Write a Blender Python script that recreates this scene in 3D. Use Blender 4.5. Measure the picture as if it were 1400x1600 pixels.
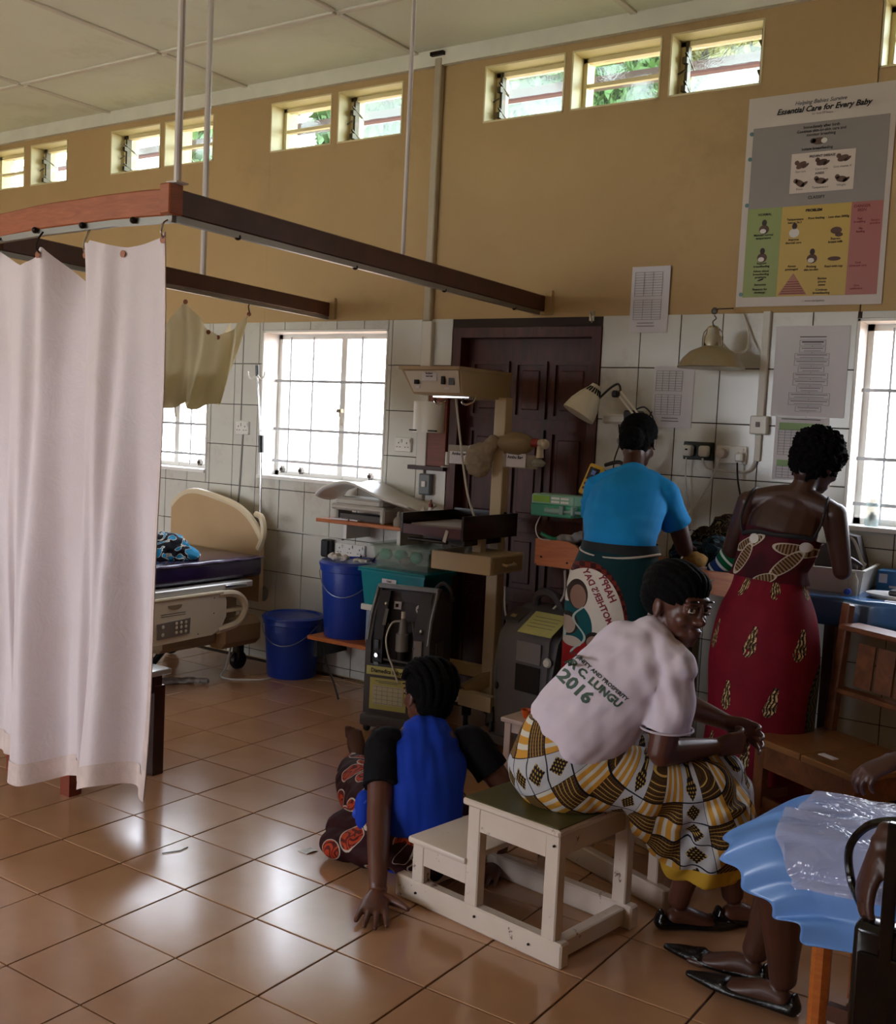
import bpy, bmesh, math, random
from mathutils import Vector as V, Matrix, Euler, noise
from mathutils.bvhtree import BVHTree
for _o in list(bpy.data.objects): bpy.data.objects.remove(_o)
random.seed(7)
SC = bpy.context.scene
COL = SC.collection
PI = math.pi
# ------------------------------------------------------------------ camera
cam_d = bpy.data.cameras.new('camera'); cam = bpy.data.objects.new('camera', cam_d); COL.objects.link(cam)
cam_d.sensor_fit = 'HORIZONTAL'; cam_d.sensor_width = 36.0; cam_d.lens = 36.0*1687.05/1400.0
cam_d.clip_start = 0.05; cam_d.clip_end = 200
cam.matrix_world = Matrix(((0.8238904566, -0.0845062852, 0.5604134217, 0), (0.5647105964, 0.0386145825, -0.8243851383, 0),
                           (0.0480255953, 0.9956744457, 0.0795357807, 1.6), (0, 0, 0, 1)))
SC.camera = cam
# ------------------------------------------------------------------ world, light, exposure
SKY = 9.0
w = bpy.data.worlds.new('sky'); SC.world = w; w.use_nodes = True
nt = w.node_tree; bg = nt.nodes['Background']
tc = nt.nodes.new('ShaderNodeTexCoord'); sx = nt.nodes.new('ShaderNodeSeparateXYZ'); rp = nt.nodes.new('ShaderNodeValToRGB')
nt.links.new(tc.outputs['Generated'], sx.inputs[0]); nt.links.new(sx.outputs['Z'], rp.inputs[0]); nt.links.new(rp.outputs[0], bg.inputs[0])
rp.color_ramp.elements[0].color = (0.90, 0.93, 1.0, 1); rp.color_ramp.elements[1].color = (0.72, 0.82, 1.0, 1)
bg.inputs[1].default_value = SKY
SC.view_settings.view_transform = 'Standard'; SC.view_settings.look = 'None'
SC.view_settings.exposure = 0.85; SC.view_settings.gamma = 1.0; SC.view_settings.use_curve_mapping = False
def portal(name, loc, rot, sx_, sy_):
    l = bpy.data.lights.new(name, 'AREA'); l.shape = 'RECTANGLE'; l.size = sx_; l.size_y = sy_
    l.cycles.is_portal = True
    o = bpy.data.objects.new(name, l); COL.objects.link(o); o.location = loc; o.rotation_euler = rot
    return o
def daylight(name, loc, rot, sx_, sy_, power, col=(1, 1, 1)):
    l = bpy.data.lights.new(name, 'AREA'); l.shape = 'RECTANGLE'; l.size = sx_; l.size_y = sy_; l.energy = power; l.color = col
    o = bpy.data.objects.new(name, l); COL.objects.link(o); o.location = loc; o.rotation_euler = rot
    return o
YW = 5.19          # inner face of the far wall
HC = 3.74          # ceiling height
XL, XR, YN = -10.2, 1.9, -3.2
FAR_WIN = [(-5.049, -4.015, 1.20, 2.16), (-6.58, -5.547, 1.20, 2.16), (-1.30, -0.27, 1.21, 2.18)]
CLER = [(-5.05, -4.538), (-4.486, -3.99), (-6.638, -6.106), (-6.062, -5.576), (-8.18, -7.68), (-7.60, -7.145),
        (-3.417, -2.909), (-2.868, -2.36), (-2.312, -1.836), (-1.294, -0.80), (-0.75, -0.26)]
DOORO = (-3.536, -2.596, 0.0, 2.16)
NEAR_WIN = [(-9.2, -7.6, 0.9, 2.7), (-7.0, -5.4, 0.9, 2.7), (-4.8, -3.2, 0.9, 2.7)]
# portals guide the sky light of the world through the real window openings
for a, b, c, d in FAR_WIN: portal('window_portal', ((a+b)/2, 5.44, (c+d)/2), (-PI/2, 0, 0), b-a, d-c)
portal('window_portal', (-4.2, 5.44, 3.45), (-PI/2, 0, 0), 8.0, .3)
for a, b, c, d in NEAR_WIN: portal('window_portal', ((a+b)/2, YN-.24, (c+d)/2), (PI/2, 0, 0), b-a, d-c)

# ------------------------------------------------------------------ helpers
def hx(s):
    s = s.lstrip('#'); r = [int(s[i:i+2], 16)/255 for i in (0, 2, 4)]
    return tuple(c/12.92 if c <= .04045 else ((c+.055)/1.055)**2.4 for c in r)
class E_:
    """tiny expression builder for shader math"""
    def __init__(s, nt, sock): s.nt, s.s = nt, sock
    def _m(s, op, *a):
        n = s.nt.nodes.new('ShaderNodeMath'); n.operation = op
        for i, x in enumerate((s,)+a):
            if isinstance(x, E_): s.nt.links.new(x.s, n.inputs[i])
            else: n.inputs[i].default_value = float(x)
        return E_(s.nt, n.outputs[0])
    def __add__(s, o): return s._m('ADD', o)
    def __sub__(s, o): return s._m('SUBTRACT', o)
    def __mul__(s, o): return s._m('MULTIPLY', o)
    def __truediv__(s, o): return s._m('DIVIDE', o)
    def __lt__(s, o): return s._m('LESS_THAN', o)
    def __gt__(s, o): return s._m('GREATER_THAN', o)
    def __radd__(s, o): return s+o
    def __rmul__(s, o): return s*o
    def fl(s): return s._m('FLOOR')
    def fr(s): return s._m('FRACT')
    def ab(s): return s._m('ABSOLUTE')
    def mn(s, o): return s._m('MINIMUM', o)
    def mx(s, o): return s._m('MAXIMUM', o)
    def sin(s): return s._m('SINE')
    def mod(s, o): return s._m('FLOORED_MODULO', o)
    def sq(s): return s*s
class Mat:
    def __init__(s, name, col=(.5, .5, .5), rough=.6, metal=0.0, spec=.5, **kw):
        s.m = bpy.data.materials.new(name); s.m.use_nodes = True; s.nt = s.m.node_tree
        s.b = s.nt.nodes['Principled BSDF']; s.out = s.nt.nodes['Material Output']
        s.b.inputs['Base Color'].default_value = (*col, 1); s.b.inputs['Roughness'].default_value = rough
        s.b.inputs['Metallic'].default_value = metal; s.b.inputs['Specular IOR Level'].default_value = spec
        for k, v in kw.items(): s.b.inputs[k.replace('_', ' ')].default_value = v
        s.c = col
    def node(s, t, **kw):
        n = s.nt.nodes.new(t)
        for k, v in kw.items(): setattr(n, k, v)
        return n
    def link(s, a, b): s.nt.links.new(a, b)
    def coord(s, kind='Object', scale=(1, 1, 1)):
        t = s.node('ShaderNodeTexCoord'); mp = s.node('ShaderNodeMapping'); mp.inputs['Scale'].default_value = scale
        s.link(t.outputs[kind], mp.inputs[0]); return mp.outputs[0]
    def noise(s, scale=5, detail=4, co=None, rough=.5, dist=0):
        n = s.node('ShaderNodeTexNoise'); n.inputs['Scale'].default_value = scale; n.inputs['Detail'].default_value = detail
        n.inputs['Roughness'].default_value = rough; n.inputs['Distortion'].default_value = dist
        if co is not None: s.link(co, n.inputs['Vector'])
        return n.outputs['Fac']
    def mix(s, f, a, b):
        n = s.node('ShaderNodeMix', data_type='RGBA')
        if isinstance(f, E_): f = f.s
        if isinstance(f, (int, float)): n.inputs[0].default_value = f
        else: s.link(f, n.inputs[0])
        for x, k in ((a, 6), (b, 7)):
            if isinstance(x, tuple): n.inputs[k].default_value = (*x[:3], 1)
            else: s.link(x, n.inputs[k])
        return n.outputs[2]
    def ramp(s, fac, lo, hi):
        n = s.node('ShaderNodeMapRange'); n.inputs[1].default_value = lo; n.inputs[2].default_value = hi
        if isinstance(fac, E_): fac = fac.s
        s.link(fac, n.inputs[0]); return n.outputs[0]
    def color(s, sock): s.link(sock, s.b.inputs['Base Color']); return s
    def bump(s, h, strength=.3, dist=.01):
        n = s.node('ShaderNodeBump'); n.inputs['Strength'].default_value = strength; n.inputs['Distance'].default_value = dist
        if isinstance(h, E_): h = h.s
        s.link(h, n.inputs['Height']); s.link(n.outputs[0], s.b.inputs['Normal']); return s
    def e(s, sock): return E_(s.nt, sock)
    def pat(s, name='pat'):
        a = s.node('ShaderNodeAttribute', attribute_name=name); x = s.node('ShaderNodeSeparateXYZ')
        s.link(a.outputs['Vector'], x.inputs[0]); return s.e(x.outputs[0]), s.e(x.outputs[1]), a.outputs['Vector']
_M = {}
def mat(name, col=(.5, .5, .5), rough=.6, metal=0., var=.0, vs=6, bump=0., bs=40, dirt=None, ds=3, co='Object', **kw):
    """plain material with mottling, optional dirt colour and fine relief"""
    if name in _M: return _M[name].m
    if isinstance(col, str): col = hx(col)
    M = Mat(name, col, rough, metal, **kw); _M[name] = M
    c = M.coord(co)
    cur = None
    if var:
        f = M.ramp(M.noise(vs, 5, c), .3, .7)
        cur = M.mix(f, tuple(x*(1-var) for x in col), tuple(min(1, x*(1+var)) for x in col))
    if dirt:
        f2 = M.ramp(M.noise(ds, 8, c, .7), .55, .75); cur = M.mix(f2, cur if cur else col, hx(dirt))
    if cur: M.color(cur)
    if bump: M.bump(M.noise(bs, 3, c), bump, .004)
    return M.m
def wood(name, c1, c2, rough=.5, scale=(1, 12, 12), co='Object', coat=0):
    if name in _M: return _M[name].m
    M = Mat(name, hx(c1), rough); _M[name] = M
    if coat: M.b.inputs['Coat Weight'].default_value = coat
    c = M.coord(co, scale)
    f = M.ramp(M.noise(2.5, 6, c, .6, 1.2), .3, .7)
    M.color(M.mix(f, hx(c1), hx(c2))); M.bump(M.noise(6, 6, c), .25, .002)
    return M.m
class B:
    """collects shapes into one bmesh"""
    def __init__(s): s.bm = bmesh.new()
    def box(s, c, size, rot=None, bev=0.0, seg=1):
        m = Matrix.Translation(V(c))
        if rot is not None: m = m @ (rot.to_4x4() if isinstance(rot, Matrix) else Euler(rot).to_matrix().to_4x4())
        t = bmesh.new(); bmesh.ops.create_cube(t, size=1.0, matrix=Matrix.Diagonal((*size, 1)))
        if bev: bmesh.ops.bevel(t, geom=t.edges[:], offset=min(bev, min(size)*.45), segments=seg, affect='EDGES', profile=.5)
        t.transform(m); s._merge(t); return s
    def b2(s, a, b, bev=0.0, seg=1):
        a, b = V(a), V(b); return s.box((a+b)/2, [abs(x) for x in (b-a)], None, bev, seg)
    def _merge(s, t):
        me = bpy.data.meshes.new('t'); t.to_mesh(me); t.free(); s.bm.from_mesh(me); bpy.data.meshes.remove(me)
    def bar(s, p0, p1, w, h, up=(0, 0, 1), bev=0.0):
        p0, p1 = V(p0), V(p1); d = p1-p0; z = d.normalized(); x = V(up).cross(z)
        if x.length < 1e-4: x = V((1, 0, 0)).cross(z)
        x.normalize(); y = z.cross(x)
        R = Matrix((x, y, z)).transposed()
        return s.box((p0+p1)/2, (w, h, d.length), R, bev)
    def tube(s, pts, r, n=8, caps=True, smooth=0):
        pts = [V(p) for p in pts]
        if smooth: pts = catmull(pts, smooth)
        rs = r if isinstance(r, (list, tuple)) else None
        if rs and len(rs) != len(pts):
            m = len(rs)-1; rs = [rs[min(m, int(i*m/(len(pts)-1)))]*(1-((i*m/(len(pts)-1)) % 1)) + rs[min(m, int(i*m/(len(pts)-1))+1)]*((i*m/(len(pts)-1)) % 1) for i in range(len(pts))]
        rings = []; x = None
        for i, p in enumerate(pts):
            t = (pts[min(i+1, len(pts)-1)]-pts[max(i-1, 0)]).normalized()
            if x is None: x = t.orthogonal().normalized()
            else:
                x = x-t*x.dot(t)
                x = x.normalized() if x.length > 1e-6 else t.orthogonal().normalized()
            y = t.cross(x); rr = rs[i] if rs else r
            rings.append([s.bm.verts.new(p+(x*math.cos(a)+y*math.sin(a))*rr) for a in [2*PI*k/n for k in range(n)]])
        s._skin(rings, caps); return s
    def _skin(s, rings, caps=True, closed=True):
        n = len(rings[0])
        for a, b in zip(rings, rings[1:]):
            for k in range(n if closed else n-1):
                s.bm.faces.new((a[k], a[(k+1) % n], b[(k+1) % n], b[k]))
        if caps:
            s.bm.faces.new(rings[0][::-1]); s.bm.faces.new(rings[-1])
    def cyl(s, p0, p1, r0, r1=None, n=16): return s.tube([p0, p1], [r0, r1 if r1 is not None else r0], n)
    def lathe(s, prof, c=(0, 0, 0), n=24, R=None, cap=True, sx=1, sy=1):
        c = V(c); rings = []
        for r, z in prof:
            ring = []
            for k in range(n):
                a = 2*PI*k/n; p = V((r*math.cos(a)*sx, r*math.sin(a)*sy, z))
                if R is not None: p = R @ p
                ring.append(s.bm.verts.new(c+p))
            rings.append(ring)
        s._skin(rings, cap); return s
    def prism(s, poly, d0, d1, fn):
        """poly: 2D outline; fn(u,v,d) -> point"""
        a = [s.bm.verts.new(V(fn(u, v, d0))) for u, v in poly]; b = [s.bm.verts.new(V(fn(u, v, d1))) for u, v in poly]
        s._skin([a, b]); return s
    def ell(s, c, r, R=None, n=16, m=10):
        t = bmesh.new(); bmesh.ops.create_uvsphere(t, u_segments=n, v_segments=m, radius=1.0)
        M4 = Matrix.Translation(V(c)) @ ((R.to_4x4() if R is not None else Matrix.Identity(4))) @ Matrix.Diagonal((*r, 1))
        t.transform(M4); s._merge(t); return s
    def grid(s, nu, nv, fn, flip=False):
        vs = [[s.bm.verts.new(V(fn(i/nu, j/nv))) for i in range(nu+1)] for j in range(nv+1)]
        for j in range(nv):
            for i in range(nu):
                f = (vs[j][i], vs[j][i+1], vs[j+1][i+1], vs[j+1][i])
                s.bm.faces.new(f[::-1] if flip else f)
        return s
    def build(s, name, m, parent=None, smooth=None, world=False, loc=None, solid=0, fixn=True):
        me = bpy.data.meshes.new(name)
        if fixn and not solid: bmesh.ops.recalc_face_normals(s.bm, faces=s.bm.faces)
        if solid:
            bmesh.ops.recalc_face_normals(s.bm, faces=s.bm.faces)
            bmesh.ops.solidify(s.bm, geom=s.bm.faces[:], thickness=solid)
        if parent is None and loc is None and s.bm.verts:
            xs = [v.co for v in s.bm.verts]
            loc = V(((min(c.x for c in xs)+max(c.x for c in xs))/2, (min(c.y for c in xs)+max(c.y for c in xs))/2, min(c.z for c in xs)))
            s.bm.transform(Matrix.Translation(-loc))
        elif parent is None and loc is not None and world: s.bm.transform(Matrix.Translation(-V(loc)))
        if parent is not None and world:
            s.bm.transform(mw(parent).inverted())
        s.bm.to_mesh(me); s.bm.free()
        if m is not None: me.materials.append(m)
        if smooth is None or smooth:
            ang = math.radians(35 if smooth is None else (smooth if smooth is not True else 180))
            me.polygons.foreach_set('use_smooth', [True]*len(me.polygons))
            if ang < PI-.01: me.set_sharp_from_angle(angle=ang)
        o = bpy.data.objects.new(name, me); COL.objects.link(o)
        if parent is not None: o.parent = parent
        elif loc is not None: o.location = loc
        return o
def mw(o):
    m = o.matrix_basis.copy()
    while o.parent: o = o.parent; m = o.matrix_basis @ m
    return m
def catmull(pts, k):
    out = []
    n = len(pts)
    for i in range(n-1):
        p0 = pts[max(i-1, 0)]; p1 = pts[i]; p2 = pts[i+1]; p3 = pts[min(i+2, n-1)]
        for j in range(k):
            t = j/k
            out.append(.5*((2*p1)+(p2-p0)*t+(2*p0-5*p1+4*p2-p3)*t*t+(3*p1-p0-3*p2+p3)*t**3))
    out.append(pts[-1]); return out
def tag(o, label=None, cat=None, group=None, kind=None):
    if label: o['label'] = label
    if cat: o['category'] = cat
    if group: o['group'] = group
    if kind: o['kind'] = kind
    return o
def thing(name, label, cat, loc=(0, 0, 0), rz=0, group=None):
    o = bpy.data.objects.new(name, None); COL.objects.link(o); o.location = loc; o.rotation_euler = (0, 0, rz)
    o.empty_display_size = .1
    return tag(o, label, cat, group)
def empty_part(name, parent, loc=(0,0,0)):
    o = bpy.data.objects.new(name, None); COL.objects.link(o); o.parent = parent; o.location = loc; return o
def inst(name, me, parent, loc, rot=None, scale=None):
    o = bpy.data.objects.new(name, me); COL.objects.link(o); o.parent = parent; o.location = loc
    if rot is not None: o.rotation_euler = rot
    if scale is not None: o.scale = scale
    return o
def text_mesh(body, size, bold=0.0, shear=0, align='CENTER', spacing=1):
    c = bpy.data.curves.new('txt', 'FONT'); c.body = body; c.size = size; c.offset = bold; c.shear = shear
    c.align_x = align; c.align_y = 'CENTER'; c.space_line = spacing; c.resolution_u = 2
    o = bpy.data.objects.new('txt', c); COL.objects.link(o)
    dg = bpy.context.evaluated_depsgraph_get(); me = bpy.data.meshes.new_from_object(o.evaluated_get(dg))
    bpy.data.objects.remove(o); bpy.data.curves.remove(c); return me
def lettering(body, size, m, parent, X, Yv, org, bold=0.0, name='lettering', world=True, lift=.0006, **kw):
    """flat text whose x axis is X and y axis is Yv at point org"""
    me = text_mesh(body, size, bold, **kw); X = V(X).normalized(); Yv = V(Yv).normalized(); N = X.cross(Yv)
    M4 = Matrix((X, Yv, N)).transposed().to_4x4(); M4.translation = V(org)+N*lift
    if world: M4 = mw(parent).inverted() @ M4
    me.transform(M4); me.materials.clear(); me.materials.append(m)
    o = bpy.data.objects.new(name, me); COL.objects.link(o); o.parent = parent; return o
# ------------------------------------------------------------------ materials
wall_paint = mat('wall_paint', '#b89a6c', .75, var=.06, vs=1.5, bump=.06, bs=60, dirt='#a78a5e', ds=1.2)
ceil_m = mat('ceiling_board', '#eaeddb', .8, var=.03, vs=2, dirt='#d6d6bd', ds=1.5)
batten_m = mat('ceiling_batten', '#e0dccf', .7, var=.06)
tile_m = mat('wall_tile_glaze', '#cccbc2', .22, var=.04, vs=3, dirt='#b0a69a', ds=2.5)
grout_m = mat('dark_grout', '#3a2f2a', .9)
cream = mat('cream_paint', '#e0d2a6', .45, var=.05)
whitep = mat('white_paint', '#e9e6e0', .4, var=.04)
steel_w = mat('white_steel_frame', '#dcdad2', .4)
dark_hole = mat('dark_slot', '#0c0a0a', .8)
black_p = mat('black_plastic', '#141316', .35)
chrome = mat('chrome', '#c8c8c8', .15, 1.0)
white_pl = mat('white_plastic', '#dedbd4', .35)
paper_m = mat('paper', '#dad6dc', .7, var=.02)
ink = mat('black_ink', '#1d1a1c', .7)
ink_g = mat('grey_ink', '#6a686c', .7)
bigwood = wood('door_wood', '#35130c', '#571f12', .5, (8, 8, 1.2))
orangew = wood('varnished_orange_wood', '#a4521f', '#c2702f', .35, (2, 14, 14))
railw = wood('reddish_rail_wood', '#8a4420', '#a85a30', .45, (3, 3, 20))
chairw = wood('brown_chair_wood', '#5c341f', '#7f4d2c', .4, (6, 6, 6))
# floor: glazed terracotta-beige tiles
def floor_mat():
    M = Mat('floor_tile_glaze', hx('#ad7a58'), .16, spec=.8); _M['floor'] = M
    c = M.coord('Object'); oi = M.node('ShaderNodeObjectInfo')
    f = M.noise(3.0, 6, c, .6); a = M.mix(M.ramp(f, .3, .7), hx('#ab7d59'), hx('#bc906c'))
    rnd = M.ramp(M.e(oi.outputs['Random']), 0, 1); b = M.mix(M.e(rnd)*.35, a, hx('#b3876b'))
    M.color(b)
    r = M.node('ShaderNodeMapRange'); r.inputs[3].default_value = .12; r.inputs[4].default_value = .24
    M.link(M.noise(5, 6, c), r.inputs[0]); M.link(r.outputs[0], M.b.inputs['Roughness'])
    M.bump(M.noise(5, 2, c), .10, .004); return M.m
floor_m = floor_mat()
fgrout = mat('floor_grout', '#3c2a22', .9)
# ------------------------------------------------------------------ room shell
fl = B().b2((XL-.2, YN-.24, -.16), (XR+.2, YW+.24, -.006)).build('floor', fgrout, loc=(0, 0, 0)); tag(fl, 'floor of beige-brown glazed square tiles with dark joints', kind='structure')
S, OX, OY = .33257, -2.6654, 2.1188
tm = B().box((0, 0, -.006), (S-.006, S-.006, .012), bev=.0015).build('tmp', floor_m, loc=(0, 0, 0)); tme = tm.data; bpy.data.objects.remove(tm)
cnt = 0; far = B()
for i in range(-23, 14):
    for j in range(-17, 10):
        x, y = OX+(i+.5)*S, OY+(j+.5)*S
        if not (XL < x < XR and YN < y < YW-.0): continue
        tall = min(y+S/2, YW)-(y-S/2)
        near = (y > 2.0 and -5.7 < x < -.15 and tall > S*.95)
        dz = random.uniform(-.0006, .0006)
        if near and cnt < 300:
            inst('floor_tile', tme, fl, (x, y, dz)); cnt += 1
        else:
            if tall > S*.95: far.box((x, y, dz-.006), (S-.006, S-.006, .012))
            elif tall > .03: far.b2((x-S/2+.003, y-S/2+.003, -.012), (x+S/2-.003, YW-.002, dz))
fo = far.build('floor_tile_field', floor_m, fl, smooth=False); tag(fo, kind='stuff')

def rects_minus(r, holes):
    out = [r]
    for h in holes:
        new = []
        for a, b, c, d in out:
            if h[0] >= b or h[1] <= a or h[2] >= d or h[3] <= c: new.append((a, b, c, d)); continue
            if a < h[0]: new.append((a, h[0], c, d))
            if b > h[1]: new.append((h[1], b, c, d))
            l, r2 = max(a, h[0]), min(b, h[1])
            if c < h[2]: new.append((l, r2, c, h[2]))
            if d > h[3]: new.append((l, r2, h[3], d))
        out = new
    return [q for q in out if q[1]-q[0] > .012 and q[3]-q[2] > .012]
ZC0, ZC1 = 3.30, 3.608
holes = FAR_WIN + [(a, b, ZC0, ZC1) for a, b in CLER] + [DOORO]
# the wall: painted above, dark joint bed for the tiles below
wb = B()
for q in rects_minus((XL, XR, -.12, HC+.3), holes): wb.b2((q[0], YW, q[2]), (q[1], YW+.24, q[3]))
wf = wb.build('wall_far', wall_paint, loc=(0, 0, 0), smooth=False); tag(wf, 'tan painted far wall, tiled white up to door height', kind='structure')
gb = B()
for q in rects_minus((-6.9, .6, 0, 2.212), holes): gb.b2((q[0], YW-.003, q[2]), (q[1], YW+.001, q[3]))
gb.build('joint_bed', grout_m, wf, smooth=False)
TW, TH = .21845, .27058
rows = [2.216-k*TH for k in range(9)]; rows = rows[:9]+[0.0]
nt_ = 0
def tiles(x0, x1, off):
    global nt_
    k0 = math.floor((x0-off)/TW); k = k0
    while off+k*TW < x1:
        for zi in range(len(rows)-1):
            r = (max(x0, off+k*TW), min(x1, off+(k+1)*TW), rows[zi+1], rows[zi])
            for q in rects_minus(r, FAR_WIN+[DOORO]):
                g = .0022
                if q[1]-q[0] < .02: continue
                d = random.uniform(.0, .0015)
                B().b2((q[0]+g, YW-.009-d, q[2]+g), (q[1]-g, YW-.002, q[3]-g), bev=.0015).build('wall_tile', tile_m, wf, smooth=False); nt_ += 1
        k += 1
tiles(-6.88, -3.536, -5.2956); tiles(-2.596, -.05, -2.596)
# cornice strip under the ceiling
tag(B().b2((XL, YW-.035, HC-.09), (XR, YW, HC)).build('trim_1', batten_m), 'pale cornice strip between far wall and ceiling', kind='structure')
# other walls
def wall(name, lab, boxes, m=wall_paint):
    b = B()
    for p, q in boxes: b.b2(p, q)
    return tag(b.build(name, m, loc=(0, 0, 0), smooth=False), lab, kind='structure')
nb = [((q[0], YN-.24, q[2]), (q[1], YN, q[3])) for q in rects_minus((XL, XR, -.12, HC+.3), NEAR_WIN)]
wall('wall_near', 'tan painted wall behind the viewer with wide windows', nb)
wall('wall_left', 'tan painted left end wall', [((XL-.2, YN-.24, -.12), (XL, YW+.24, HC+.3))])
wall('wall_right', 'tan painted right end wall', [((XR, YN-.24, -.12), (XR+.2, YW+.24, HC+.3))])
# ceiling boards with cover battens
ce = B().b2((XL, YN-.24, HC+.02), (XR, YW+.24, HC+.2)).build('ceiling', grout_m, loc=(0, 0, 0), smooth=False); tag(ce, 'pale board ceiling with cover battens', kind='structure')
xs = [-3.885+1.373*k for k in range(-5, 5)]; ys = [4.45-2.4*k for k in range(0, 4)]
xb = [XL]+[x for x in xs if XL < x < XR]+[XR]; yb = [YN]+[y for y in reversed(ys) if y > YN]+[YW]
for i in range(len(xb)-1):
    for j in range(len(yb)-1):
        B().b2((xb[i]+.004, yb[j]+.004, HC), (xb[i+1]-.004, yb[j+1]-.004, HC+.02)).build('ceiling_panel', ceil_m, ce, smooth=False)
for x in xs:
    if XL < x < XR:
        for j in range(len(yb)-1): B().b2((x-.019, yb[j]+.03, HC-.012), (x+.019, yb[j+1]-.03, HC), bev=.003).build('batten', batten_m, ce)
for y in ys:
    for i in range(len(xb)-1): B().b2((xb[i]+.012, y-.019, HC-.013), (xb[i+1]-.012, y+.019, HC), bev=.003).build('batten', batten_m, ce)
# ------------------------------------------------------------------ windows
def glass():
    M = Mat('window_glass', (1, 1, 1), .05); _M['glass'] = M
    t = M.node('ShaderNodeBsdfTransparent'); g = M.node('ShaderNodeBsdfGlossy'); g.inputs['Roughness'].default_value = .02
    mx = M.node('ShaderNodeMixShader'); mx.inputs[0].default_value = .06
    M.link(t.outputs[0], mx.inputs[1]); M.link(g.outputs[0], mx.inputs[2]); M.link(mx.outputs[0], M.out.inputs[0]); return M.m
glass_m = glass()
def obscure(name, tint, k):
    M = Mat(name, (1, 1, 1), .05)
    t = M.node('ShaderNodeBsdfTransparent'); t.inputs[0].default_value = (*tint, 1)
    r = M.node('ShaderNodeBsdfRefraction'); r.inputs['IOR'].default_value = 1.12; r.inputs['Roughness'].default_value = .03; r.inputs[0].default_value = (*tint, 1)
    d = M.node('ShaderNodeBsdfTranslucent'); d.inputs[0].default_value = (.8, .84, .84, 1)
    n = M.node('ShaderNodeBump'); n.inputs['Strength'].default_value = .25; n.inputs['Distance'].default_value = .006
    M.link(M.noise(90, 3, M.coord('Object')), n.inputs['Height']); M.link(n.outputs[0], r.inputs['Normal'])
    m1 = M.node('ShaderNodeMixShader'); m1.inputs[0].default_value = .06; m2 = M.node('ShaderNodeMixShader'); m2.inputs[0].default_value = k
    M.link(t.outputs[0], m1.inputs[1]); M.link(r.outputs[0], m1.inputs[2]); M.link(m1.outputs[0], m2.inputs[1]); M.link(d.outputs[0], m2.inputs[2])
    M.link(m2.outputs[0], M.out.inputs[0]); return M.m
obsc = obscure('obscured_glass', (.86, .94, .9), .004)
def casement(name, lab, x0, x1, z0, z1):
    r = thing(name, lab, None, ((x0+x1)/2, YW+.12, z0)); r['kind'] = 'structure'; YF = YW+.15
    b = B(); t = .012
    for q in ((x0-.001, x0+t), (x1-t, x1+.001)): b.b2((q[0], YW-.012, z0), (q[1], YW+.24, z1))
    b.b2((x0, YW-.012, z1-t), (x1, YW+.24, z1+.001)); b.b2((x0, YW-.03, z0-.001), (x1, YW+.24, z0+.02))
    b.build('reveal', whitep, r, world=True)
    f = B(); w_ = .03; xm = x0+(x1-x0)*.56
    for xx in (x0+t+w_/2, x1-t-w_/2): f.b2((xx-w_/2, YF-.015, z0+.02), (xx+w_/2, YF+.02, z1-t))
    f.b2((xm-.022, YF-.02, z0+.02), (xm+.022, YF+.02, z1-t))
    for zz in (z0+.035, z1-t-w_/2): f.b2((x0+t, YF-.015, zz-w_/2), (x1-t, YF+.02, zz+w_/2))
    f.build('window_frame', steel_w, r, world=True)
    for a, c in ((x0+t, xm), (xm, x1-t)): B().b2((a+.02, YF+.004, z0+.05), (c-.02, YF+.008, z1-t-.03)).build('pane', glass_m, r, world=True)
    g = B(); W = x1-x0; Hh = z1-z0
    for fr_ in (.13, .32, .71, .91): g.cyl((x0+W*fr_, YF-.03, z0+.04), (x0+W*fr_, YF-.03, z1-.03), .006, n=6)
    for fz in (.33, .66, .88): g.b2((x0+t, YF-.042, z1-Hh*fz-.008), (x1-t, YF-.034, z1-Hh*fz+.008))
    g.build('burglar_bar', mat('bar_grey', '#a9a9ab', .5), r, world=True)
    h = B(); zc = z0+Hh*.48
    h.box((xm+.005, YF-.045, zc), (.035, .03, .025)); h.bar((xm+.01, YF-.06, zc), (xm+.045, YF-.075, zc-.09), .012, .006); h.tube([(xm-.02, YF-.05, zc+.0), (xm-.04, YF-.06, zc), (xm-.02, YF-.05, zc-.01)], .004, 5)
    h.build('handle', mat('dull_brass', '#6b5f4c', .4, .8), r, world=True)
    k = B()
    for fx in (.1, .26, .82): k.box((x0+W*fx, YF-.04, z0+.06), (.03, .03, .02)); k.box((x0+W*fx, YF-.04, z0+.06), (.01, .03, .045))
    k.build('peg_stay', mat('dull_brass2', '#55504a', .4, .7), r, world=True)
    return r
casement('window_1', 'barred steel casement window left of the brown door, fully in view', *FAR_WIN[0])
casement('window_2', 'barred steel window partly hidden behind the white curtain', *FAR_WIN[1])
w3 = casement('window_3', 'barred steel window at the right edge above the blue-draped table', *FAR_WIN[2])
LOUV = [0, 1, 1, 0, 0, 1, 1, 0, 1, 0, 1]
alu = mat('louvre_metal', '#4f4636', .4, .6)
n = 3
groups = [(0, 2, 'two-light clerestory window above the left barred window'), (2, 4, 'two-light clerestory window behind the white ceiling rods'), (4, 6, 'clerestory window furthest left over the curtain rail'),
          (6, 9, 'three-light clerestory window left of the baby care poster'), (9, 11, 'clerestory window cut by the top right corner')]
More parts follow.
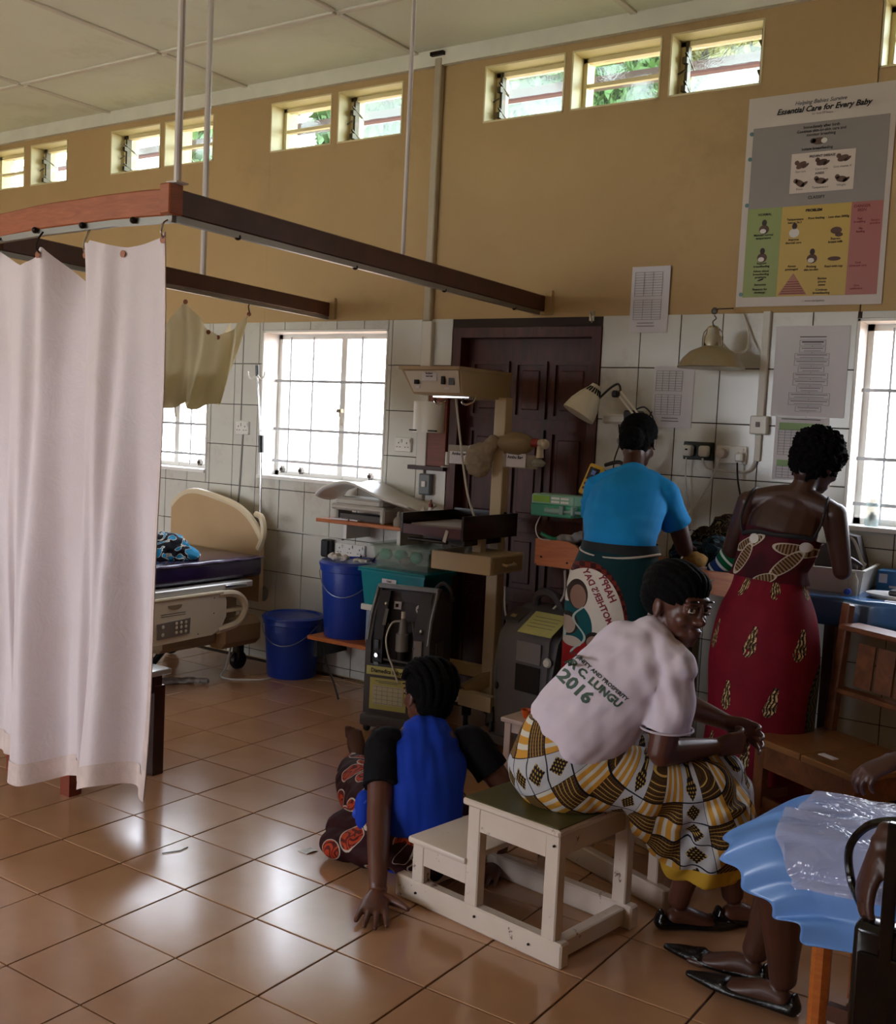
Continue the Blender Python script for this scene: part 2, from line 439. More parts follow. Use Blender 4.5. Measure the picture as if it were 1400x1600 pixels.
for a, b_, lab in groups:
    n += 1; r = thing('window_%d' % n, lab, None, (CLER[a][0], YW+.1, ZC0)); r['kind'] = 'structure'
    for k in range(a, b_):
        x0, x1 = CLER[k]; YF = YW+.13
        f = B(); t = .008
        for q in ((x0-.001, x0+t), (x1-t, x1+.001)): f.b2((q[0], YW-.004, ZC0), (q[1], YW+.24, ZC1))
        f.b2((x0, YW-.004, ZC1-t), (x1, YW+.24, ZC1+.001)); f.b2((x0, YW-.004, ZC0-.001), (x1, YW+.24, ZC0+t))
        f.build('reveal', cream, r, world=True)
        f = B(); w_ = .025
        for xx in (x0+t+w_/2, x1-t-w_/2): f.b2((xx-w_/2, YF-.02, ZC0+t), (xx+w_/2, YF+.02, ZC1-t))
        for zz in (ZC0+t+.01, ZC1-t-w_/2): f.b2((x0+t, YF-.02, zz-.012), (x1-t, YF+.02, zz+.012))
        if not LOUV[k]: f.b2((x0+t, YF-.015, 3.445), (x1-t, YF+.015, 3.465))
        f.build('window_frame', cream, r, world=True)
        if LOUV[k]:
            ch = B()
            for xx in (x0+.045, x1-.04): ch.b2((xx-.008, YF-.03, ZC0+.01), (xx+.008, YF+.01, ZC1-.01))
            for zz in (3.36, 3.50):
                for xx in (x0+.05, x1-.045): ch.bar((xx, YF-.055, zz+.035), (xx, YF+.06, zz-.02), .012, .006)
                ch.box((x0+.045, YF-.04, zz), (.025, .03, .03))
            ch.tube([(x0+.015, YF-.06, 3.43), (x0+.05, YF-.05, 3.45)], .005, 6)
            ch.build('louvre_channel', alu, r, world=True)
            for zz in (3.372, 3.512):
                B().bar((x0+.05, YF, zz), (x1-.045, YF, zz), .15, .005, up=(0, .52, -.27)).build('pane', obsc, r, world=True)
        else:
            for zz, h_ in ((3.378, .13), (3.525, .115)): B().b2((x0+.03, YF-.003, zz-h_/2), (x1-.03, YF+.002, zz+h_/2)).build('pane', obsc, r, world=True)
# near wall windows (behind the viewer)
for k, (x0, x1, z0, z1) in enumerate(NEAR_WIN):
    r = thing('window_%d' % (n+1+k), 'steel window in the wall behind the viewer', None, ((x0+x1)/2, YN-.1, z0)); r['kind'] = 'structure'
    f = B()
    for xx in (x0+.02, (x0+x1)/2, x1-.02): f.b2((xx-.02, YN-.14, z0), (xx+.02, YN-.1, z1))
    for zz in (z0+.02, z1-.02, (z0+z1)/2): f.b2((x0, YN-.14, zz-.02), (x1, YN-.1, zz+.02))
    f.build('window_frame', steel_w, r, world=True)
    B().b2((x0+.01, YN-.12, z0+.01), (x1-.01, YN-.115, z1-.01)).build('pane', glass_m, r, world=True)
# ------------------------------------------------------------------ door
dr = thing('door_1', 'dark red-brown panelled timber door behind the infant warmer', None, (-3.07, YW, 0)); dr['kind'] = 'structure'
x0, x1, z1 = -3.536, -2.596, 2.16
f = B(); f.b2((x0, YW-.02, 0), (x0+.055, YW+.16, z1)); f.b2((x1-.055, YW-.02, 0), (x1, YW+.16, z1)); f.b2((x0+.055, YW-.02, z1-.055), (x1-.055, YW+.16, z1))
f.build('door_frame', bigwood, dr, world=True)
YD = YW+.075; lf = B().b2((x0+.055, YD, .01), (x1-.055, YD+.045, z1-.055)).build('door_leaf', bigwood, dr, world=True)
def dpanel(a, b, c, d):
    B().b2((a, YD-.016, c), (a+.02, YD, d)).b2((b-.02, YD-.016, c), (b, YD, d)).b2((a+.02, YD-.016, c), (b-.02, YD, c+.02)).b2((a+.02, YD-.016, d-.02), (b-.02, YD, d)).b2((a+.05, YD-.01, c+.05), (b-.05, YD, d-.05), bev=.009).build('door_panel', bigwood, lf, world=True)
for a, b in ((-3.45, -3.20), (-3.165, -2.955), (-2.92, -2.68)):
    for c, d in ((.12, .62), (.68, 1.02), (1.08, 1.60), (1.66, 1.98)): dpanel(a, b, c, d)
B().cyl((-3.40, YD, 1.05), (-3.40, YD-.05, 1.05), .012).tube([(-3.40, YD-.05, 1.05), (-3.30, YD-.05, 1.05)], .009, 8).b2((-3.415, YD-.006, .98), (-3.385, YD, 1.12)).build('door_handle', chrome, dr, world=True)
# ------------------------------------------------------------------ outside
gr = B().b2((-30, 5.5, -.2), (20, 40, -.1)).build('ground_outside', mat('dry_earth', '#8f6e52', .9, var=.15, vs=1), loc=(0, 0, 0)); tag(gr, 'pale dry ground outside the far windows', kind='structure')
gr = B().b2((-30, -30, -.2), (20, YN-.25, -.1)).build('ground_outside', mat('bounce_ground', '#d6d2b4', .9), loc=(0, 0, 0)); tag(gr, 'unseen ground behind the building, paled to bounce light indoors', kind='structure')  # out of view; colour raised to throw light up to the ceiling
ev = thing('roof_eave', 'corrugated roof eave on timber beams seen through the high windows', 'eave', (-4, 6.2, 3.75))
eavew = wood('eave_timber', '#34190d', '#4a2614', .6)
corr = mat('corrugated_sheet', '#5f5b58', .7, .2, var=.2, vs=4)
b = B()
def cf(u, v):
    x = -9.5+u*10.5; y = 5.42+v*1.25; return (x, y, 4.46-.30*v+.018*math.sin(x*2*PI/.09))
b.grid(1100, 2, cf); b.build('corrugated_sheet', corr, ev, world=True, smooth=False)
B().b2((-9.5, 6.35, 3.80), (1, 6.41, 3.875)).build('beam', eavew, ev, world=True)
B().b2((-9.5, 5.75, 3.86), (1, 5.79, 3.90)).build('beam', eavew, ev, world=True)
for x in [-9.0+.95*k for k in range(11)]: B().bar((x, 5.43, 4.38), (x, 6.64, 4.08), .05, .1).build('rafter', eavew, ev, world=True)
leafm = mat('tree_leaf', '#34521a', .6, var=.4, vs=2)
bark = mat('tree_bark', '#5a4330', .9, var=.2)
def tree(x, y, h, r, lab, m, dx=0):
    t = thing('tree', lab, 'tree', (x, y, -.1), 0, None)
    B().tube([(0, 0, 0), (.05+dx*.2, 0, h*.5), (dx*.8, 0, h*.78)], [.13, .10, .05], 8).build('trunk', bark, t)
    b = B(); bm = b.bm
    for k in range(6000):
        p = V((random.gauss(0, 1), random.gauss(0, 1), random.gauss(0, 1))).normalized()*random.uniform(.2, 1)**.5
        p = V((dx+p.x*r, p.y*r*.8, h*.80+p.z*.95)); s_ = random.uniform(.08, .17)
        R = Euler((random.uniform(0, 6), random.uniform(0, 6), random.uniform(0, 6))).to_matrix()
        q = [bm.verts.new(p+R @ V(v)*s_) for v in ((-1, 0, 0), (0, -.5, 0), (1, 0, 0), (0, .5, 0))]; bm.faces.new(q)
    o = b.build('crown', m, t, smooth=False, fixn=False); o['kind'] = 'stuff'
tree(-9.55, 13, 7.8, 1.0, 'green tree outside behind the two-light clerestory window near the pipe', leafm, -.95)
tree(-8.25, 13, 7.9, .92, 'green tree outside behind the left light of the three-light clerestory window', leafm)
tree(-6.6, 13.2, 7.9, .70, 'green tree outside behind the middle light of the three-light clerestory window', leafm)
tree(-4.95, 13, 7.9, .66, 'yellow-green tree outside behind the right light of the three-light clerestory window', mat('tree_leaf_yellow', '#5c5a16', .6, var=.4, vs=2))
tree(-14.3, 14, 7.9, 1.0, 'green tree outside behind the furthest left clerestory windows', leafm)
# ------------------------------------------------------------------ curtain rails
metal_tr = mat('curtain_track_metal', '#8f8c86', .4, .7)
pinkw = mat('white_rod_paint', '#cfc6c2', .45)
hookm = mat('dark_hook', '#2b211d', .4, .8)
r1 = thing('curtain_rail', 'reddish timber L-shaped curtain rail hung from two white ceiling rods, carrying the big white curtain', 'curtain rail', (-2.79, 2.45, 2.2))
pts = [(-2.80, 2.45, 2.285), (-3.1, 2.45, 2.29), (-3.5, 2.45, 2.283), (-4.0, 2.45, 2.262), (-5.2, 2.45, 2.27)]
sg = catmull([V(p) for p in pts], 8); sag = B(); rg = [[sag.bm.verts.new((p.x, p.y+dy, p.z+dz+.003*noise.noise(V((p.x*5, dz*30, 0))))) for dy, dz in ((-.016, -.040), (-.011, -.045), (.011, -.045), (.016, -.040), (.016, .040), (.011, .045), (-.011, .045), (-.016, .040))] for p in sg]
sag._skin(rg)
sag.build('wooden_beam', railw, r1, world=True)
B().bar((-2.80, 2.41, 2.285), (-2.965, 5.19, 2.285), .035, .085, bev=.004).build('wooden_beam', mat('dark_rail_wood', '#4b2412', .5, var=.25, vs=9), r1, world=True)
t = B()
for a, b in zip(pts, pts[1:]): t.bar(V(a)+V((0, -.005, -.055)), V(b)+V((0, -.005, -.055)), .022, .02, up=(0, 1, 0))
t.build('curtain_track', metal_tr, r1, world=True)
B().bar((-2.80, 2.45, 2.232), (-2.96, 5.13, 2.232), .02, .022).build('curtain_track', metal_tr, r1, world=True)
B().box((-2.965, 5.18, 2.29), (.12, .02, .13)).build('wall_plate', wall_paint, r1, world=True)
B().box((-2.80, 2.43, 2.29), (.05, .06, .098), bev=.004).build('corner_block', railw, r1, world=True)
B().cyl((-2.79, 2.445, 2.335), (-2.79, 2.445, HC), .0125, n=10).box((-2.79, 2.445, 2.345), (.05, .05, .006)).build('support_rod', pinkw, r1, world=True)
B().cyl((-2.885, 3.80, 2.33), (-2.885, 3.80, HC), .0095, n=10).build('support_rod', pinkw, r1, world=True)
for x in (-2.98, -3.25, -3.52, -3.8): B().ell((x, 2.425, 2.235), (.012, .012, .012), n=8, m=6).build('track_bracket', hookm, r1, world=True)
for y in (2.75, 3.45, 4.15, 4.85): B().ell((-2.80-.06*(y-2.45), y, 2.225), (.013, .013, .012), n=8, m=6).build('track_bracket', hookm, r1, world=True)
r2 = thing('curtain_rail', 'shorter dark timber curtain rail behind, ending on the wall above the left barred window', 'curtain rail', (-4.4, 3.9, 2.2))
B().bar((-4.19, 2.72, 2.285), (-4.50, 5.19, 2.285), .035, .085, bev=.004).build('wooden_beam', mat('dark_rail_wood'), r2, world=True)
B().bar((-4.185, 2.72, 2.232), (-4.495, 5.17, 2.232), .02, .02).build('curtain_track', metal_tr, r2, world=True)
B().cyl((-4.37, 4.02, 2.33), (-4.37, 4.02, HC), .016, n=10).build('support_rod', pinkw, r2, world=True)
B().box((-4.50, 5.18, 2.29), (.12, .02, .13)).build('wall_plate', wall_paint, r2, world=True)
# ------------------------------------------------------------------ curtains
def cloth(name, col, rough=.85, trans=.25):
    M = Mat(name, hx(col), rough, spec=.2); _M[name] = M
    tr = M.node('ShaderNodeBsdfTranslucent'); tr.inputs[0].default_value = (*hx(col), 1)
    mx = M.node('ShaderNodeMixShader'); mx.inputs[0].default_value = trans
    c = M.coord('Object'); f = M.ramp(M.noise(2.2, 8, c, .65), .5, .8)
    M.color(M.mix(M.e(f)*.35, hx(col), hx('#c4a99a')))
    M.bump(M.noise(9, 5, c, .6, .6), .35, .02)
    M.link(M.b.outputs[0], mx.inputs[1]); M.link(tr.outputs[0], mx.inputs[2]); M.link(mx.outputs[0], M.out.inputs[0]); return M.m
curt_m = cloth('white_curtain_cloth', '#ddd0d2', trans=.12)
beige_m = cloth('beige_curtain_cloth', '#d8cfae', trans=.45)
hem_m = mat('curtain_hem', '#d0bcb4', .85, var=.08, vs=20, bump=.5, bs=60)
CW = 1.75; XC0 = -2.80
hooks = [0, .425, .655, .95, 1.25, 1.55]          # distance of the hung points from the right edge
def ctop(s):
    for a, b in zip(hooks, hooks[1:]):
        if a <= s <= b:
            q = (s-a)/(b-a); dip = {0: .035, .425: .125, .655: .06, .95: .06, 1.25: .07}[a]
            return 2.185-.012*(s > .4)-dip*(1-abs(2*q-1)**1.35)
    return 2.13
def cpt(u, v):
    s = u*CW; zt = ctop(s); zb = .235+.035*math.sin(s*6.2+.6)+.02*math.sin(s*17)-(.0 if s > .1 else 0)
    z = zt+(zb-zt)*v
    grow = .25+.75*min(1, v*1.6)
    e_ = min(1, s*9); y = 2.44+e_*.052*grow*math.sin(s*13.5+.5+1.2*v)+e_*.028*grow*math.sin(s*27+1.7-v*2)+.012*math.sin(s*55+3*v)*grow
    # gathered cloth hanging from each hook: cloth between hooks bellies away from the viewer side
    for h_ in hooks: y += -.03*math.exp(-((s-h_)/.05)**2)*math.exp(-v*6)
    if .425 < s < .655:
        q = (s-.425)/.23; y += .09*math.sin(PI*q)*math.exp(-v*4.5)
    x = XC0-s*(1-.10*v*0) + (-.075*v if s < .4 else -.075*v*(1-min(1, (s-.4)/.6))) + .012*math.sin(v*9+s*8)*v
    x += e_*.035*grow*math.sin(s*13.5+2.2)
    return (x, y, z)
b = B().grid(220, 150, cpt)
cur = b.build('curtain', curt_m, None, smooth=True, solid=0)
tag(cur, 'large white cotton curtain hanging from the L-shaped rail at the left', 'curtain')
def strip(fn, u0, u1, v0, v1, nu, nv, off):
    bb = B()
    bb.grid(nu, nv, lambda a, c: (lambda p: (p[0], p[1]+off, p[2]))(fn(u0+(u1-u0)*a, v0+(v1-v0)*c))); return bb
strip(cpt, 0, .012, 0, 1, 3, 200, -.004).build('side_hem', hem_m, cur, world=True, smooth=True)
strip(cpt, 0, 1, .957, 1, 220, 4, -.003).build('bottom_hem', hem_m, cur, world=True, smooth=True)
for h_ in (.0, .22, .425, .655, .95, 1.25):
    u = (h_+.012)/CW; p = V(cpt(u, .012))
    B().lathe([(.006, 0), (.012, 0), (.0125, .003), (.006, .003)], p+V((0, -.006, 0)), 14, Euler((PI/2, 0, 0)).to_matrix()).build('eyelet', mat('brass_eyelet', '#8a5c48', .35, .8), cur, world=True)
for h_ in (.012, .437, .66, .95, 1.25, 1.55):
    p = V(cpt(h_/CW, .012)); hk = B().tube([p+V((0, -.002, 0)), p+V((.006, -.02, .02)), p+V((.004, -.012, .05)), (p.x, p.y+.01, 2.225)], .0035, 6, smooth=4)
    tag(hk.build('curtain_hook', chrome if h_ in (.012, .437) else hookm), {.012: 'metal curtain hook at the right corner eyelet of the white curtain', .437: 'shiny metal curtain hook, second from the right on the white curtain', .66: 'dark ring hook at the peak of the white curtain, third from the right'}.get(h_, 'dark curtain hook of the white curtain at the left edge, %s' % {.95: 'nearest the peak', 1.25: 'second outward'}.get(h_, 'furthest out')), 'curtain hook', 'hooks carrying the white curtain')
# back curtain, gathered up on the second rail
def c2(u, v):
    y = 3.55+u*.86; x = -4.29-.125*(y-3.55)-.0
    zt = 2.185-.16*(1-abs(2*((u*1.0-.36)/.64 if u > .36 else u/.36)-1)**1.4)
    zb = 1.64+.30*max(0, (u-.75)/.25)**1.5+.02*math.sin(u*20)
    z = zt+(zb-zt)*v; b_ = math.sin(PI*min(1, v*1.0))
    x += .022*math.sin(u*17+v*2)*(.3+.7*v)+.03*b_+.012*math.sin(u*41+v*3)-.05*abs(math.sin(u*8.7))*v
    y += -.10*v*(u-.5)*1.5
    return (x, y, z)
bc = B().grid(70, 40, c2).grid(70, 12, lambda u, v: (lambda p: (p[0]-.05*math.sin(v*PI/2), p[1], p[2]+.16*math.sin(v*PI/2)-.03*math.sin(v*PI)))(c2(u, 1))).build('curtain', beige_m, None, smooth=True)
tag(bc, 'small beige curtain bundled up on the rear rail in front of the hidden window', 'curtain')
for u in (.36, .60, .68, .985):
    p = V(c2(u, .03)); B().lathe([(.006, 0), (.012, 0), (.0125, .003), (.006, .003)], p+V((.006, -.006, 0)), 12, Euler((PI/2, 0, .6)).to_matrix()).build('eyelet', mat('brass_eyelet'), bc, world=True)
p = V(c2(.99, 0)); tag(B().tube([p, p+V((.01, -.02, .03)), (p.x+.0, p.y, 2.23)], .0035, 6, smooth=4).build('curtain_hook', hookm), 'dark hook holding the corner of the bundled beige curtain', 'curtain hook')
# ------------------------------------------------------------------ wall fittings
def outlet(x, z, lab, w=.146, h=.086, m=white_pl, switches=2, cat='socket', name='wall_socket'):
    r = thing(name, lab, cat, (x, YW-.01, z-h/2))
    B().box((x, YW-.016, z), (w, .022, h), bev=.004).build('face_plate', m, r, world=True)
    k = B(); nn = max(1, round(w/.073))
    for i in range(nn):
        cx = x-w/2+(i+.5)*w/nn
        for dx, dz, sw, sh in ((0, .018, .005, .009), (-.011, -.006, .009, .004), (.011, -.006, .009, .004)): k.box((cx+dx, YW-.0275, z+dz-.008), (sw, .002, sh))
    k.build('pin_hole', dark_hole, r, world=True)
    s = B()
    for i in range(switches): s.box((x-w/2+(i+.5)*w/max(1, switches)+.02, YW-.029, z+.022), (.012, .007, .02), (.2, 0, 0))
    s.build('switch', white_pl, r, world=True); return r
outlet(-5.20, 1.52, 'white double socket on tiles beside the iv pole', .12)
tag(B().tube([(-5.22, YW-.012, 2.2), (-5.225, YW-.012, 1.57)], .0035, 6).tube([(-5.20, YW-.012, 1.48), (-5.21, YW-.014, 1.2), (-5.23, YW-.012, .9), (-5.23, YW-.012, .6)], .006, 6, smooth=5).build('power_cable', mat('grey_cable', '#8d8882', .5)), 'grey cable running down the tiles below the socket by the bed', 'cable')
outlet(-3.86, 1.475, 'white switched socket on tiles right of the left barred window', .12)
outlet(-4.235, .80, 'long white socket strip on tiles above the upright blue bucket', .24, .08, switches=3)
bl = B().box((-4.40, YW-.045, .80), (.07, .06, .11), bev=.01); tag(bl.build('power_adapter', black_p), 'black power adapter plugged in left of the long white socket strip', 'adapter')
outlet(-3.64, .76, 'small white socket low beside the door frame, behind the plastic boxes', .086)
# conduit pipe and trunking
pipe_m = mat('pipe_paint', '#b3a68f', .5, var=.05)
pp = thing('conduit_pipe', 'tall painted conduit pipe running up the wall left of the door', 'pipe', (-3.74, YW, 0))
B().b2((-3.745, YW-.04, 2.2), (-3.695, YW, HC-.05), bev=.006).build('pipe', pipe_m, pp, world=True)
B().b2((-3.745, YW-.045, 1.35), (-3.675, YW, 2.2), bev=.004).build('trunking', mat('white_trunking', '#d9d5cd', .5), pp, world=True)
B().b2((-3.745, YW-.04, .85), (-3.69, YW, 1.35), bev=.004).build('trunking', mat('white_trunking'), pp, world=True)
B().box((-3.72, YW-.03, HC-.03), (.09, .06, .02)).build('top_cap', hookm, pp, world=True)
bd = thing('wall_board', 'reddish-brown wooden board on the wall left of the door', 'board', (-3.61, YW, 1.33))
B().b2((-3.68, YW-.035, 1.36), (-3.545, YW-.008, 1.88), bev=.003).build('board', wood('red_board', '#6d2e17', '#85401f', .5), bd, world=True)
B().b2((-3.80, YW-.05, 1.335), (-3.545, YW-.008, 1.36)).build('ledge', mat('dark_ledge', '#351510', .5), bd, world=True)
ds = thing('paper_dispenser', 'curved white paper dispenser over the reddish board', 'dispenser', (-3.67, YW, 1.55))
b = B(); n_ = 14
b.prism([(.105*math.cos(PI*k/n_), -.075*math.sin(PI*k/n_)) for k in range(n_+1)], 1.555, 1.735, lambda u, v, d: (-3.665+u, YW-.036+v, d)); b.build('cover', white_pl, ds, world=True)
B().b2((-3.76, YW-.125+.02, 1.562), (-3.57, YW-.11+.02, 1.57)).build('paper_slot', dark_hole, ds, world=True)
wb_ = thing('switch_panel', 'white backing board with small grey isolator beside the door', 'switch', (-3.60, YW, .9))
B().b2((-3.685, YW-.02, .92), (-3.545, YW-.008, 1.335)).build('board', white_pl, wb_, world=True)
B().b2((-3.71, YW-.06, 1.19), (-3.625, YW-.02, 1.315), bev=.008).build('isolator', mat('grey_box', '#6f7478', .45), wb_, world=True)
B().box((-3.667, YW-.064, 1.255), (.03, .01, .035), bev=.003).build('rocker', white_pl, wb_, world=True)
B().b2((-3.705, YW-.05, 1.08), (-3.64, YW-.02, 1.15), bev=.006).build('plug', white_pl, wb_, world=True)
B().b2((-3.66, YW-.04, .90), (-3.625, YW-.02, 1.0), bev=.003).build('clip', white_pl, wb_, world=True)
# hook over the door, papers
tag(B().tube([(-2.665, YW, 2.215), (-2.665, YW-.03, 2.235), (-2.655, YW-.035, 2.205), (-2.65, YW-.03, 2.18), (-2.66, YW-.02, 2.20)], .004, 6, smooth=5).box((-2.665, YW-.002, 2.215), (.03, .006, .05)).build('wall_hook', mat('pale_hook', '#a69a86', .4, .5)), 'small metal hook on the wall over the top right door corner', 'hook')
def paper(name, lab, x0, x1, z0, z1, cat='notice', tilt=0, off=.012):
    r = thing(name, lab, cat, ((x0+x1)/2, YW-off, z0))
    def f(u, v):
        return (x0+(x1-x0)*u-tilt*(1-v)*.0+tilt*(v-.5), YW-off-.004*math.sin(u*PI)*math.sin(v*3+.4)-.001, z0+(z1-z0)*v)
    B().grid(6, 8, f).build('sheet', paper_m, r, world=True, solid=.0006)
    return r
def lines(r, x0, x1, z0, z1, n_, m, off=.020, jit=.4, h=.0035, tilt=0):
    b = B(); z = z1
    for k in range(n_):
        z = z1-(z1-z0)*(k+.5)/n_; w_ = (x1-x0)*random.uniform(1-jit, 1); c = (x0+x1)/2
        b.box((c, YW-off, z), (w_, .0008, h))
    b.build('printed_line', m, r, world=True, smooth=False)
def table_(r, x0, x1, z0, z1, nx_, nz_, m, off=.020):
    b = B()
    for k in range(nx_+1): b.box((x0+(x1-x0)*k/nx_, YW-off, (z0+z1)/2), (.0014, .0008, z1-z0))
    for k in range(nz_+1): b.box(((x0+x1)/2, YW-off, z0+(z1-z0)*k/nz_), (x1-x0, .0008, .0014))
    b.build('table_grid', m, r, world=True, smooth=False)
r = paper('notice', 'white printed sheet taped half on paint, half on tiles right of the door', -2.442, -2.232, 2.125, 2.46)
table_(r, -2.42, -2.27, 2.31, 2.43, 3, 9, ink_g); table_(r, -2.42, -2.27, 2.19, 2.29, 3, 8, ink_g); lines(r, -2.42, -2.28, 2.15, 2.18, 2, ink_g)
r = paper('notice', 'white printed sheet on tiles directly under the hanging heat lamp', -2.287, -2.07, 1.645, 1.955)
table_(r, -2.27, -2.13, 1.83, 1.93, 4, 8, ink_g); table_(r, -2.27, -2.13, 1.71, 1.81, 4, 8, ink_g); lines(r, -2.25, -2.12, 1.67, 1.70, 2, ink_g)
r = paper('flow_chart', 'large white flow chart sheet left of the right-hand window', -1.672, -1.330, 1.722, 2.15, 'chart')
lines(r, -1.57, -1.42, 2.06, 2.11, 2, ink); b = B(); xx = -1.495
for k in range(11):
    z = 2.075-k*.031; w_ = random.choice((.10, .14, .17)); b.box((xx, YW-.019, z), (w_, .0008, .003)).box((xx, YW-.019, z-.012), (w_*.8, .0008, .002))
    for dz in (.007, -.018): b.box((xx, YW-.019, z+dz), (w_+.02, .0008, .0012))
    for dx in (-1, 1): b.box((xx+dx*(w_+.02)/2, YW-.019, z-.0055), (.0012, .0008, .025))
    b.box((xx, YW-.019, z-.0215), (.0015, .0008, .006))
b.build('chart_box', ink_g, r, world=True, smooth=False)
r = paper('dose_table', 'sheet with a green-headed table under the flow chart', -1.645, -1.395, 1.42, 1.72, 'chart')
B().box((-1.52, YW-.018, 1.675), (.21, .0008, .035)).build('green_header', mat('green_print', '#8fae7c', .7), r, world=True, smooth=False)
table_(r, -1.625, -1.415, 1.54, 1.66, 7, 9, ink_g); lines(r, -1.62, -1.43, 1.705, 1.715, 1, ink, jit=.05)
B().box((-1.52, YW-.018, 1.50), (.21, .0008, .03)).build('green_header', mat('green_print'), r, world=True, smooth=False); table_(r, -1.625, -1.415, 1.43, 1.485, 7, 4, ink_g)
# ------------------------------------------------------------------ baby-care poster
po = thing('wall_poster', 'large laminated poster reading Essential Care for Every Baby, high on the wall', 'poster', (-1.53, YW-.006, 2.23))
PX0, PX1, PZ0, PZ1 = -1.885, -1.205, 2.245, 3.235
B().box(((PX0+PX1)/2, YW-.005, (PZ0+PZ1)/2), (PX1-PX0, .004, PZ1-PZ0)).build('sheet', mat('poster_white', '#c9bdb4', .4), po, world=True, smooth=False)
def pr(u, v): return (PX0+(PX1-PX0)*u, YW-.0075, PZ1-(PZ1-PZ0)*v)
def prect(u0, v0, u1, v1, m, name='printed_field', lift=0):
    a, c = pr(u0, v1), pr(u1, v0); B().b2((a[0], a[1]-.0006-lift, a[2]), (c[0], a[1]-lift, c[2])).build(name, m, po, world=True, smooth=False)
g_gray, g_green, g_yel, g_red = mat('print_grey', '#8d8480', .45), mat('print_green', '#8d9a52', .45), mat('print_yellow', '#c2a145', .45), mat('print_red', '#a9615a', .45)
prect(.045, .145, .965, .53, g_gray); prect(.045, .53, .29, .955, g_green); prect(.29, .53, .76, .955, g_yel); prect(.76, .53, .965, .955, g_red)
prect(.33, .285, .76, .47, mat('poster_white2', '#d2c2b6', .45), lift=.0006)
def ptext(s, u, v, size, m=ink, bold=0.0, sh=.0, nm='lettering'):
    lettering(s, size, m, po, (1, 0, 0), (0, 0, 1), V(pr(u, v))+V((0, -.0016, 0)), bold, nm, shear=sh)
ptext('Helping Babies Survive', .50, .050, .026, ink_g, .0005, .3); ptext('Essential Care for Every Baby', .52, .082, .036, ink, .0012, .3); ptext('for first 24 hours', .52, .107, .014, ink_g)
ptext('Immediately after birth\nContinue skin-to-skin care and\nmonitor breathing', .52, .185, .018, ink, .0004); ptext('Initiate breastfeeding', .50, .268, .017, ink, .0004)
ptext('PREVENT DISEASE', .54, .305, .015, ink, .0004); ptext('Eye care', .40, .37, .014, ink); ptext('Cord care', .54, .365, .014, ink); ptext('Give vitamin K', .68, .362, .014, ink)
ptext('ASSESS', .53, .385, .014, ink, .0004); ptext('Exam', .40, .452, .014); ptext('Temperature', .54, .45, .014); ptext('Weight', .68, .447, .014); ptext('CLASSIFY', .52, .495, .019, ink, .0005)
ptext('NORMAL', .17, .56, .016, ink, .0004); ptext('PROBLEM', .51, .555, .018, ink, .0006); ptext('DANGER\nSIGN', .83, .56, .018, mat('red_ink', '#7a1f22', .6), .0004)
for s, u, v in (('Maintain normal\ntemperature', .17, .665), ('Support\nbreastfeeding', .17, .80), ('Advise about\nbreastfeeding\nproblems', .17, .845), ('Immunize', .17, .895), ('Reassess for\ndischarge', .17, .925),
                ('Temperature\nbelow 36.5', .385, .60), ('Poor feeding', .53, .592), ('Less than 2000g', .68, .592), ('Improve\nthermal care', .385, .695), ('Express\nbreast milk', .67, .70), ('Assess\nprolonged', .385, .82),
                ('Prolong\nskin-to-skin', .52, .825), ('Feed with cup', .67, .82), ('Review\nphone\nnotes', .60, .89), ('Continue\nbreastfeeding', .60, .935)):
    ptext(s, u, v, .0145, ink, .0003)
for s, u, v in (('Fast\nbreathing', .82, .615), ('Severe\njaundice', .92, .625), ('No\nfeeding', .83, .66), ('Seek\nadvanced care', .83, .815), ('Give\nantibiotics', .83, .92)): ptext(s, u, v, .0135, mat('red_ink'), .0003)
ptext('c  www.helpingbabies', .55, .978, .012, ink)
brown_p, skin_p, white_pr = mat('print_brown', '#5d4034', .6), mat('print_skin', '#3a2a24', .6), mat('print_pale', '#d9d2c8', .6)
def pell(u, v, ru, rv, m, nm='printed_figure', lift=.001, ang=0):
    c = V(pr(u, v)); p = [(math.cos(2*PI*k/16)*ru, math.sin(2*PI*k/16)*rv) for k in range(16)]; ca, sa = math.cos(ang), math.sin(ang)
    B().prism(p, 0, .0006, lambda a, b_, d: (c.x+a*ca-b_*sa, c.y-lift-d, c.z+a*sa+b_*ca)).build(nm, m, po, world=True, smooth=False)
for u, v in ((.40, .34), (.54, .335), (.68, .325), (.40, .425), (.54, .42), (.68, .42)):
    pell(u, v, .026, .014, brown_p, ang=random.uniform(-.6, .6)); pell(u-.03, v-.012, .011, .011, brown_p); pell(u+.03, v+.004, .018, .007, brown_p, ang=.6)
pell(.51, .235, .034, .016, brown_p); pell(.47, .232, .014, .012, skin_p); pell(.545, .235, .014, .012, white_pr, lift=.002)
for u, v in ((.17, .625), (.17, .76), (.52, .775), (.385, .65)):
    pell(u, v-.026, .012, .015, skin_p); pell(u, v+.006, .024, .022, brown_p if v != .65 else white_pr); pell(u-.006, v+.014, .015, .011, white_pr, lift=.002)
pell(.67, .655, .026, .016, brown_p); pell(.69, .675, .018, .01, brown_p); pell(.67, .785, .03, .010, brown_p); pell(.17, .872, .016, .004, skin_p, ang=.3)
c = [pr(.30, .948), pr(.50, .948), pr(.40, .845)]
B().prism([(p[0], p[2]) for p in c], 0, .0008, lambda a, b_, d: (a, YW-.0082-d, b_)).build('printed_triangle', mat('print_rose', '#a8705a', .5), po, world=True, smooth=False)
for k in range(6): prect(.36-.009*k, .885+.011*k, .44+.009*k, .888+.011*k, mat('red_ink'), 'printed_line', .0018)
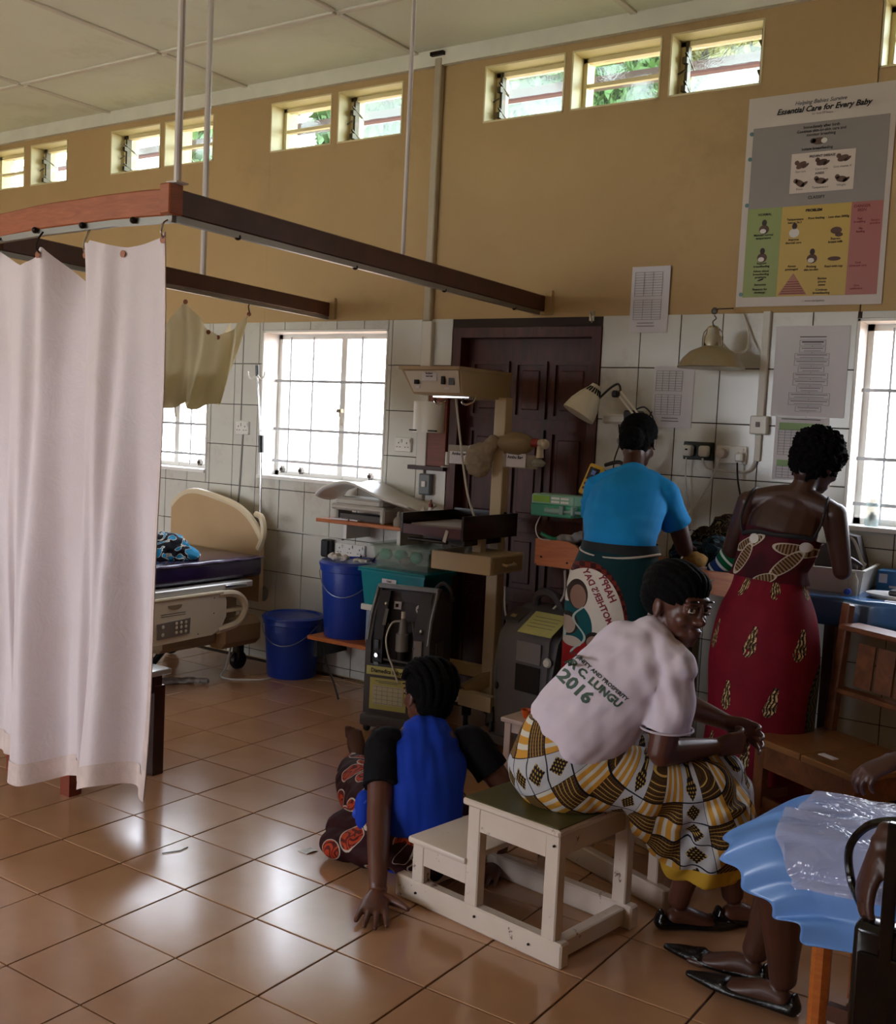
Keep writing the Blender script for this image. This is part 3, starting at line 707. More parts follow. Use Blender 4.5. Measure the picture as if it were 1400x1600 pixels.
for v in (.17, .29, .51, .94): B().lathe([(.006, 0), (.010, 0), (.010, .002), (.006, .002)], V(pr(.035, v))+V((0, -.001, 0)), 12, Euler((PI/2, 0, 0)).to_matrix()).build('ring_mark', mat('teal_ink', '#5c7f80', .5), po, world=True)
# trunking right of the poster, cable clips
tk = thing('cable_trunking', 'white vertical trunking on the tiles between the heat lamp and the flow chart', 'trunking', (-1.72, YW, 1.3))
B().b2((-1.735, YW-.035, 1.72), (-1.70, YW-.008, 2.22), bev=.003).build('trunking', mat('white_trunking'), tk, world=True)
B().b2((-1.76, YW-.05, 1.63), (-1.675, YW-.008, 1.72), bev=.006).build('isolator', white_pl, tk, world=True)
B().b2((-1.728, YW-.056, 1.665), (-1.710, YW-.05, 1.69)).build('switch', mat('red_switch', '#5a1f1a', .4), tk, world=True)
B().b2((-1.735, YW-.03, 1.50), (-1.705, YW-.008, 1.63), bev=.003).build('trunking', mat('white_trunking'), tk, world=True)
# green and white sockets with plugs
gs = outlet(-2.02, 1.535, 'green double socket plate with two white plugs', .155, .09, mat('green_plate', '#1f2c1c', .5), 0)
for x in (-2.062, -1.978):
    B().box((x, YW-.05, 1.535), (.05, .05, .055), bev=.012, seg=2).build('plug', white_pl, gs, world=True)
B().box((-2.062, YW-.077, 1.54), (.012, .003, .008)).build('fuse_window', ink, gs, world=True)
ws = outlet(-1.85, 1.525, 'white double socket with round plugs right of the green one', .155, .088)
B().lathe([(.02, 0), (.026, .01), (.024, .045), (.012, .05)], (-1.89, YW-.028, 1.53), 16, Euler((PI/2, 0, 0)).to_matrix()).build('plug', mat('beige_plug', '#c5b6a8', .4), ws, world=True)
B().box((-1.80, YW-.045, 1.515), (.04, .04, .045), bev=.008).build('plug', white_pl, ws, world=True)
def cable(pts, r_, m, lab, g='', k=6): return tag(B().tube(pts, r_, 6, smooth=k).build('power_cable', m), lab, 'cable')
wcab, bcab = mat('white_cable', '#cfcac2', .4), mat('black_cable', '#151314', .4)
cable([(-2.062, 5.12, 1.50), (-2.06, 5.13, 1.38), (-2.02, 5.15, 1.15), (-2.02, 5.1, 1.0)], .004, wcab, 'thin white cable hanging from the left plug of the green socket')
cable([(-1.978, 5.12, 1.50), (-1.95, 5.12, 1.455), (-1.86, 5.13, 1.445), (-1.76, 5.15, 1.45), (-1.725, 5.16, 1.50)], .006, wcab, 'white cable looping sideways from the right plug of the green socket to the trunking')
cable([(-1.89, 5.12, 1.50), (-1.95, 5.10, 1.33), (-2.06, 5.05, 1.17), (-2.2, 5.0, 1.04)], .006, wcab, 'white cable slanting down left from the round plug')
cable([(-1.80, 5.12, 1.49), (-1.79, 5.12, 1.40), (-1.74, 5.08, 1.25), (-1.70, 5.05, 1.06)], .005, bcab, 'black cable hanging from the right white socket')
# ------------------------------------------------------------------ hanging heat lamp
hl = thing('heat_lamp', 'round aluminium heat lamp hanging in front of the tiles', 'lamp', (-1.90, 4.95, 1.92))
alum = mat('spun_aluminium', '#b0a58f', .33, .9, var=.08, vs=14)
B().lathe([(.155, 0), (.158, .004), (.152, .012), (.135, .045), (.10, .08), (.055, .10), (.045, .105), (.042, .10), (.09, .075), (.13, .04), (.148, .01), (.152, .002)], (-1.90, 4.95, 1.93), 40).build('shade', alum, hl, world=True)
B().lathe([(.045, 0), (.042, .05), (.034, .06), (.03, .09), (.018, .10)], (-1.90, 4.95, 2.03), 20).build('lamp_holder', chrome, hl, world=True)
B().ell((-1.90, 4.95, 1.97), (.04, .04, .05)).build('bulb', mat('bulb_glass', '#d8d0c0', .2), hl, world=True)
B().tube([(-1.90, 4.95, 2.13), (-1.905, 4.95, 2.15), (-1.89, 4.95, 2.165), (-1.90, 4.95, 2.18)], .003, 6, smooth=4).lathe([(.012, -.003), (.017, 0), (.012, .003)], (-1.90, 4.95, 2.20), 14, Euler((PI/2, 0, 0)).to_matrix()).bar((-1.90, 4.96, 2.21), (-1.90, YW, 2.24), .006, .006).build('hook', mat('dull_brass2'), hl, world=True)
for s in (-1, 1): B().tube([(-1.90+s*.05, 4.95, 2.03), (-1.90+s*.045, 4.95, 2.10), (-1.90, 4.95, 2.135)], .0025, 5, smooth=3).build('yoke', chrome, hl, world=True)
B().tube([(-1.89, 4.95, 2.12), (-1.86, 4.98, 2.05), (-1.82, 5.02, 2.01), (-1.78, 5.08, 2.03), (-1.80, 5.15, 2.12), (-1.84, 5.17, 2.21)], .0055, 7, smooth=6).build('lamp_cable', wcab, hl, world=True)
# ------------------------------------------------------------------ wall-mounted reading lamp
al = thing('reading_lamp', 'cream adjustable reading lamp fixed to the wall by the door', 'lamp', (-2.38, YW, 1.6))
crm = mat('lamp_cream', '#d9d2bd', .35)
Rl = Euler((0, .42, 0)).to_matrix() @ Euler((-.35, 0, 0)).to_matrix()
B().lathe([(.088, -.09), (.086, -.07), (.078, -.03), (.058, .02), (.034, .06), (.026, .085), (.0, .09)], (-2.53, 4.93, 1.765), 30, Rl).build('lamp_shade', crm, al, world=True)
b = B()
for k in range(9):
    a = -1.9+k*.35; p = V((-2.53, 4.93, 1.765))+Rl @ V((.049*math.cos(a), .049*math.sin(a), .038)); q = V((-2.53, 4.93, 1.765))+Rl @ V((.033*math.cos(a), .033*math.sin(a), .066)); b.bar(p, q, .006, .006)
b.build('vent_slot', dark_hole, al, world=True)
B().tube([(-2.47, 4.95, 1.78), (-2.43, 4.98, 1.83), (-2.40, 5.0, 1.85), (-2.385, 5.0, 1.82), (-2.40, 5.0, 1.80)], .006, 6, smooth=4).box((-2.405, 4.99, 1.80), (.035, .04, .035), bev=.008).build('joint', black_p, al, world=True)
B().bar((-2.40, 5.0, 1.80), (-2.27, 5.05, 1.64), .010, .010).bar((-2.385, 5.0, 1.815), (-2.255, 5.05, 1.655), .010, .010).build('arm', crm, al, world=True)
B().box((-2.43, 5.08, 1.675), (.15, .07, .05), bev=.012).build('wall_bracket', white_pl, al, world=True)
B().box((-2.345, 5.09, 1.68), (.075, .10, .085), bev=.008).build('clamp_block', black_p, al, world=True)
B().tube([(-2.33, 5.05, 1.72), (-2.27, 5.05, 1.74), (-2.22, 5.05, 1.68), (-2.26, 5.05, 1.64), (-2.23, 5.05, 1.72)], .004, 6, smooth=5).tube([(-2.43, 5.1, 1.65), (-2.43, 5.12, 1.55), (-2.46, 5.13, 1.45), (-2.44, 5.1, 1.3)], .004, 6, smooth=5).build('lamp_cable', bcab, al, world=True)
# ------------------------------------------------------------------ hospital bed
putty = mat('bed_putty_plastic', '#b3946c', .45, var=.03); putty2 = mat('bed_pale_plastic', '#d8c7a6', .4)
bed = thing('hospital_bed', 'hospital bed with tan headboard and purple mattress in the left corner', 'bed', (-5.1, 4.2, 0))
# rounded headboard by the wall
hb = []
for k in range(33):
    u = -1+2*k/32; hb.append((u*.42, .41*(1-abs(u)**3.6*.40)+.65-.075*u))
hb = [(-.42, .42)]+hb+[(.42, .42)]
B().prism(hb, 0, .035, lambda u, v, d: (-5.17+u, 5.02-d, v)).build('headboard', putty, bed, world=True)
B().tube([(-5.17+u, 5.0, v) for u, v in hb[1:-1]], .022, 8).build('headboard_rim', putty2, bed, world=True)
B().tube([(-4.80, 4.99, .98), (-4.73, 4.97, .96), (-4.71, 4.97, .86), (-4.76, 4.98, .76)], .02, 8, smooth=5).build('push_handle', putty2, bed, world=True)
b = B(); b.b2((-5.52, 2.95, .60), (-4.66, 4.93, .735), bev=.035, seg=3)
mt_ = b.build('mattress', mat('purple_vinyl', '#2c1b38', .18, var=.2, vs=4, bump=.35, bs=22), bed, world=True)
b = B()
b.tube([(-4.66, 4.93-.06*k, .722+.003*math.sin(k*1.9)) for k in range(33)], .006, 6)
b.build('mattress_seam', mat('purple_seam', '#6b5b7c', .3), mt_, world=True)
B().b2((-5.5, 2.95, .555), (-4.62, 4.80, .595), bev=.006).build('deck_frame', mat('bed_pale_metal', '#cfcbc3', .35, .2), bed, world=True)
B().b2((-4.632, 4.56, .565), (-4.612, 4.74, .585), bev=.004).build('end_bracket', chrome, bed, world=True)
# side rail panel with loop handle (lies in the YZ plane, outer face +X)
XS = -4.60
yy0, yy1 = 3.55, 4.45
pan = [(yy0, .285), (4.45, .30), (4.52, .33), (4.56, .40), (4.56, .50), (4.53, .552), (yy0, .55)]
B().prism(pan, 0, .035, lambda u, v, d: (XS-d, u, v)).build('side_rail', mat('side_rail_cream', '#dccfb6', .4), bed, world=True)
B().tube([(XS-.015, 4.50, .535), (XS-.01, 4.62, .53), (XS-.008, 4.70, .49), (XS-.008, 4.72, .42), (XS-.008, 4.66, .345), (XS-.012, 4.50, .318)], .022, 8, smooth=6).build('loop_handle', putty2, bed, world=True)
B().tube([(XS-.005, yy0, .547), (XS-.005, 4.53, .548)], .012, 8).build('rail_lip', putty2, bed, world=True)
B().b2((XS-.002, 4.52, .42), (XS-.03, 4.70, .44)).build('loop_bar', putty2, bed, world=True)
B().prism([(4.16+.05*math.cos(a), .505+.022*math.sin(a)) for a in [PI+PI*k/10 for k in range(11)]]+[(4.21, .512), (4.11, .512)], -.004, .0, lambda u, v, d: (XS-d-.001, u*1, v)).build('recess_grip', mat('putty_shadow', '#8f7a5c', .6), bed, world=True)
B().prism([(4.03, .325), (4.27, .335), (4.275, .425), (4.03, .415)], -.006, 0, lambda u, v, d: (XS-d, u, v)).build('control_pad', mat('control_grey', '#7d7168', .5), bed, world=True)
b = B()
for y in (4.06,):
    for z in (.35, .395): b.ell((XS+.007, y+.012, z), (.003, .011, .011), n=10, m=6)
for y in (4.17, 4.205, 4.24):
    for z in (.352, .38, .405): b.ell((XS+.007, y, z), (.003, .010, .010), n=10, m=6)
b.build('button', mat('button_pale', '#c9bfa9', .5), bed, world=True)
b = B()
for z in (.45, .462): b.b2((XS, 4.06, z), (XS+.001, 4.24, z+.003))
for y, z in ((3.95, .50), (3.95, .38), (4.0, .30), (4.46, .52), (4.46, .43), (4.34, .32)): b.ell((XS+.001, y, z), (.002, .004, .004), n=8, m=5)
b.build('screw_and_print', ink, bed, world=True)
B().b2((-5.4, 3.3, .36), (-4.70, 4.75, .50), bev=.01).b2((-4.95, 4.15, .20), (-4.72, 4.62, .36), bev=.03).b2((-5.3, 3.2, .20), (-4.85, 4.9, .26), bev=.01).build('base_frame', mat('bed_under', '#a08b6c', .6), bed, world=True)
b = B().b2((-4.86, 4.62, .16), (-4.70, 5.0, .34), bev=.04); b.build('base_cover', putty, bed, world=True)
for x, y in ((-4.78, 4.85), (-5.4, 4.85), (-4.78, 3.2), (-5.4, 3.2)):
    wr = B().lathe([(.0, -.02), (.055, -.02), (.062, 0), (.055, .02), (0, .02)], (x, y, .062), 20, Euler((0, PI/2, 0)).to_matrix()).b2((x-.03, y-.03, .06), (x+.03, y+.03, .22), bev=.01)
    wr.build('castor', black_p, bed, world=True)
B().tube([(-4.78, 4.3, .26), (-4.75, 4.1, .12), (-4.74, 3.8, .05)], .02, 6).build('brake_lever', black_p, bed, world=True)
bed.location += V((-.07, 0, -.0))
# iv pole clamped to the bed
iv = thing('iv_pole', 'thin steel iv pole with white hooks standing at the bed corner', 'iv pole', (-4.92, 5.09, .4))
B().cyl((-4.915, 5.09, .45), (-4.945, 5.09, 1.42), .008, n=8).cyl((-4.945, 5.09, 1.42), (-5.005, 5.09, 1.90), .0055, n=8).build('pole', chrome, iv, world=True)
B().cyl((-4.942, 5.09, 1.37), (-4.948, 5.09, 1.48), .018, n=10).build('collar', black_p, iv, world=True)
B().cyl((-5.00, 5.09, 1.86), (-5.005, 5.09, 1.93), .011, n=8).build('pole_tip', black_p, iv, world=True)
for s in (-1, 1): B().tube([(-5.0, 5.09, 1.87), (-5.0+s*.04, 5.08, 1.84), (-5.0+s*.07, 5.08, 1.86), (-5.0+s*.075, 5.08, 1.89)], .006, 6, smooth=4).build('hook', white_pl, iv, world=True)
B().box((-4.93, 5.05, .46), (.10, .08, .05), bev=.01).lathe([(0, -.02), (.045, -.02), (.05, 0), (.045, .02), (0, .02)], (-4.86, 5.06, .46), 16, Euler((0, PI/2, .3)).to_matrix()).build('clamp', mat('clamp_grey', '#6b6660', .5, .4), iv, world=True)
# bundle of printed cloth on the bed
def blob(name, prims, m, parent=None, voxel=.006, smooth=4, world=True, loc=None, wr=0, ws=12, raw=False, dec=0):
    """one continuous surface grown around overlapping closed shapes"""
    b = B() if not isinstance(prims, B) else prims
    if not isinstance(prims, B):
        for f in prims: f(b)
    me = bpy.data.meshes.new('t'); bmesh.ops.recalc_face_normals(b.bm, faces=b.bm.faces); b.bm.to_mesh(me); b.bm.free()
    o = bpy.data.objects.new('t', me); COL.objects.link(o)
    rm = o.modifiers.new('r', 'REMESH'); rm.mode = 'VOXEL'; rm.voxel_size = voxel
    if smooth: sm = o.modifiers.new('s', 'SMOOTH'); sm.iterations = smooth; sm.factor = .5
    if dec: d = o.modifiers.new('d', 'DECIMATE'); d.ratio = dec
    dg = bpy.context.evaluated_depsgraph_get(); e = bpy.data.meshes.new_from_object(o.evaluated_get(dg))
    bpy.data.objects.remove(o); bpy.data.meshes.remove(me); e.name = name
    if wr:
        vs = e.vertices; ns = [v.normal.copy() for v in vs]
        for v, nn in zip(vs, ns):
            f = wr(v.co) if callable(wr) else wr*(noise.noise(v.co*ws)+.5*noise.noise(v.co*ws*2.3))
            v.co += nn*f
    if raw: return e
    return place(e, name, m, parent, world, loc)
def place(e, name, m, parent=None, world=True, loc=None):
    if parent is not None:
        if world: e.transform(mw(parent).inverted())
    elif loc is not None: e.transform(Matrix.Translation(-V(loc)))
    e.materials.clear(); e.materials.append(m); e.polygons.foreach_set('use_smooth', [True]*len(e.polygons))
    o = bpy.data.objects.new(name, e); COL.objects.link(o)
    if parent is not None: o.parent = parent
    elif loc is not None: o.location = loc
    return o
def swirl_mat(name, c1, c2, c3, scale=14, co='Object', w_=.12, rough=.8):
    if name in _M: return _M[name].m
    M = Mat(name, hx(c1), rough, spec=.2); _M[name] = M; c = M.coord(co)
    f = M.e(M.noise(scale, 1, c, .4, 1.5)); band = ((f-.5).ab() < .022)
    base = M.mix(f > .52, hx(c1), hx(c2)); M.color(M.mix(band, base, hx(c3))); return M.m
bun = blob('cloth_bundle', B().ell((-5.10, 4.22, .80), (.20, .17, .10)).ell((-4.97, 4.34, .80), (.16, .13, .09)).ell((-4.90, 4.40, .76), (.13, .1, .05)), swirl_mat('blue_print_cloth', '#181b24', '#2a86b0', '#d8d2c4', 11), None, .01, 6, wr=.012, ws=22, loc=(-5.05, 4.15, .71))
tag(bun, 'bundle of black, blue and white printed cloth lying on the purple mattress', 'cloth bundle')
# loose cable and cloth scrap on the floor by the bed
cable([(-4.85, 4.80, .2), (-4.80, 4.70, .05), (-4.72, 4.60, .008), (-4.55, 4.72, .006), (-4.52, 4.80, .006)], .006, wcab, 'white cable drooping onto the floor under the bed')
tag(blob('cloth_scrap', B().box((-4.86, 4.33, .012), (.22, .09, .02), (0, 0, 1.0)).box((-4.74, 4.42, .02), (.12, .05, .02), (0, 0, .6)), mat('grey_rag', '#8d827a', .9), None, .006, 4, wr=.008, ws=30, loc=(-4.82, 4.36, 0)), 'crumpled grey rag on the floor under the bed', 'rag')
# litter by the wall
for s, (x, y) in zip(range(7), ((-4.25, 5.08), (-4.15, 5.05), (-4.05, 5.1), (-4.2, 4.98), (-4.0, 5.0), (-4.1, 5.12), (-3.95, 5.07))): 
    tag(B().tube([(x-.1, y, .004), (x, y+random.uniform(-.03, .03), .01), (x+.1, y+random.uniform(-.03, .03), .004)], .0018, 5, smooth=5).build('straw', mat('straw', '#b58f66', .8)), 'thin dry stalk among floor litter by the skirting, %s' % ('furthest left', 'second from the left', 'middle one lying deepest', 'left one nearest the viewer', 'right one nearest the viewer', 'one touching the skirting', 'furthest right')[s], 'straw', 'stalks of floor litter by the skirting')
tag(B().grid(4, 4, lambda u, v: (-2.60+.045*u+.012*v, 2.94+.05*v, .002+.006*abs(math.sin(u*4)*math.sin(v*3)))).build('paper_scrap', mat('scrap_white', '#e8e6e2', .6), solid=.001), 'small torn white paper scrap on the floor tiles', 'paper scrap')
tag(B().tube([(-2.95, 2.60, .003), (-2.92, 2.66, .003), (-2.925, 2.70, .003)], .002, 5).build('twig', mat('dark_twig', '#3d2a20', .8)), 'tiny dark twig on the floor tiles', 'twig')
# ------------------------------------------------------------------ table behind the white curtain
tb = thing('side_table', 'dark wooden side table standing behind the white curtain', 'table', (-3.9, 3.0, 0), math.radians(0))
dk = wood('dark_table_wood', '#2a100b', '#3c1a10', .35)
B().b2((-4.20, 2.68, .45), (-3.62, 3.22, .475), bev=.004).build('tabletop', mat('tabletop_reflection', '#a9a39c', .06), tb, world=True)  # pale base colour paints the bright reflection on the dark wooden top
B().b2((-4.17, 2.71, .37), (-3.65, 3.19, .45)).build('apron', dk, tb, world=True)
for x, y in ((-3.67, 3.17), (-3.71, 2.77), (-4.13, 2.80), (-4.15, 3.17)): B().bar((x, y, 0), (x, y, .40), .06, .06).build('leg', dk if y > 3 else wood('red_table_leg', '#6b2a17', '#84371f', .4), tb, world=True)
# ------------------------------------------------------------------ shelves, buckets, boxes
s1 = thing('wall_shelf', 'upper orange-brown wall shelf under the left barred window', 'shelf', (-3.9, 5.0, .98))
B().b2((-4.29, 4.90, .99), (-3.46, YW-.01, 1.012), bev=.003).build('board', orangew, s1, world=True)
for x in (-4.1, -3.7): B().b2((x-.012, 4.95, .90), (x+.012, YW-.01, .985)).build('bracket', white_pl, s1, world=True)
s2 = thing('wall_shelf', 'lower orange-brown wall shelf carrying the upright blue bucket', 'shelf', (-4.0, 5.0, .28))
B().b2((-4.235, 4.80, .295), (-3.50, YW-.01, .318), bev=.003).build('board', orangew, s2, world=True)
for x in (-4.25, -3.65): B().b2((x-.012, 4.9, .17), (x+.012, YW-.01, .29)).build('bracket', black_p, s2, world=True)
blue = mat('blue_bucket_plastic', '#123a9c', .3, spec=.6)
def bucket(x, y, z, h, r_, lab):
    t = thing('lidded_bucket', lab, 'bucket', (x, y, z))
    B().lathe([(r_*.80, 0), (r_*.82, .005), (r_*.97, h*.86), (r_*1.02, h*.87), (r_*1.02, h*.93), (r_, h*.94)], n=36).build('tub', blue, t)
    B().lathe([(r_*1.05, h*.93), (r_*1.06, h*.97), (r_*.98, h), (r_*.9, h), (r_*.88, h*.975), (r_*.3, h*.98), (0, h*.98)], n=36, cap=False).build('lid', blue, t)
    b = B(); pts = [(r_*1.03*math.cos(a), r_*1.03*math.sin(a), h*(.86-.30*math.sin((a+2.4)/2.4*PI) if 1 else 0)) for a in [-2.4+2.4*k/16 for k in range(17)]]
    b.tube(pts, .003, 5).build('handle', mat('wire_handle', '#8a93a6', .4, .7), t); return t
bucket(-4.515, 4.985, 0, .385, .185, 'blue lidded bucket standing on the floor beside the bed')
bucket(-4.065, 4.985, .318, .455, .184, 'blue lidded bucket standing on the lower wall shelf')
tag(blob('paper_wad', B().ell((-4.15, 4.93, .79), (.05, .04, .02)).ell((-4.10, 4.95, .785), (.04, .03, .018)), mat('paper_wad', '#cfc6ba', .8), None, .004, 2, wr=.008, ws=40, loc=(-4.13, 4.94, .77)), 'crumpled pale paper on the lid of the shelf bucket', 'paper')
tag(blob('paper_wad', B().box((-3.98, 4.97, .781), (.09, .05, .016), (0, 0, .3)), mat('paper_wad'), None, .004, 2, wr=.006, ws=40, loc=(-3.98, 4.97, .77)), 'flat folded pale paper right of the wad on the shelf bucket lid', 'paper')
def clearp(name, col, alpha, rough=.25):
    M = Mat(name, hx(col), rough); _M[name] = M
    t = M.node('ShaderNodeBsdfTransparent'); t.inputs[0].default_value = (*[min(1, c*1.2+.2) for c in hx(col)], 1)
    mx = M.node('ShaderNodeMixShader'); mx.inputs[0].default_value = alpha
    M.link(t.outputs[0], mx.inputs[1]); M.link(M.b.outputs[0], mx.inputs[2]); M.link(mx.outputs[0], M.out.inputs[0]); return M.m
def bin_(name, lab, x0, x1, y0, y1, z0, z1, m, lidm, lid=True, taper=.02):
    t = thing(name, lab, 'storage box', ((x0+x1)/2, (y0+y1)/2, z0)); b = B(); th = .004
    def ring(k, z, s): return [(x0+k+s, y0+k+s, z), (x1-k-s, y0+k+s, z), (x1-k-s, y1-k-s, z), (x0+k+s, y1-k-s, z)]
    rr = [[b.bm.verts.new(p) for p in q] for q in (ring(0, z1, 0), ring(0, z0, taper), ring(th, z0+th, taper), ring(th, z1, 0))]
    b._skin(rr[:2], False); b.bm.faces.new(rr[1][::-1]); b._skin(rr[2:], False); b.bm.faces.new(rr[2]); b._skin([rr[3], rr[0]], False)
    b.build('tub', m, t, world=True)
    f = B()
    for q in (((x0-.012, y0-.012, z1-.012), (x1+.012, y0+.002, z1)), ((x0-.012, y1-.002, z1-.012), (x1+.012, y1+.012, z1)), ((x0-.012, y0, z1-.012), (x0+.002, y1, z1)), ((x1-.002, y0, z1-.012), (x1+.012, y1, z1))): f.b2(*q)
    f.build('rim', m, t, world=True)
    if lid: B().b2((x0-.014, y0-.014, z1+.001), (x1+.014, y1+.014, z1+.012), bev=.004).build('lid', lidm, t, world=True)
    return t
teal = clearp('teal_translucent_plastic', '#18a0ae', .66); clr = clearp('clear_plastic', '#c9cfca', .2)
tb1 = bin_('plastic_bin', 'teal translucent storage box with a white label, under the clear box', -3.87, -3.42, 4.83, 5.12, .555, .76, teal, teal)
b = B()
for k in range(5): b.tube([(-3.82+.07*k, 4.90, .605), (-3.79+.07*k, 4.88, .675), (-3.74+.07*k, 4.90, .715), (-3.73+.07*k, 4.93, .635)], .012, 6, smooth=4)
tag(b.build('tubing', mat('pale_teal_tubing', '#7cc4c6', .4)), 'coils of plastic tubing inside the teal storage box', 'tubing')
B().box((-3.66, 4.826, .69), (.10, .002, .06)).build('paper_label', paper_m, tb1, world=True)
for k, s in enumerate(('Used', 'Reusable', 'circuits')): lettering(s, .017, ink, tb1, (1, 0, 0), (0, 0, 1), (-3.66, 4.8245, .708-.018*k), .0006)
bx = thing('storage_stand', 'white plastic crate under the teal storage box on the lower shelf', 'crate', (-3.7, 5.0, .318))
B().b2((-3.85, 4.86, .318), (-3.46, 5.12, .553), bev=.012).build('crate', mat('pale_crate', '#8fa3b8', .5), bx, world=True)
B().b2((-3.87, 4.84, .52), (-3.44, 5.14, .554), bev=.004).build('rim', white_pl, bx, world=True)
cb = bin_('plastic_bin', 'clear plastic box with green packets on top of the teal box', -3.83, -3.43, 4.88, 5.12, .773, .90, clr, clr)
for x, z in ((-3.77, .845), (-3.66, .85), (-3.55, .845)): tag(blob('green_packet', B().ell((x, 4.93, z), (.045, .03, .035)), mat('mint_plastic', '#4fb094', .5), None, .006, 2, wr=.006, ws=30, loc=(x, 4.93, z-.035)), {-3.77: 'mint green packet at the left inside the clear box', -3.66: 'mint green packet in the middle of the clear box', -3.55: 'mint green packet at the right inside the clear box'}[x], 'packet')
tag(blob('packet', B().ell((-3.62, 4.94, .815), (.06, .04, .03)), mat('brown_packet', '#7a5a50', .6), None, .006, 2, wr=.008, ws=30, loc=(-3.62, 4.94, .78)), 'brownish packet at the bottom of the clear box', 'packet')
cable([(-4.13, 5.15, .78), (-4.10, 5.12, .74), (-4.02, 5.10, .75), (-3.98, 5.12, .80), (-4.0, 5.16, .81)], .006, bcab, 'black cable curling at the right end of the long socket strip')
cable([(-4.14, 4.84, .288), (-4.08, 4.80, .18), (-3.95, 4.72, .10), (-3.85, 4.65, .03)], .006, bcab, 'black cable from under the lower shelf towards the grey concentrator')
cable([(-4.95, 5.165, .88), (-4.6, 5.17, .87), (-4.3, 5.165, .86)], .005, wcab, 'white cable running along the tiles under the left barred window')
# baby weighing scale on the upper shelf
scl = thing('baby_scale', 'white baby weighing scale with a curved tray on the upper shelf', 'scale', (-3.9, 5.0, 1.012))
def tray(u, v):
    x = -4.27+u*.70; y = 4.86+v*.27
    z = 1.165+.055*math.exp(-((u-.33)/.22)**2)-.075*(u-.55)*(u > .55)*1.6-.045*((u-.12)**2/.015 if u < .12 else 0)*1 + .03*(2*v-1)**2
    if .55 < u: z += .0
    return (x, y, z)
B().grid(40, 10, tray).build('tray', mat('scale_white', '#d5d2cb', .3), scl, world=True, solid=.012, smooth=True)
B().b2((-4.17, 4.93, 1.10), (-3.82, 5.10, 1.15), bev=.015).b2((-4.19, 4.91, 1.075), (-3.78, 4.95, 1.11), bev=.012).b2((-3.81, 4.90, 1.014), (-3.775, 5.10, 1.10), bev=.01).b2((-4.20, 4.95, 1.014), (-4.165, 5.10, 1.10), bev=.01).build('base', mat('scale_white2', '#b9b4aa', .4), scl, world=True)
B().b2((-4.15, 4.96, 1.014), (-3.83, 5.08, 1.05)).build('foot_plate', mat('dark_base', '#4a4340', .6), scl, world=True)
bo = thing('small_bottle', 'small clear teat bottle on the upper shelf under the scale', 'bottle', (-3.69, 4.93, 1.013))
B().lathe([(.028, 0), (.03, .01), (.03, .035), (.02, .05), (.012, .055), (.010, .075), (.004, .085)], (-3.69, 4.93, 1.013), 18).build('body', clearp('bottle_clear', '#c9c5b8', .5), bo, world=True)
tag(B().box((-4.12, 4.94, 1.018), (.12, .07, .008), (0, 0, .2)).box((-4.02, 4.95, 1.018), (.09, .05, .006), (0, 0, -.2)).build('paper_slips', paper_m), 'loose paper slips on the upper shelf under the scale', 'paper')
sb = thing('spray_bottle', 'white and blue antiseptic bottle on the infant warmer tray edge', 'bottle', (-3.47, 4.93, 1.012))
B().lathe([(.027, 0), (.028, .005), (.028, .045), (.027, .10), (.012, .115), (.011, .13)], (-3.47, 4.93, 1.013), 20).build('body', mat('bottle_white', '#d5d3d2', .35), sb, world=True)
B().lathe([(.0285, .045), (.0285, .09)], (-3.47, 4.93, 1.013), 20, cap=False).build('blue_label', mat('label_blue', '#3f6fb0', .5), sb, world=True)
B().lathe([(.0288, .09), (.0288, .098)], (-3.47, 4.93, 1.013), 20, cap=False).build('red_band', mat('label_red', '#a93a3a', .5), sb, world=True)
B().lathe([(.013, .128), (.013, .145), (.006, .15), (.005, .17)], (-3.47, 4.93, 1.013), 14).build('cap', mat('cap_brown', '#7a2f28', .4), sb, world=True)
sb = thing('small_bottle', 'plain white bottle just left of the blue-labelled one', 'bottle', (-3.54, 4.96, 1.012))
B().lathe([(.02, 0), (.02, .10), (.010, .115), (.01, .125)], (-3.54, 4.96, 1.013), 16).build('body', mat('bottle_white'), sb, world=True)
# ------------------------------------------------------------------ infant warmer
iw = thing('infant_warmer', 'cream infant radiant warmer with maroon tray in front of the door', 'infant warmer', (-3.05, 4.7, 0))
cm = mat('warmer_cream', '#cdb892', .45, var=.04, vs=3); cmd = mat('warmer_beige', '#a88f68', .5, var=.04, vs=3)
# head: wedge-fronted box, control face towards the room
X0, X1, Y0, Y1 = -3.33, -3.00, 4.47, 4.95
sec = [(0, 0), (.13, -.0), (.14, .0)]
b = B()
vb = [(X0+.03, Y0+.02, 1.755), (X1, Y0+.02, 1.755), (X1, Y1, 1.745), (X0+.03, Y1, 1.745), (X0-.03, Y0-.01, 1.875), (X1, Y0-.01, 1.89), (X1, Y1, 1.885), (X0-.03, Y1, 1.885)]
vv = [b.bm.verts.new(p) for p in vb]
for f in ((0, 3, 2, 1), (4, 5, 6, 7), (0, 1, 5, 4), (1, 2, 6, 5), (2, 3, 7, 6), (3, 0, 4, 7)): b.bm.faces.new([vv[i] for i in f])
b.b2((X0-.04, Y0-.025, 1.878), (X1+.005, Y1, 1.895))
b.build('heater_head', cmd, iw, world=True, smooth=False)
fm = mat('panel_white', '#cfc7b8', .4)
fy = lambda z: Y0+.02-.03*(z-1.755)/.125-.003
B().prism([(X0+.035, 1.765), (X1-.01, 1.765), (X1-.01, 1.875), (X0-.01, 1.868)], 0, .002, lambda u, v, d: (u, fy(v)-d, v)).build('control_panel', fm, iw, world=True, smooth=False)
def pbox(x, z, w_, h, m, nm, d=.004): return B().box((x, fy(z)-.002-d/2, z), (w_, d, h)).build(nm, m, iw, world=True, smooth=False)
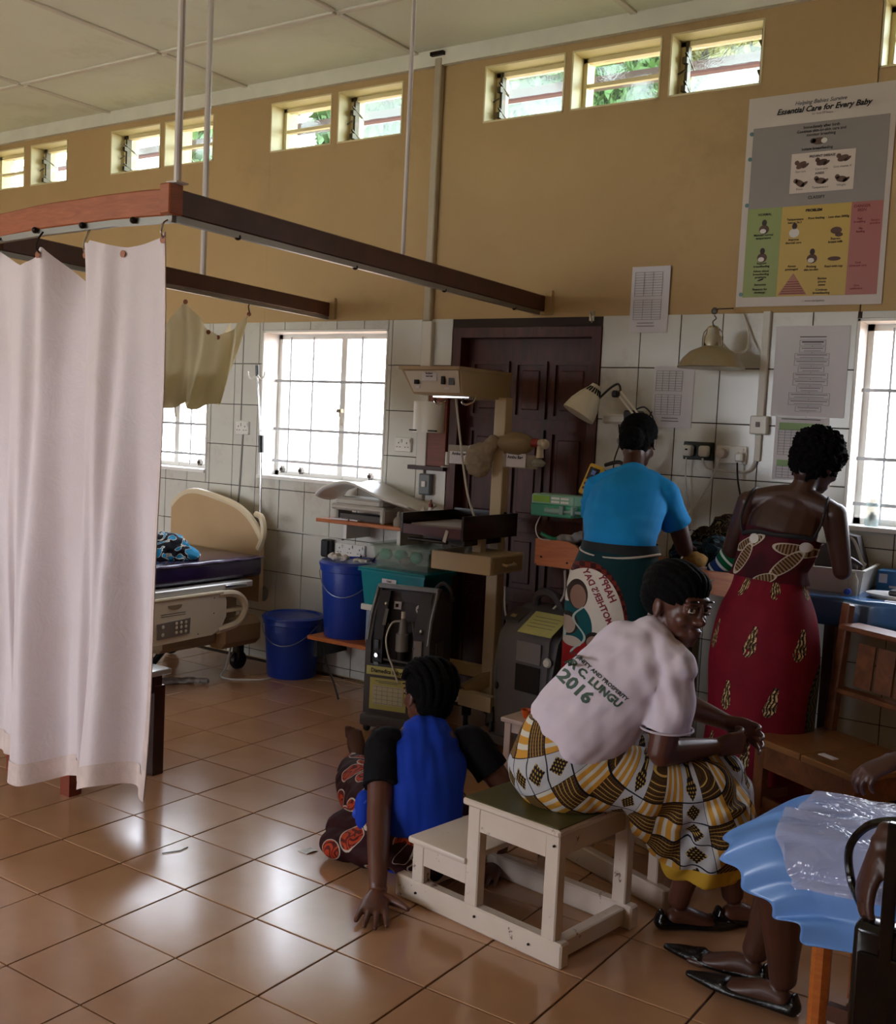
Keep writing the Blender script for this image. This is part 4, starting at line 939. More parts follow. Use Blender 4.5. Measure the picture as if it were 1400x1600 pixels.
pbox(-3.185, 1.845, .09, .045, paper_m, 'paper_label')
lettering('Radiant\nwarmer', .014, ink, iw, (1, 0, 0), (0, -.24, 1), (-3.185, fy(1.85)-.007, 1.852), .0006)
lettering('Do not cover', .010, ink, iw, (1, 0, 0), (0, -.24, 1), (-3.185, fy(1.83)-.007, 1.829), .0004)
pbox(-3.265, 1.815, .022, .022, ink, 'knob', .015); pbox(-3.265, 1.79, .024, .012, paper_m, 'paper_label'); pbox(-3.10, 1.825, .018, .04, ink, 'toggle', .014); pbox(-3.052, 1.82, .03, .035, black_p, 'rocker_switch', .01); pbox(-3.085, 1.785, .03, .010, paper_m, 'paper_label')
for x in (-3.20, -3.03): B().tube([(x-.03, 4.60, 1.75), (x-.03, 4.58, 1.725), (x+.0, 4.57, 1.71), (x+.035, 4.58, 1.725), (x+.035, 4.60, 1.75)], .006, 6, smooth=4).build('under_handle', chrome, iw, world=True)
B().b2((-3.22, 4.55, 1.742), (-3.0, 4.58, 1.75)).build('heater_bar', chrome, iw, world=True)
# column and frame
B().b2((-3.02, 4.83, .86), (-2.95, 4.90, 1.76), bev=.004).build('column', cm, iw, world=True)
B().b2((-3.02, 4.83, .10), (-2.95, 4.90, .868), bev=.004).build('column', cm, iw, world=True)
B().tube([(-3.10, 4.58, 1.75), (-3.08, 4.62, 1.50), (-3.05, 4.66, 1.25), (-3.0, 4.70, 1.08)], .006, 7, smooth=5).build('mains_cable', wcab, iw, world=True)
# tray with raised transparent-dark sides
mar = mat('maroon_vinyl', '#2d0d14', .3); mard = mat('maroon_panel', '#1d0a0e', .25)
B().b2((-3.24, 4.42, 1.06), (-2.92, 4.84, 1.10), bev=.01).build('tray_mattress', mat('white_sheet', '#8a8280', .8), iw, world=True)
B().b2((-3.26, 4.40, 1.045), (-2.90, 4.86, 1.065), bev=.006).build('tray_base', mar, iw, world=True)
B().b2((-3.26, 4.392, 1.047), (-2.90, 4.404, 1.095)).build('tray_front', mat('maroon_edge', '#4b1a22', .35), iw, world=True)
B().bar((-2.895, 4.39, 1.10), (-2.88, 4.88, 1.10), .012, .12).build('tray_side', mard, iw, world=True)
B().bar((-3.265, 4.39, 1.10), (-3.27, 4.88, 1.10), .012, .10).build('tray_side', mard, iw, world=True)
B().bar((-3.265, 4.87, 1.10), (-2.89, 4.87, 1.10), .12, .012, up=(0, 1, 0)).build('tray_back', mard, iw, world=True)
B().tube([(-3.265, 4.39, 1.10), (-3.265, 4.55, 1.152)], .003, 5).build('edge_trim', chrome, iw, world=True)
B().tube([(-2.895, 4.39, 1.10), (-2.89, 4.50, 1.162)], .003, 5).build('edge_trim', chrome, iw, world=True)
B().box((-2.99, 4.388, 1.055), (.018, .004, .06), (0, .3, 0)).build('tape_tag', white_pl, iw, world=True)
B().b2((-2.98, 4.62, .965), (-2.93, 4.67, 1.04)).build('tray_post', cm, iw, world=True)
B().b2((-3.20, 4.50, 1.0), (-2.95, 4.85, 1.045)).cyl((-3.24, 4.42, 1.02), (-3.0, 4.42, 1.02), .010).build('tray_mechanism', black_p, iw, world=True)
# drawer unit
B().b2((-3.15, 4.50, .87), (-2.79, 4.82, .965), bev=.003).build('drawer_case', cm, iw, world=True)
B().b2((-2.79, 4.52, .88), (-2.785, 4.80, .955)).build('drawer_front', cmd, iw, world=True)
B().tube([(-2.785, 4.60, .92), (-2.765, 4.61, .915), (-2.765, 4.70, .915), (-2.785, 4.71, .92)], .008, 6).build('drawer_handle', cm, iw, world=True)
# base with castors
B().b2((-3.45, 4.84, .26), (-2.96, 4.90, .32)).build('base_beam', cm, iw, world=True)
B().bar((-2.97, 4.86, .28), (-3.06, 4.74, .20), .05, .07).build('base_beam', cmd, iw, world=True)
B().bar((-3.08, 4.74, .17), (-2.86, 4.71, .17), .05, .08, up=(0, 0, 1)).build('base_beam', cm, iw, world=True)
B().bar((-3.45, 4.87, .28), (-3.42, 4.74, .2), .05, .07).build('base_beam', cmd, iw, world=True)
for x, y in ((-2.87, 4.72), (-3.05, 4.75), (-3.42, 4.75), (-3.42, 4.86), (-2.98, 4.86)):
    B().lathe([(0, -.012), (.042, -.012), (.046, 0), (.042, .012), (0, .012)], (x, y, .047), 18, Euler((0, PI/2, .5)).to_matrix()).b2((x-.02, y-.02, .07), (x+.02, y+.02, .16), bev=.004).build('castor', black_p, iw, world=True)
# two resuscitation bags hanging on the column
clrf = clearp('frosted_bag', '#b5a68c', .55, .4)
ab = thing('resuscitation_bag', 'frosted resuscitation bag in clear plastic, left of the warmer column', 'resuscitation bag', (-3.08, 4.78, 1.38))
blob('plastic_cover', B().ell((-3.07, 4.78, 1.43), (.085, .045, .095)).cyl((-3.05, 4.78, 1.46), (-2.97, 4.80, 1.55), .05, .03), clrf, ab, .007, 3, wr=.01, ws=26)
B().b2((-3.26, 4.77, 1.40), (-3.12, 4.79, 1.50)).build('mask_packet', clrf, ab, world=True)
B().box((-3.185, 4.765, 1.435), (.12, .002, .065)).build('paper_label', paper_m, ab, world=True); lettering('Ambu Bag', .022, ink, ab, (1, 0, 0), (0, 0, 1), (-3.185, 4.7635, 1.455), .0008)
B().cyl((-3.27, 4.78, 1.46), (-3.27, 4.78, 1.39), .012).lathe([(.02, -.004), (.028, 0), (.02, .004)], (-3.275, 4.77, 1.38), 16).build('valve', white_pl, ab, world=True)
ab = thing('resuscitation_bag', 'brown-tinted resuscitation bag with red and white valve, right of the warmer column', 'resuscitation bag', (-2.82, 4.80, 1.43))
B().lathe([(.012, -.11), (.035, -.085), (.058, -.03), (.060, .03), (.045, .075), (.025, .10)], (-2.86, 4.80, 1.525), 24, Euler((0, PI/2, 0)).to_matrix()).build('squeeze_bag', clearp('amber_bag', '#a08a66', .8, .4), ab, world=True)
B().cyl((-2.755, 4.79, 1.535), (-2.72, 4.79, 1.535), .022).build('red_valve', mat('valve_red', '#9c2a22', .4), ab, world=True)
B().cyl((-2.72, 4.79, 1.535), (-2.685, 4.79, 1.535), .018, .022).ell((-2.68, 4.78, 1.53), (.026, .024, .026)).cyl((-2.71, 4.79, 1.52), (-2.71, 4.79, 1.46), .016, .02).build('valve', mat('valve_cream', '#cfc4ae', .35), ab, world=True)
B().lathe([(.014, .02), (.03, .012), (.042, 0), (.036, -.012), (.03, -.02)], (-2.72, 4.79, 1.435), 20).build('face_mask', clearp('mask_clear', '#c2bfb6', .5), ab, world=True)
B().b2((-2.93, 4.79, 1.40), (-2.72, 4.80, 1.47)).build('tray_packet', clrf, ab, world=True)
B().box((-2.845, 4.783, 1.44), (.115, .002, .07), (0, 0, 0)).build('paper_label', paper_m, ab, world=True); lettering('Ambu Bag', .022, ink, ab, (1, 0, 0), (0, 0, 1), (-2.85, 4.7815, 1.455), .0008)
# ------------------------------------------------------------------ oxygen concentrators
grey_d = mat('concentrator_grey', '#4b484a', .55, var=.05, vs=4); grey_k = mat('concentrator_dark', '#1c1a1c', .5); grey_l = mat('concentrator_mid', '#66625f', .5)
yel_p = mat('yellow_label_paper', '#c6c27a', .6)
oc = thing('oxygen_concentrator', 'dark grey oxygen concentrator with open front recess and yellow label, behind the seated girl', 'oxygen concentrator', (-3.255, 4.385, 0), math.radians(15)); oc.scale = (.88, .92, 1)
# local frame: x right, y depth (front face at y=0), z up
W2 = .20
body = [(0, .09), (0, .48), (.04, .60), (.13, .74), (.17, .755), (.34, .70), (.36, .62), (.36, .09)]
b = B()
for x0, x1 in ((-W2, -W2+.035), (W2-.035, W2)): b.prism(body, x0, x1, lambda u, v, d: (d, u, v))
b.b2((-W2+.035, 0, .09), (W2-.035, .36, .36)); b.prism([(.10, .36), (.15, .73), (.17, .745), (.34, .69), (.36, .62), (.36, .36)], -W2+.035, W2-.035, lambda u, v, d: (d, u, v))
b.build('housing', grey_d, oc, smooth=30)
B().bar((-W2+.01, .145, .748), (W2-.01, .145, .748), .05, .018).tube([(-W2+.012, .0, .48), (-W2+.012, .038, .602), (-W2+.012, .125, .742)], .008, 6).tube([(W2-.012, .0, .48), (W2-.012, .038, .602), (W2-.012, .125, .742)], .008, 6).build('edge_trim', mat('trim_bluegrey', '#8c9298', .3), oc)
# recessed control area
B().prism([(.095, .365), (.145, .725), (.11, .73), (.03, .56), (.012, .47), (.012, .365)], -W2+.035, -W2+.10, lambda u, v, d: (d, u, v)).build('left_fascia', grey_k, oc)
B().prism([(.095, .365), (.145, .725), (.11, .73), (.03, .56), (.012, .47), (.012, .365)], W2-.11, W2-.035, lambda u, v, d: (d, u, v)).build('right_fascia', mat('fascia_grey', '#3a3739', .5), oc)
B().box((0, .128, .62), (.2, .01, .10), (-.14, 0, 0)).build('top_fascia', mat('fascia_grey'), oc)
B().tube([(-.098, .09, .56), (-.105, .05, .50), (-.105, .04, .38), (.085, .04, .37), (.088, .05, .50), (.05, .10, .58)], .008, 6).build('recess_rim', grey_l, oc)
B().cyl((.005, .06, .385), (.005, .06, .43), .032, .034).build('bottle_base', black_p, oc)
B().cyl((.005, .06, .43), (.005, .06, .52), .040, .038, 20).lathe([(.03, .52), (.024, .535), (.02, .58), (.012, .60)], (.005, .06, 0), 16).build('humidifier_bottle', clearp('grey_bottle', '#9a9690', .85), oc)
B().cyl((.005, .06, .60), (.005, .06, .635), .012).build('bottle_cap', white_pl, oc)
B().tube([(.0, .055, .585), (-.05, .03, .575), (-.075, .01, .50), (-.055, -.005, .42), (-.02, -.012, .36), (.02, -.018, .28)], .0055, 7, smooth=6).build('oxygen_tube', wcab, oc)
B().box((-.055, .115, .655), (.045, .006, .04), (-.14, 0, 0)).build('paper_label', paper_m, oc); B().lathe([(.024, 0), (.024, .006), (0, .006)], (.085, .115, .645), 18, Euler((PI/2, 0, 0)).to_matrix()).build('round_label', white_pl, oc)
B().box((-.057, .111, .655), (.02, .004, .018), (-.14, 0, .4)).build('printed_mark', ink, oc); B().box((.085, .106, .645), (.026, .003, .006)).build('printed_mark', ink, oc)
B().box((-.132, .004, .46), (.028, .012, .05)).box((-.132, .006, .40), (.03, .01, .03)).box((-.13, .004, .355), (.03, .012, .03), (0, 0, 0)).build('rocker_switch', black_p, oc)
B().cyl((-.13, .008, .405), (-.13, -.006, .405), .011).build('outlet_port', chrome, oc)
B().box((-.10, .045, .60), (.02, .006, .09), (-.5, 0, .0)).build('flow_scale', grey_l, oc); B().ell((-.105, .06, .665), (.012, .012, .012), n=10, m=8).build('knob', chrome, oc)
B().box((.125, .004, .44), (.05, .006, .12), (0, 0, 0)).build('flow_scale', mat('scale_pale', '#8d8885', .5), oc); B().cyl((.122, .002, .405), (.122, -.010, .405), .017).cyl((.10, .0, .46), (.10, -.006, .46), .005).build('dial', black_p, oc)
B().ell((.135, .022, .545), (.012, .01, .014), n=10, m=8).build('knob', chrome, oc)
B().box((-.02, -.003, .325), (.33, .003, .045)).build('yellow_label', yel_p, oc); lettering('Diamedica Baby CPAP', .030, ink, oc, (1, 0, 0), (0, 0, 1), (-.02, -.005, .325), .0008, world=False)
B().box((-.045, -.003, .205), (.23, .003, .165)).build('yellow_notice', mat('yellow_notice', '#bdb96e', .6), oc)
B().box((-.045, -.005, .20), (.19, .001, .10)).build('white_form', mat('form_pale', '#c8c5a8', .6), oc)
b = B()
for k in range(5): b.box((-.045, -.006, .155+.022*k), (.18, .0006, .0014))
for k in range(6): b.box((-.115+.034*k, -.006, .20), (.0014, .0006, .09))
b.box((-.045, -.005, .272), (.16, .001, .003)).box((-.045, -.005, .264), (.12, .001, .003)); b.build('printed_form', ink_g, oc, smooth=False)
b = B().b2((-W2-.012, -.03, .03), (W2+.01, .38, .10), bev=.02, seg=2); b.build('plinth', grey_d, oc)
for x in (-.17, .17):
    for y in (0.0, .33): B().lathe([(0, -.014), (.022, -.014), (.026, 0), (.022, .014), (0, .014)], (x, y, .027), 14, Euler((0, PI/2, 0)).to_matrix()).build('castor', black_p, oc)
B().box((W2+.003, .16, .40), (.003, .13, .16)).build('side_label', grey_l, oc)
B().tube([(.10, .30, .72), (.16, .28, .77), (.22, .26, .74), (.23, .25, .70)], .012, 7, smooth=4).ell((.235, .25, .695), (.022, .02, .016), n=10, m=8).build('hose', mat('hose_dark', '#2b292a', .5), oc)
jc = thing('blue_topped_jug', 'small blue and white container on the floor left of the open-fronted concentrator', 'container', (-3.62, 4.75, 0))
B().b2((-3.66, 4.66, .30), (-3.50, 4.78, .46), bev=.02).build('body', mat('pale_blue_plastic', '#7f97cf', .4), jc, world=True)
B().b2((-3.655, 4.665, 0), (-3.505, 4.775, .30), bev=.02).b2((-3.64, 4.68, .46), (-3.53, 4.76, .52), bev=.02).build('lower_body', mat('pale_body', '#b8b2ad', .5), jc, world=True)

o2 = thing('oxygen_concentrator', 'rounded grey oxygen concentrator with a yellow sheet on its sloping top', 'oxygen concentrator', (-2.575, 4.50, 0), math.radians(-10))
prof = [(0, .07), (-.01, .40), (0, .60), (.05, .66), (.16, .72), (.24, .735), (.32, .70), (.36, .60), (.37, .07)]
b = B(); b.prism(prof, -.185, .185, lambda u, v, d: (d, u, v))
bmesh.ops.bevel(b.bm, geom=[e for e in b.bm.edges if abs(abs(e.verts[0].co.x)-.185) < .01 and abs(abs(e.verts[1].co.x)-.185) < .01 and e.verts[0].co.x*e.verts[1].co.x > 0], offset=.03, segments=3, affect='EDGES')
b.build('housing', mat('concentrator_slate', '#5a575a', .5, var=.04), o2, smooth=40)
B().tube([(-.10, .20, .70), (-.09, .19, .77), (-.03, .18, .80), (.03, .18, .79), (.07, .20, .72)], .022, 9, smooth=5).build('carry_handle', mat('handle_slate', '#4a4648', .5), o2)
B().box((-.125, .09, .682), (.10, .12, .008), (.45, 0, 0)).build('corner_plate', mat('handle_slate'), o2); B().box((-.13, .065, .679), (.03, .02, .004), (.5, 0, 0)).build('sticker', mat('sticker_tan', '#a58a63', .6), o2)
B().box((.075, .045, .668), (.20, .17, .003), (.52, 0, .05)).build('yellow_notice', yel_p, o2)
b = B()
for k in range(4): b.box((.075, .015+.022*k, .655+.0125*k), (.15, .002, .001), (.52, 0, .05))
b.build('printed_line', ink_g, o2, smooth=False)
B().box((.04, -.012, .53), (.15, .006, .10)).build('rating_plate', mat('plate_grey', '#7c7779', .45), o2); B().box((.04, -.012, .40), (.15, .006, .13)).build('air_filter', mat('filter_dark', '#1f1b19', .9, bump=.6, bs=200), o2)
B().lathe([(0, .016), (.018, .012), (.024, 0)], (.155, -.008, .50), 16, Euler((PI/2, 0, 0)).to_matrix()).build('white_knob', white_pl, o2)
B().ell((-.155, -.01, .33), (.012, .01, .02), n=10, m=8).build('port', black_p, o2)
b = B()
for k in range(3): b.b2((-.188, .12+.05*k, .2), (-.186, .15+.05*k, .45))
b.build('side_vent', black_p, o2)
B().b2((-.20, -.02, .035), (.20, .39, .085), bev=.015, seg=2).build('plinth', mat('handle_slate'), o2)
for x in (-.17, .17):
    for y in (0.0, .33): B().lathe([(0, -.014), (.026, -.014), (.03, 0), (.026, .014), (0, .014)], (x, y, .031), 14, Euler((0, PI/2, 0)).to_matrix()).build('castor', black_p, o2)
cable([(-2.88, 4.80, .78), (-2.86, 4.78, .66), (-2.80, 4.74, .58), (-2.70, 4.70, .55)], .006, wcab, 'white cable drooping from the warmer drawer behind the rounded concentrator')
cable([(-2.44, 4.62, .93), (-2.46, 4.66, .80), (-2.54, 4.68, .70), (-2.56, 4.69, .65)], .006, wcab, 'white cable slanting down from the left end of the baby table')
cable([(-2.40, 4.60, .94), (-2.405, 4.62, .85), (-2.405, 4.62, .66)], .006, wcab, 'white cable hanging straight down beside the slanting one')
# ------------------------------------------------------------------ baby table (orange) along the wall
bt = thing('resuscitation_table', 'orange-brown wooden wall table heaped with cloths, in front of the two standing women', 'table', (-2.0, 4.85, 0))
B().b2((-2.53, 4.50, .955), (-1.42, 5.17, .985)).build('tabletop', orangew, bt, world=True)
# raised front board with a scooped notch
bp = [(-2.535, .965), (-2.535, 1.085), (-2.33, 1.085), (-2.29, 1.065), (-2.26, 1.02), (-2.22, 1.01), (-1.42, 1.01), (-1.42, .90), (-2.15, .90), (-2.535, .965)]
bp = [(-2.535, .965), (-2.535, 1.085), (-2.36, 1.085), (-2.32, 1.07), (-2.28, 1.035), (-2.22, 1.025), (-1.42, 1.03), (-1.42, .915), (-2.0, .945)]
B().prism(bp, 4.485, 4.505, lambda u, v, d: (u, d, v)).build('front_board', orangew, bt, world=True, smooth=False)
B().b2((-2.535, 4.505, .955), (-2.515, 5.17, 1.08)).build('end_board', orangew, bt, world=True)
for x, z in ((-2.50, 1.0), (-2.36, .985), (-1.9, .955), (-1.5, .94)): B().cyl((x, 4.486, z), (x, 4.482, z), .005, n=8).build('screw', dark_hole, bt, world=True)
for x, y in ((-2.46, 5.12), (-1.47, 4.56), (-1.47, 5.12), (-2.0, 5.12)): B().b2((x-.025, y-.025, 0), (x+.025, y+.025, .955)).build('leg', mat('table_leg_dark', '#3b2216', .5), bt, world=True)
# dark printed cloths, bundles
pk = swirl_mat('dark_print_cloth', '#14110f', '#2f2118', '#77664a', 20); pk2 = swirl_mat('brown_print_cloth', '#1d120c', '#55381f', '#a58d62', 16); pk3 = swirl_mat('navy_cloth', '#0d1020', '#16233c', '#34507a', 12)
def bundle(lab, parts, m, amp=.012, cat='cloth bundle', voxel=.008, name='cloth_bundle'):
    b = B(); zs = min(p[0][2]-p[1][2] for p in parts)
    for c, r_ in parts: b.ell(c, r_, Euler((0, 0, random.uniform(0, 3))).to_matrix(), n=14, m=9)
    x, y = parts[0][0][0], parts[0][0][1]
    return tag(blob(name, b, m, None, voxel, 5, wr=amp, ws=20, loc=(x, y, max(zs, .986))), lab, cat)
bundle('dark print cloth heap on the baby table at the left, under the syringe pump', [((-2.32, 4.72, 1.05), (.14, .11, .06)), ((-2.22, 4.85, 1.07), (.12, .12, .08)), ((-2.40, 4.80, 1.03), (.09, .1, .045))], pk)
bundle('navy cloth on the baby table beside the blue-shirted woman', [((-2.24, 4.66, 1.13), (.10, .08, .05)), ((-2.25, 4.75, 1.10), (.09, .09, .07))], pk3)
bundle('dark patterned cloths piled at the wall right of the blue-shirted woman', [((-1.74, 4.93, 1.12), (.12, .11, .13)), ((-1.61, 4.95, 1.10), (.10, .09, .11)), ((-1.84, 4.90, 1.08), (.09, .09, .10))], pk, .02)
bundle('brown patterned cloth in the middle of the baby table', [((-1.52, 4.80, 1.04), (.13, .10, .06)), ((-1.45, 4.86, 1.07), (.08, .1, .07))], pk2, .018)
bundle('yellow-ochre cloth on the front of the baby table', [((-1.80, 4.64, 1.045), (.075, .06, .045))], mat('ochre_cloth', '#8a6426', .9, var=.2), .008)
bundle('black and teal cloth beside the ochre one on the baby table', [((-1.88, 4.76, 1.06), (.10, .08, .065)), ((-1.75, 4.79, 1.08), (.09, .07, .08))], swirl_mat('black_teal_cloth', '#0d0f12', '#143040', '#49606b', 18), .014)
bundle('pale pinkish folded cloth at the table front edge', [((-1.66, 4.60, 1.01), (.12, .045, .022)), ((-1.60, 4.62, 1.015), (.07, .05, .025))], mat('pinkish_cloth', '#8a6a60', .9, var=.1), .006, 'cloth')
bundle('pale blue cloth spilling over the notch of the table', [((-2.27, 4.56, 1.045), (.055, .05, .04)), ((-2.22, 4.58, 1.03), (.05, .05, .03))], mat('pale_blue_cloth', '#5e86b8', .85), .006, 'cloth')
bundle('crumpled white cloth at the left corner of the baby table', [((-2.43, 4.62, 1.08), (.06, .05, .025)), ((-2.38, 4.66, 1.10), (.05, .04, .022))], mat('white_rag', '#b9b4b4', .85), .010, 'cloth')
tag(B().b2((-1.80, 4.53, .986), (-1.45, 4.70, .998), bev=.004).build('blue_pad', mat('blue_pad', '#3f5f9c', .6)), 'blue pad under the striped baby hat on the table edge', 'pad')
# green and white striped knitted hat
M = Mat('striped_knit', hx('#0f5a34'), .9, spec=.1); cx = M.node('ShaderNodeTexCoord'); sp_ = M.node('ShaderNodeSeparateXYZ'); M.link(cx.outputs['Object'], sp_.inputs[0])
zz = M.e(sp_.outputs['X'])*.75+M.e(sp_.outputs['Z'])*.8; st = ((zz*24).fr() < .28); st2 = (M.e(sp_.outputs['X'])+M.e(sp_.outputs['Z'])*.8 < -.045)
M.color(M.mix(st, M.mix(st2, hx('#0f5a34'), hx('#22386b')), hx('#c9cdc9'))); M.bump(M.noise(120, 2, M.coord('Object')), .5, .003)
hat = blob('knitted_hat', B().ell((-1.605, 4.58, 1.085), (.078, .06, .058), Euler((0, -.6, 0)).to_matrix()).ell((-1.66, 4.56, 1.035), (.045, .045, .035)), M.m, None, .006, 5, loc=(-1.565, 4.60, 1.03)); tag(hat, 'green and white striped knitted baby hat on the table edge', 'hat')
cable([(-1.80, 4.60, 1.12), (-1.83, 4.55, 1.05), (-1.80, 4.47, .98), (-1.72, 4.46, .97), (-1.62, 4.50, 1.0), (-1.58, 4.52, 1.02)], .005, mat('tube_cream', '#b9a486', .4), 'thin cream tube looping over the front edge of the baby table')
cable([(-2.52, 4.50, 1.20), (-2.53, 4.47, 1.14), (-2.50, 4.46, 1.09), (-2.44, 4.50, 1.085)], .003, wcab, 'thin line from the syringe pump down to the table corner')
tag(B().tube([(-2.50, 4.47, 1.115), (-2.46, 4.485, 1.095), (-2.43, 4.50, 1.09)], .009, 7, smooth=3).build('green_connector', mat('green_connector', '#1e7a55', .4)), 'green tube connector at the table corner', 'connector')
# syringe pump
sp = thing('syringe_pump', 'green and white syringe pump at the left end of the baby table', 'syringe pump', (-2.42, 4.53, 1.19))
grn = mat('pump_green', '#2f8f6d', .4)
B().b2((-2.565, 4.47, 1.195), (-2.34, 4.60, 1.255), bev=.006).b2((-2.36, 4.48, 1.215), (-2.27, 4.58, 1.245), bev=.01).build('lower_body', grn, sp, world=True)
B().b2((-2.565, 4.475, 1.25), (-2.335, 4.60, 1.30), bev=.006).build('upper_body', mat('pump_pale_green', '#86b097', .4), sp, world=True)
B().b2((-2.555, 4.472, 1.262), (-2.465, 4.476, 1.292)).build('display', mat('lcd_green', '#7fae2a', .3), sp, world=True)
b = B()
for k in range(2):
    for j in range(2): b.b2((-2.455+.05*j, 4.471, 1.262+.017*k), (-2.412+.05*j, 4.476, 1.272+.017*k))
b.build('key', white_pl, sp, world=True)
B().cyl((-2.48, 4.465, 1.225), (-2.38, 4.465, 1.225), .014).cyl((-2.38, 4.465, 1.225), (-2.29, 4.465, 1.225), .008).box((-2.39, 4.465, 1.232), (.02, .03, .04)).box((-2.33, 4.465, 1.232), (.02, .04, .045), bev=.005).build('syringe', clearp('syringe_clear', '#b8cfc8', .5), sp, world=True)
B().bar((-2.42, 4.62, 1.22), (-2.30, 4.80, 1.22), .03, .03).bar((-2.30, 4.80, 1.24), (-2.30, 5.14, 1.24), .03, .03).bar((-2.30, 4.80, .985), (-2.30, 4.80, 1.245), .03, .03, up=(0, 1, 0)).build('bracket', black_p, sp, world=True)
ox = thing('handheld_monitor', 'yellow handheld monitor with dark screen leaning by the blue-shirted woman', 'monitor', (-2.31, 4.62, 1.30))
Ro = Euler((-.25, .28, .1)).to_matrix()
B().box((-2.315, 4.60, 1.375), (.075, .03, .155), Ro, bev=.010, seg=2).build('housing', mat('monitor_yellow', '#c79a26', .45), ox, world=True)
cc = V((-2.315, 4.60, 1.375))
B().box(cc+Ro @ V((0, -.0165, .028)), (.05, .004, .062), Ro).build('screen', mat('screen_dark', '#1a1f2c', .2), ox, world=True)
b = B()
for j in range(2):
    for i in range(3): b.box(cc+Ro @ V((-.018+.018*i, -.017, -.025-.022*j)), (.012, .004, .012), Ro)
b.build('key', mat('key_dark', '#4a3a22', .5), ox, world=True)
B().box(cc+Ro @ V((.0, -.0195, .035)), (.02, .001, .022), Ro).build('screen_reading', mat('screen_blue', '#5a6fb0', .4), ox, world=True)
B().bar(cc+V((.02, .02, -.08)), (-2.30, 4.70, 1.18), .03, .02).build('stand', black_p, ox, world=True)
tag(B().tube([(-2.42, 4.95, 1.44), (-2.33, 4.93, 1.46), (-2.27, 4.92, 1.42), (-2.22, 4.93, 1.50), (-2.20, 4.95, 1.60)], .010, 7, smooth=5).tube([(-2.30, 4.93, 1.40), (-2.25, 4.93, 1.46), (-2.20, 4.93, 1.42)], .012, 7, smooth=4).build('coiled_cable', bcab), 'tangled black lamp cable behind the head of the blue-shirted woman', 'cable')
tag(B().bar((-2.36, 4.95, 1.56), (-2.26, 4.95, 1.60), .03, .035, bev=.008).build('inline_switch', mat('clear_grey', '#8a8885', .4)), 'pale inline switch on the wall left of the blue-shirted woman', 'switch')
# ------------------------------------------------------------------ right-hand table with blue sheet
bl_m = mat('blue_plastic_sheet', '#31659b', .25, var=.12, vs=5, bump=.6, bs=14, Coat_Weight=.4)
rt = thing('side_table', 'table draped in blue plastic sheeting under the right-hand window', 'table', (-.8, 4.9, 0))
B().b2((-1.36, 4.64, .93), (-.2, 5.17, .955)).build('tabletop', orangew, rt, world=True)
for x, y in ((-1.30, 4.70), (-.26, 4.70), (-1.30, 5.12), (-.26, 5.12)): B().b2((x-.025, y-.025, 0), (x+.025, y+.025, .93)).build('leg', dk, rt, world=True)
def sheet(u, v):
    x = -1.38+1.2*u; L = v*.66
    if L < .54: y, z = 5.16-L, .964+.002*math.sin(u*40)
    else:
        y, z = 4.62-.012*math.sin(u*23+1)*(L-.54)/.12, .962-(L-.54)*1.0
    z += .0025*noise.noise(V((x*9, y*9, z*9)))
    return (x, y, z)
tag(B().grid(60, 40, sheet).build('plastic_sheet', bl_m, None, smooth=True, solid=.002), 'blue plastic sheet draped over the right-hand table edge', 'sheet')
ba = thing('plastic_basin', 'white rectangular plastic basin on the blue-draped table', 'basin', (-1.24, 4.95, .963))
wpl = mat('basin_white', '#cfcbc3', .35)
b = B(); RB = Matrix.Translation((-1.245, 4.955, .964)) @ Matrix.Rotation(.06, 4, 'Z')
def rr(k, z): return [b.bm.verts.new(RB @ V(p)) for p in ((-.125-k, -.17-k, z), (.125+k, -.17-k, z), (.125+k, .17+k, z), (-.125-k, .17+k, z))]
q = [rr(0, 0), rr(.012, .098), rr(.02, .10), rr(.02, .105), rr(.006, .105), rr(-.006, .006)]
b._skin(q, False); b.bm.faces.new(q[0][::-1]); b.bm.faces.new(q[-1]); b.build('tub', wpl, ba, world=True, smooth=False)
gp = thing('dark_bag', 'dark grey folded bag standing against the wall behind the white basin', 'bag', (-1.32, 5.08, .96))
B().prism([(-.15, .963), (-.16, 1.10), (-.02, 1.20), (.04, 1.19), (.10, 1.0), (.10, .963)], 5.06, 5.15, lambda u, v, d: (-1.24+u, d-.25*(v-1.0)*.2, v)).build('body', mat('bag_grey', '#3c3636', .8, var=.1), gp, world=True)
B().tube([(-1.26, 5.06, 1.20), (-1.21, 5.05, 1.17), (-1.17, 5.05, 1.08), (-1.15, 5.04, 1.02)], .008, 6, smooth=4).box((-1.165, 5.045, 1.07), (.03, .01, .02), (0, .5, 0)).build('strap', mat('strap_pale', '#8d867f', .6), gp, world=True)
bb_ = thing('blue_carton', 'blue printed carton at the right edge behind the dark tray', 'box', (-1.0, 5.08, .963))
B().b2((-1.095, 5.02, .964), (-.86, 5.14, 1.055), bev=.003).build('carton', mat('carton_blue', '#2b6ea5', .4, var=.15, vs=12), bb_, world=True)
B().b2((-1.085, 5.018, 1.0), (-1.05, 5.02, 1.04)).b2((-1.04, 5.018, .98), (-.98, 5.02, .99)).build('white_print', paper_m, bb_, world=True)
tr = thing('instrument_tray', 'pale tray with a black case on the blue sheet at the right edge', 'tray', (-.96, 4.78, .963))
B().lathe([(.0, 0), (.12, 0), (.14, .012), (.142, .02), (.135, .018), (.0, .012)], (-.93, 4.80, .964), 28, sx=1.1, sy=.7).build('tray', mat('tray_pale', '#a9a59c', .35), tr, world=True)
B().b2((-.99, 4.77, .978), (-.86, 4.85, 1.0), bev=.006).build('case', black_p, tr, world=True)
vl = thing('water_bottle', 'small clear bottle with blue cap in front of the basin', 'bottle', (-1.12, 4.72, .963))
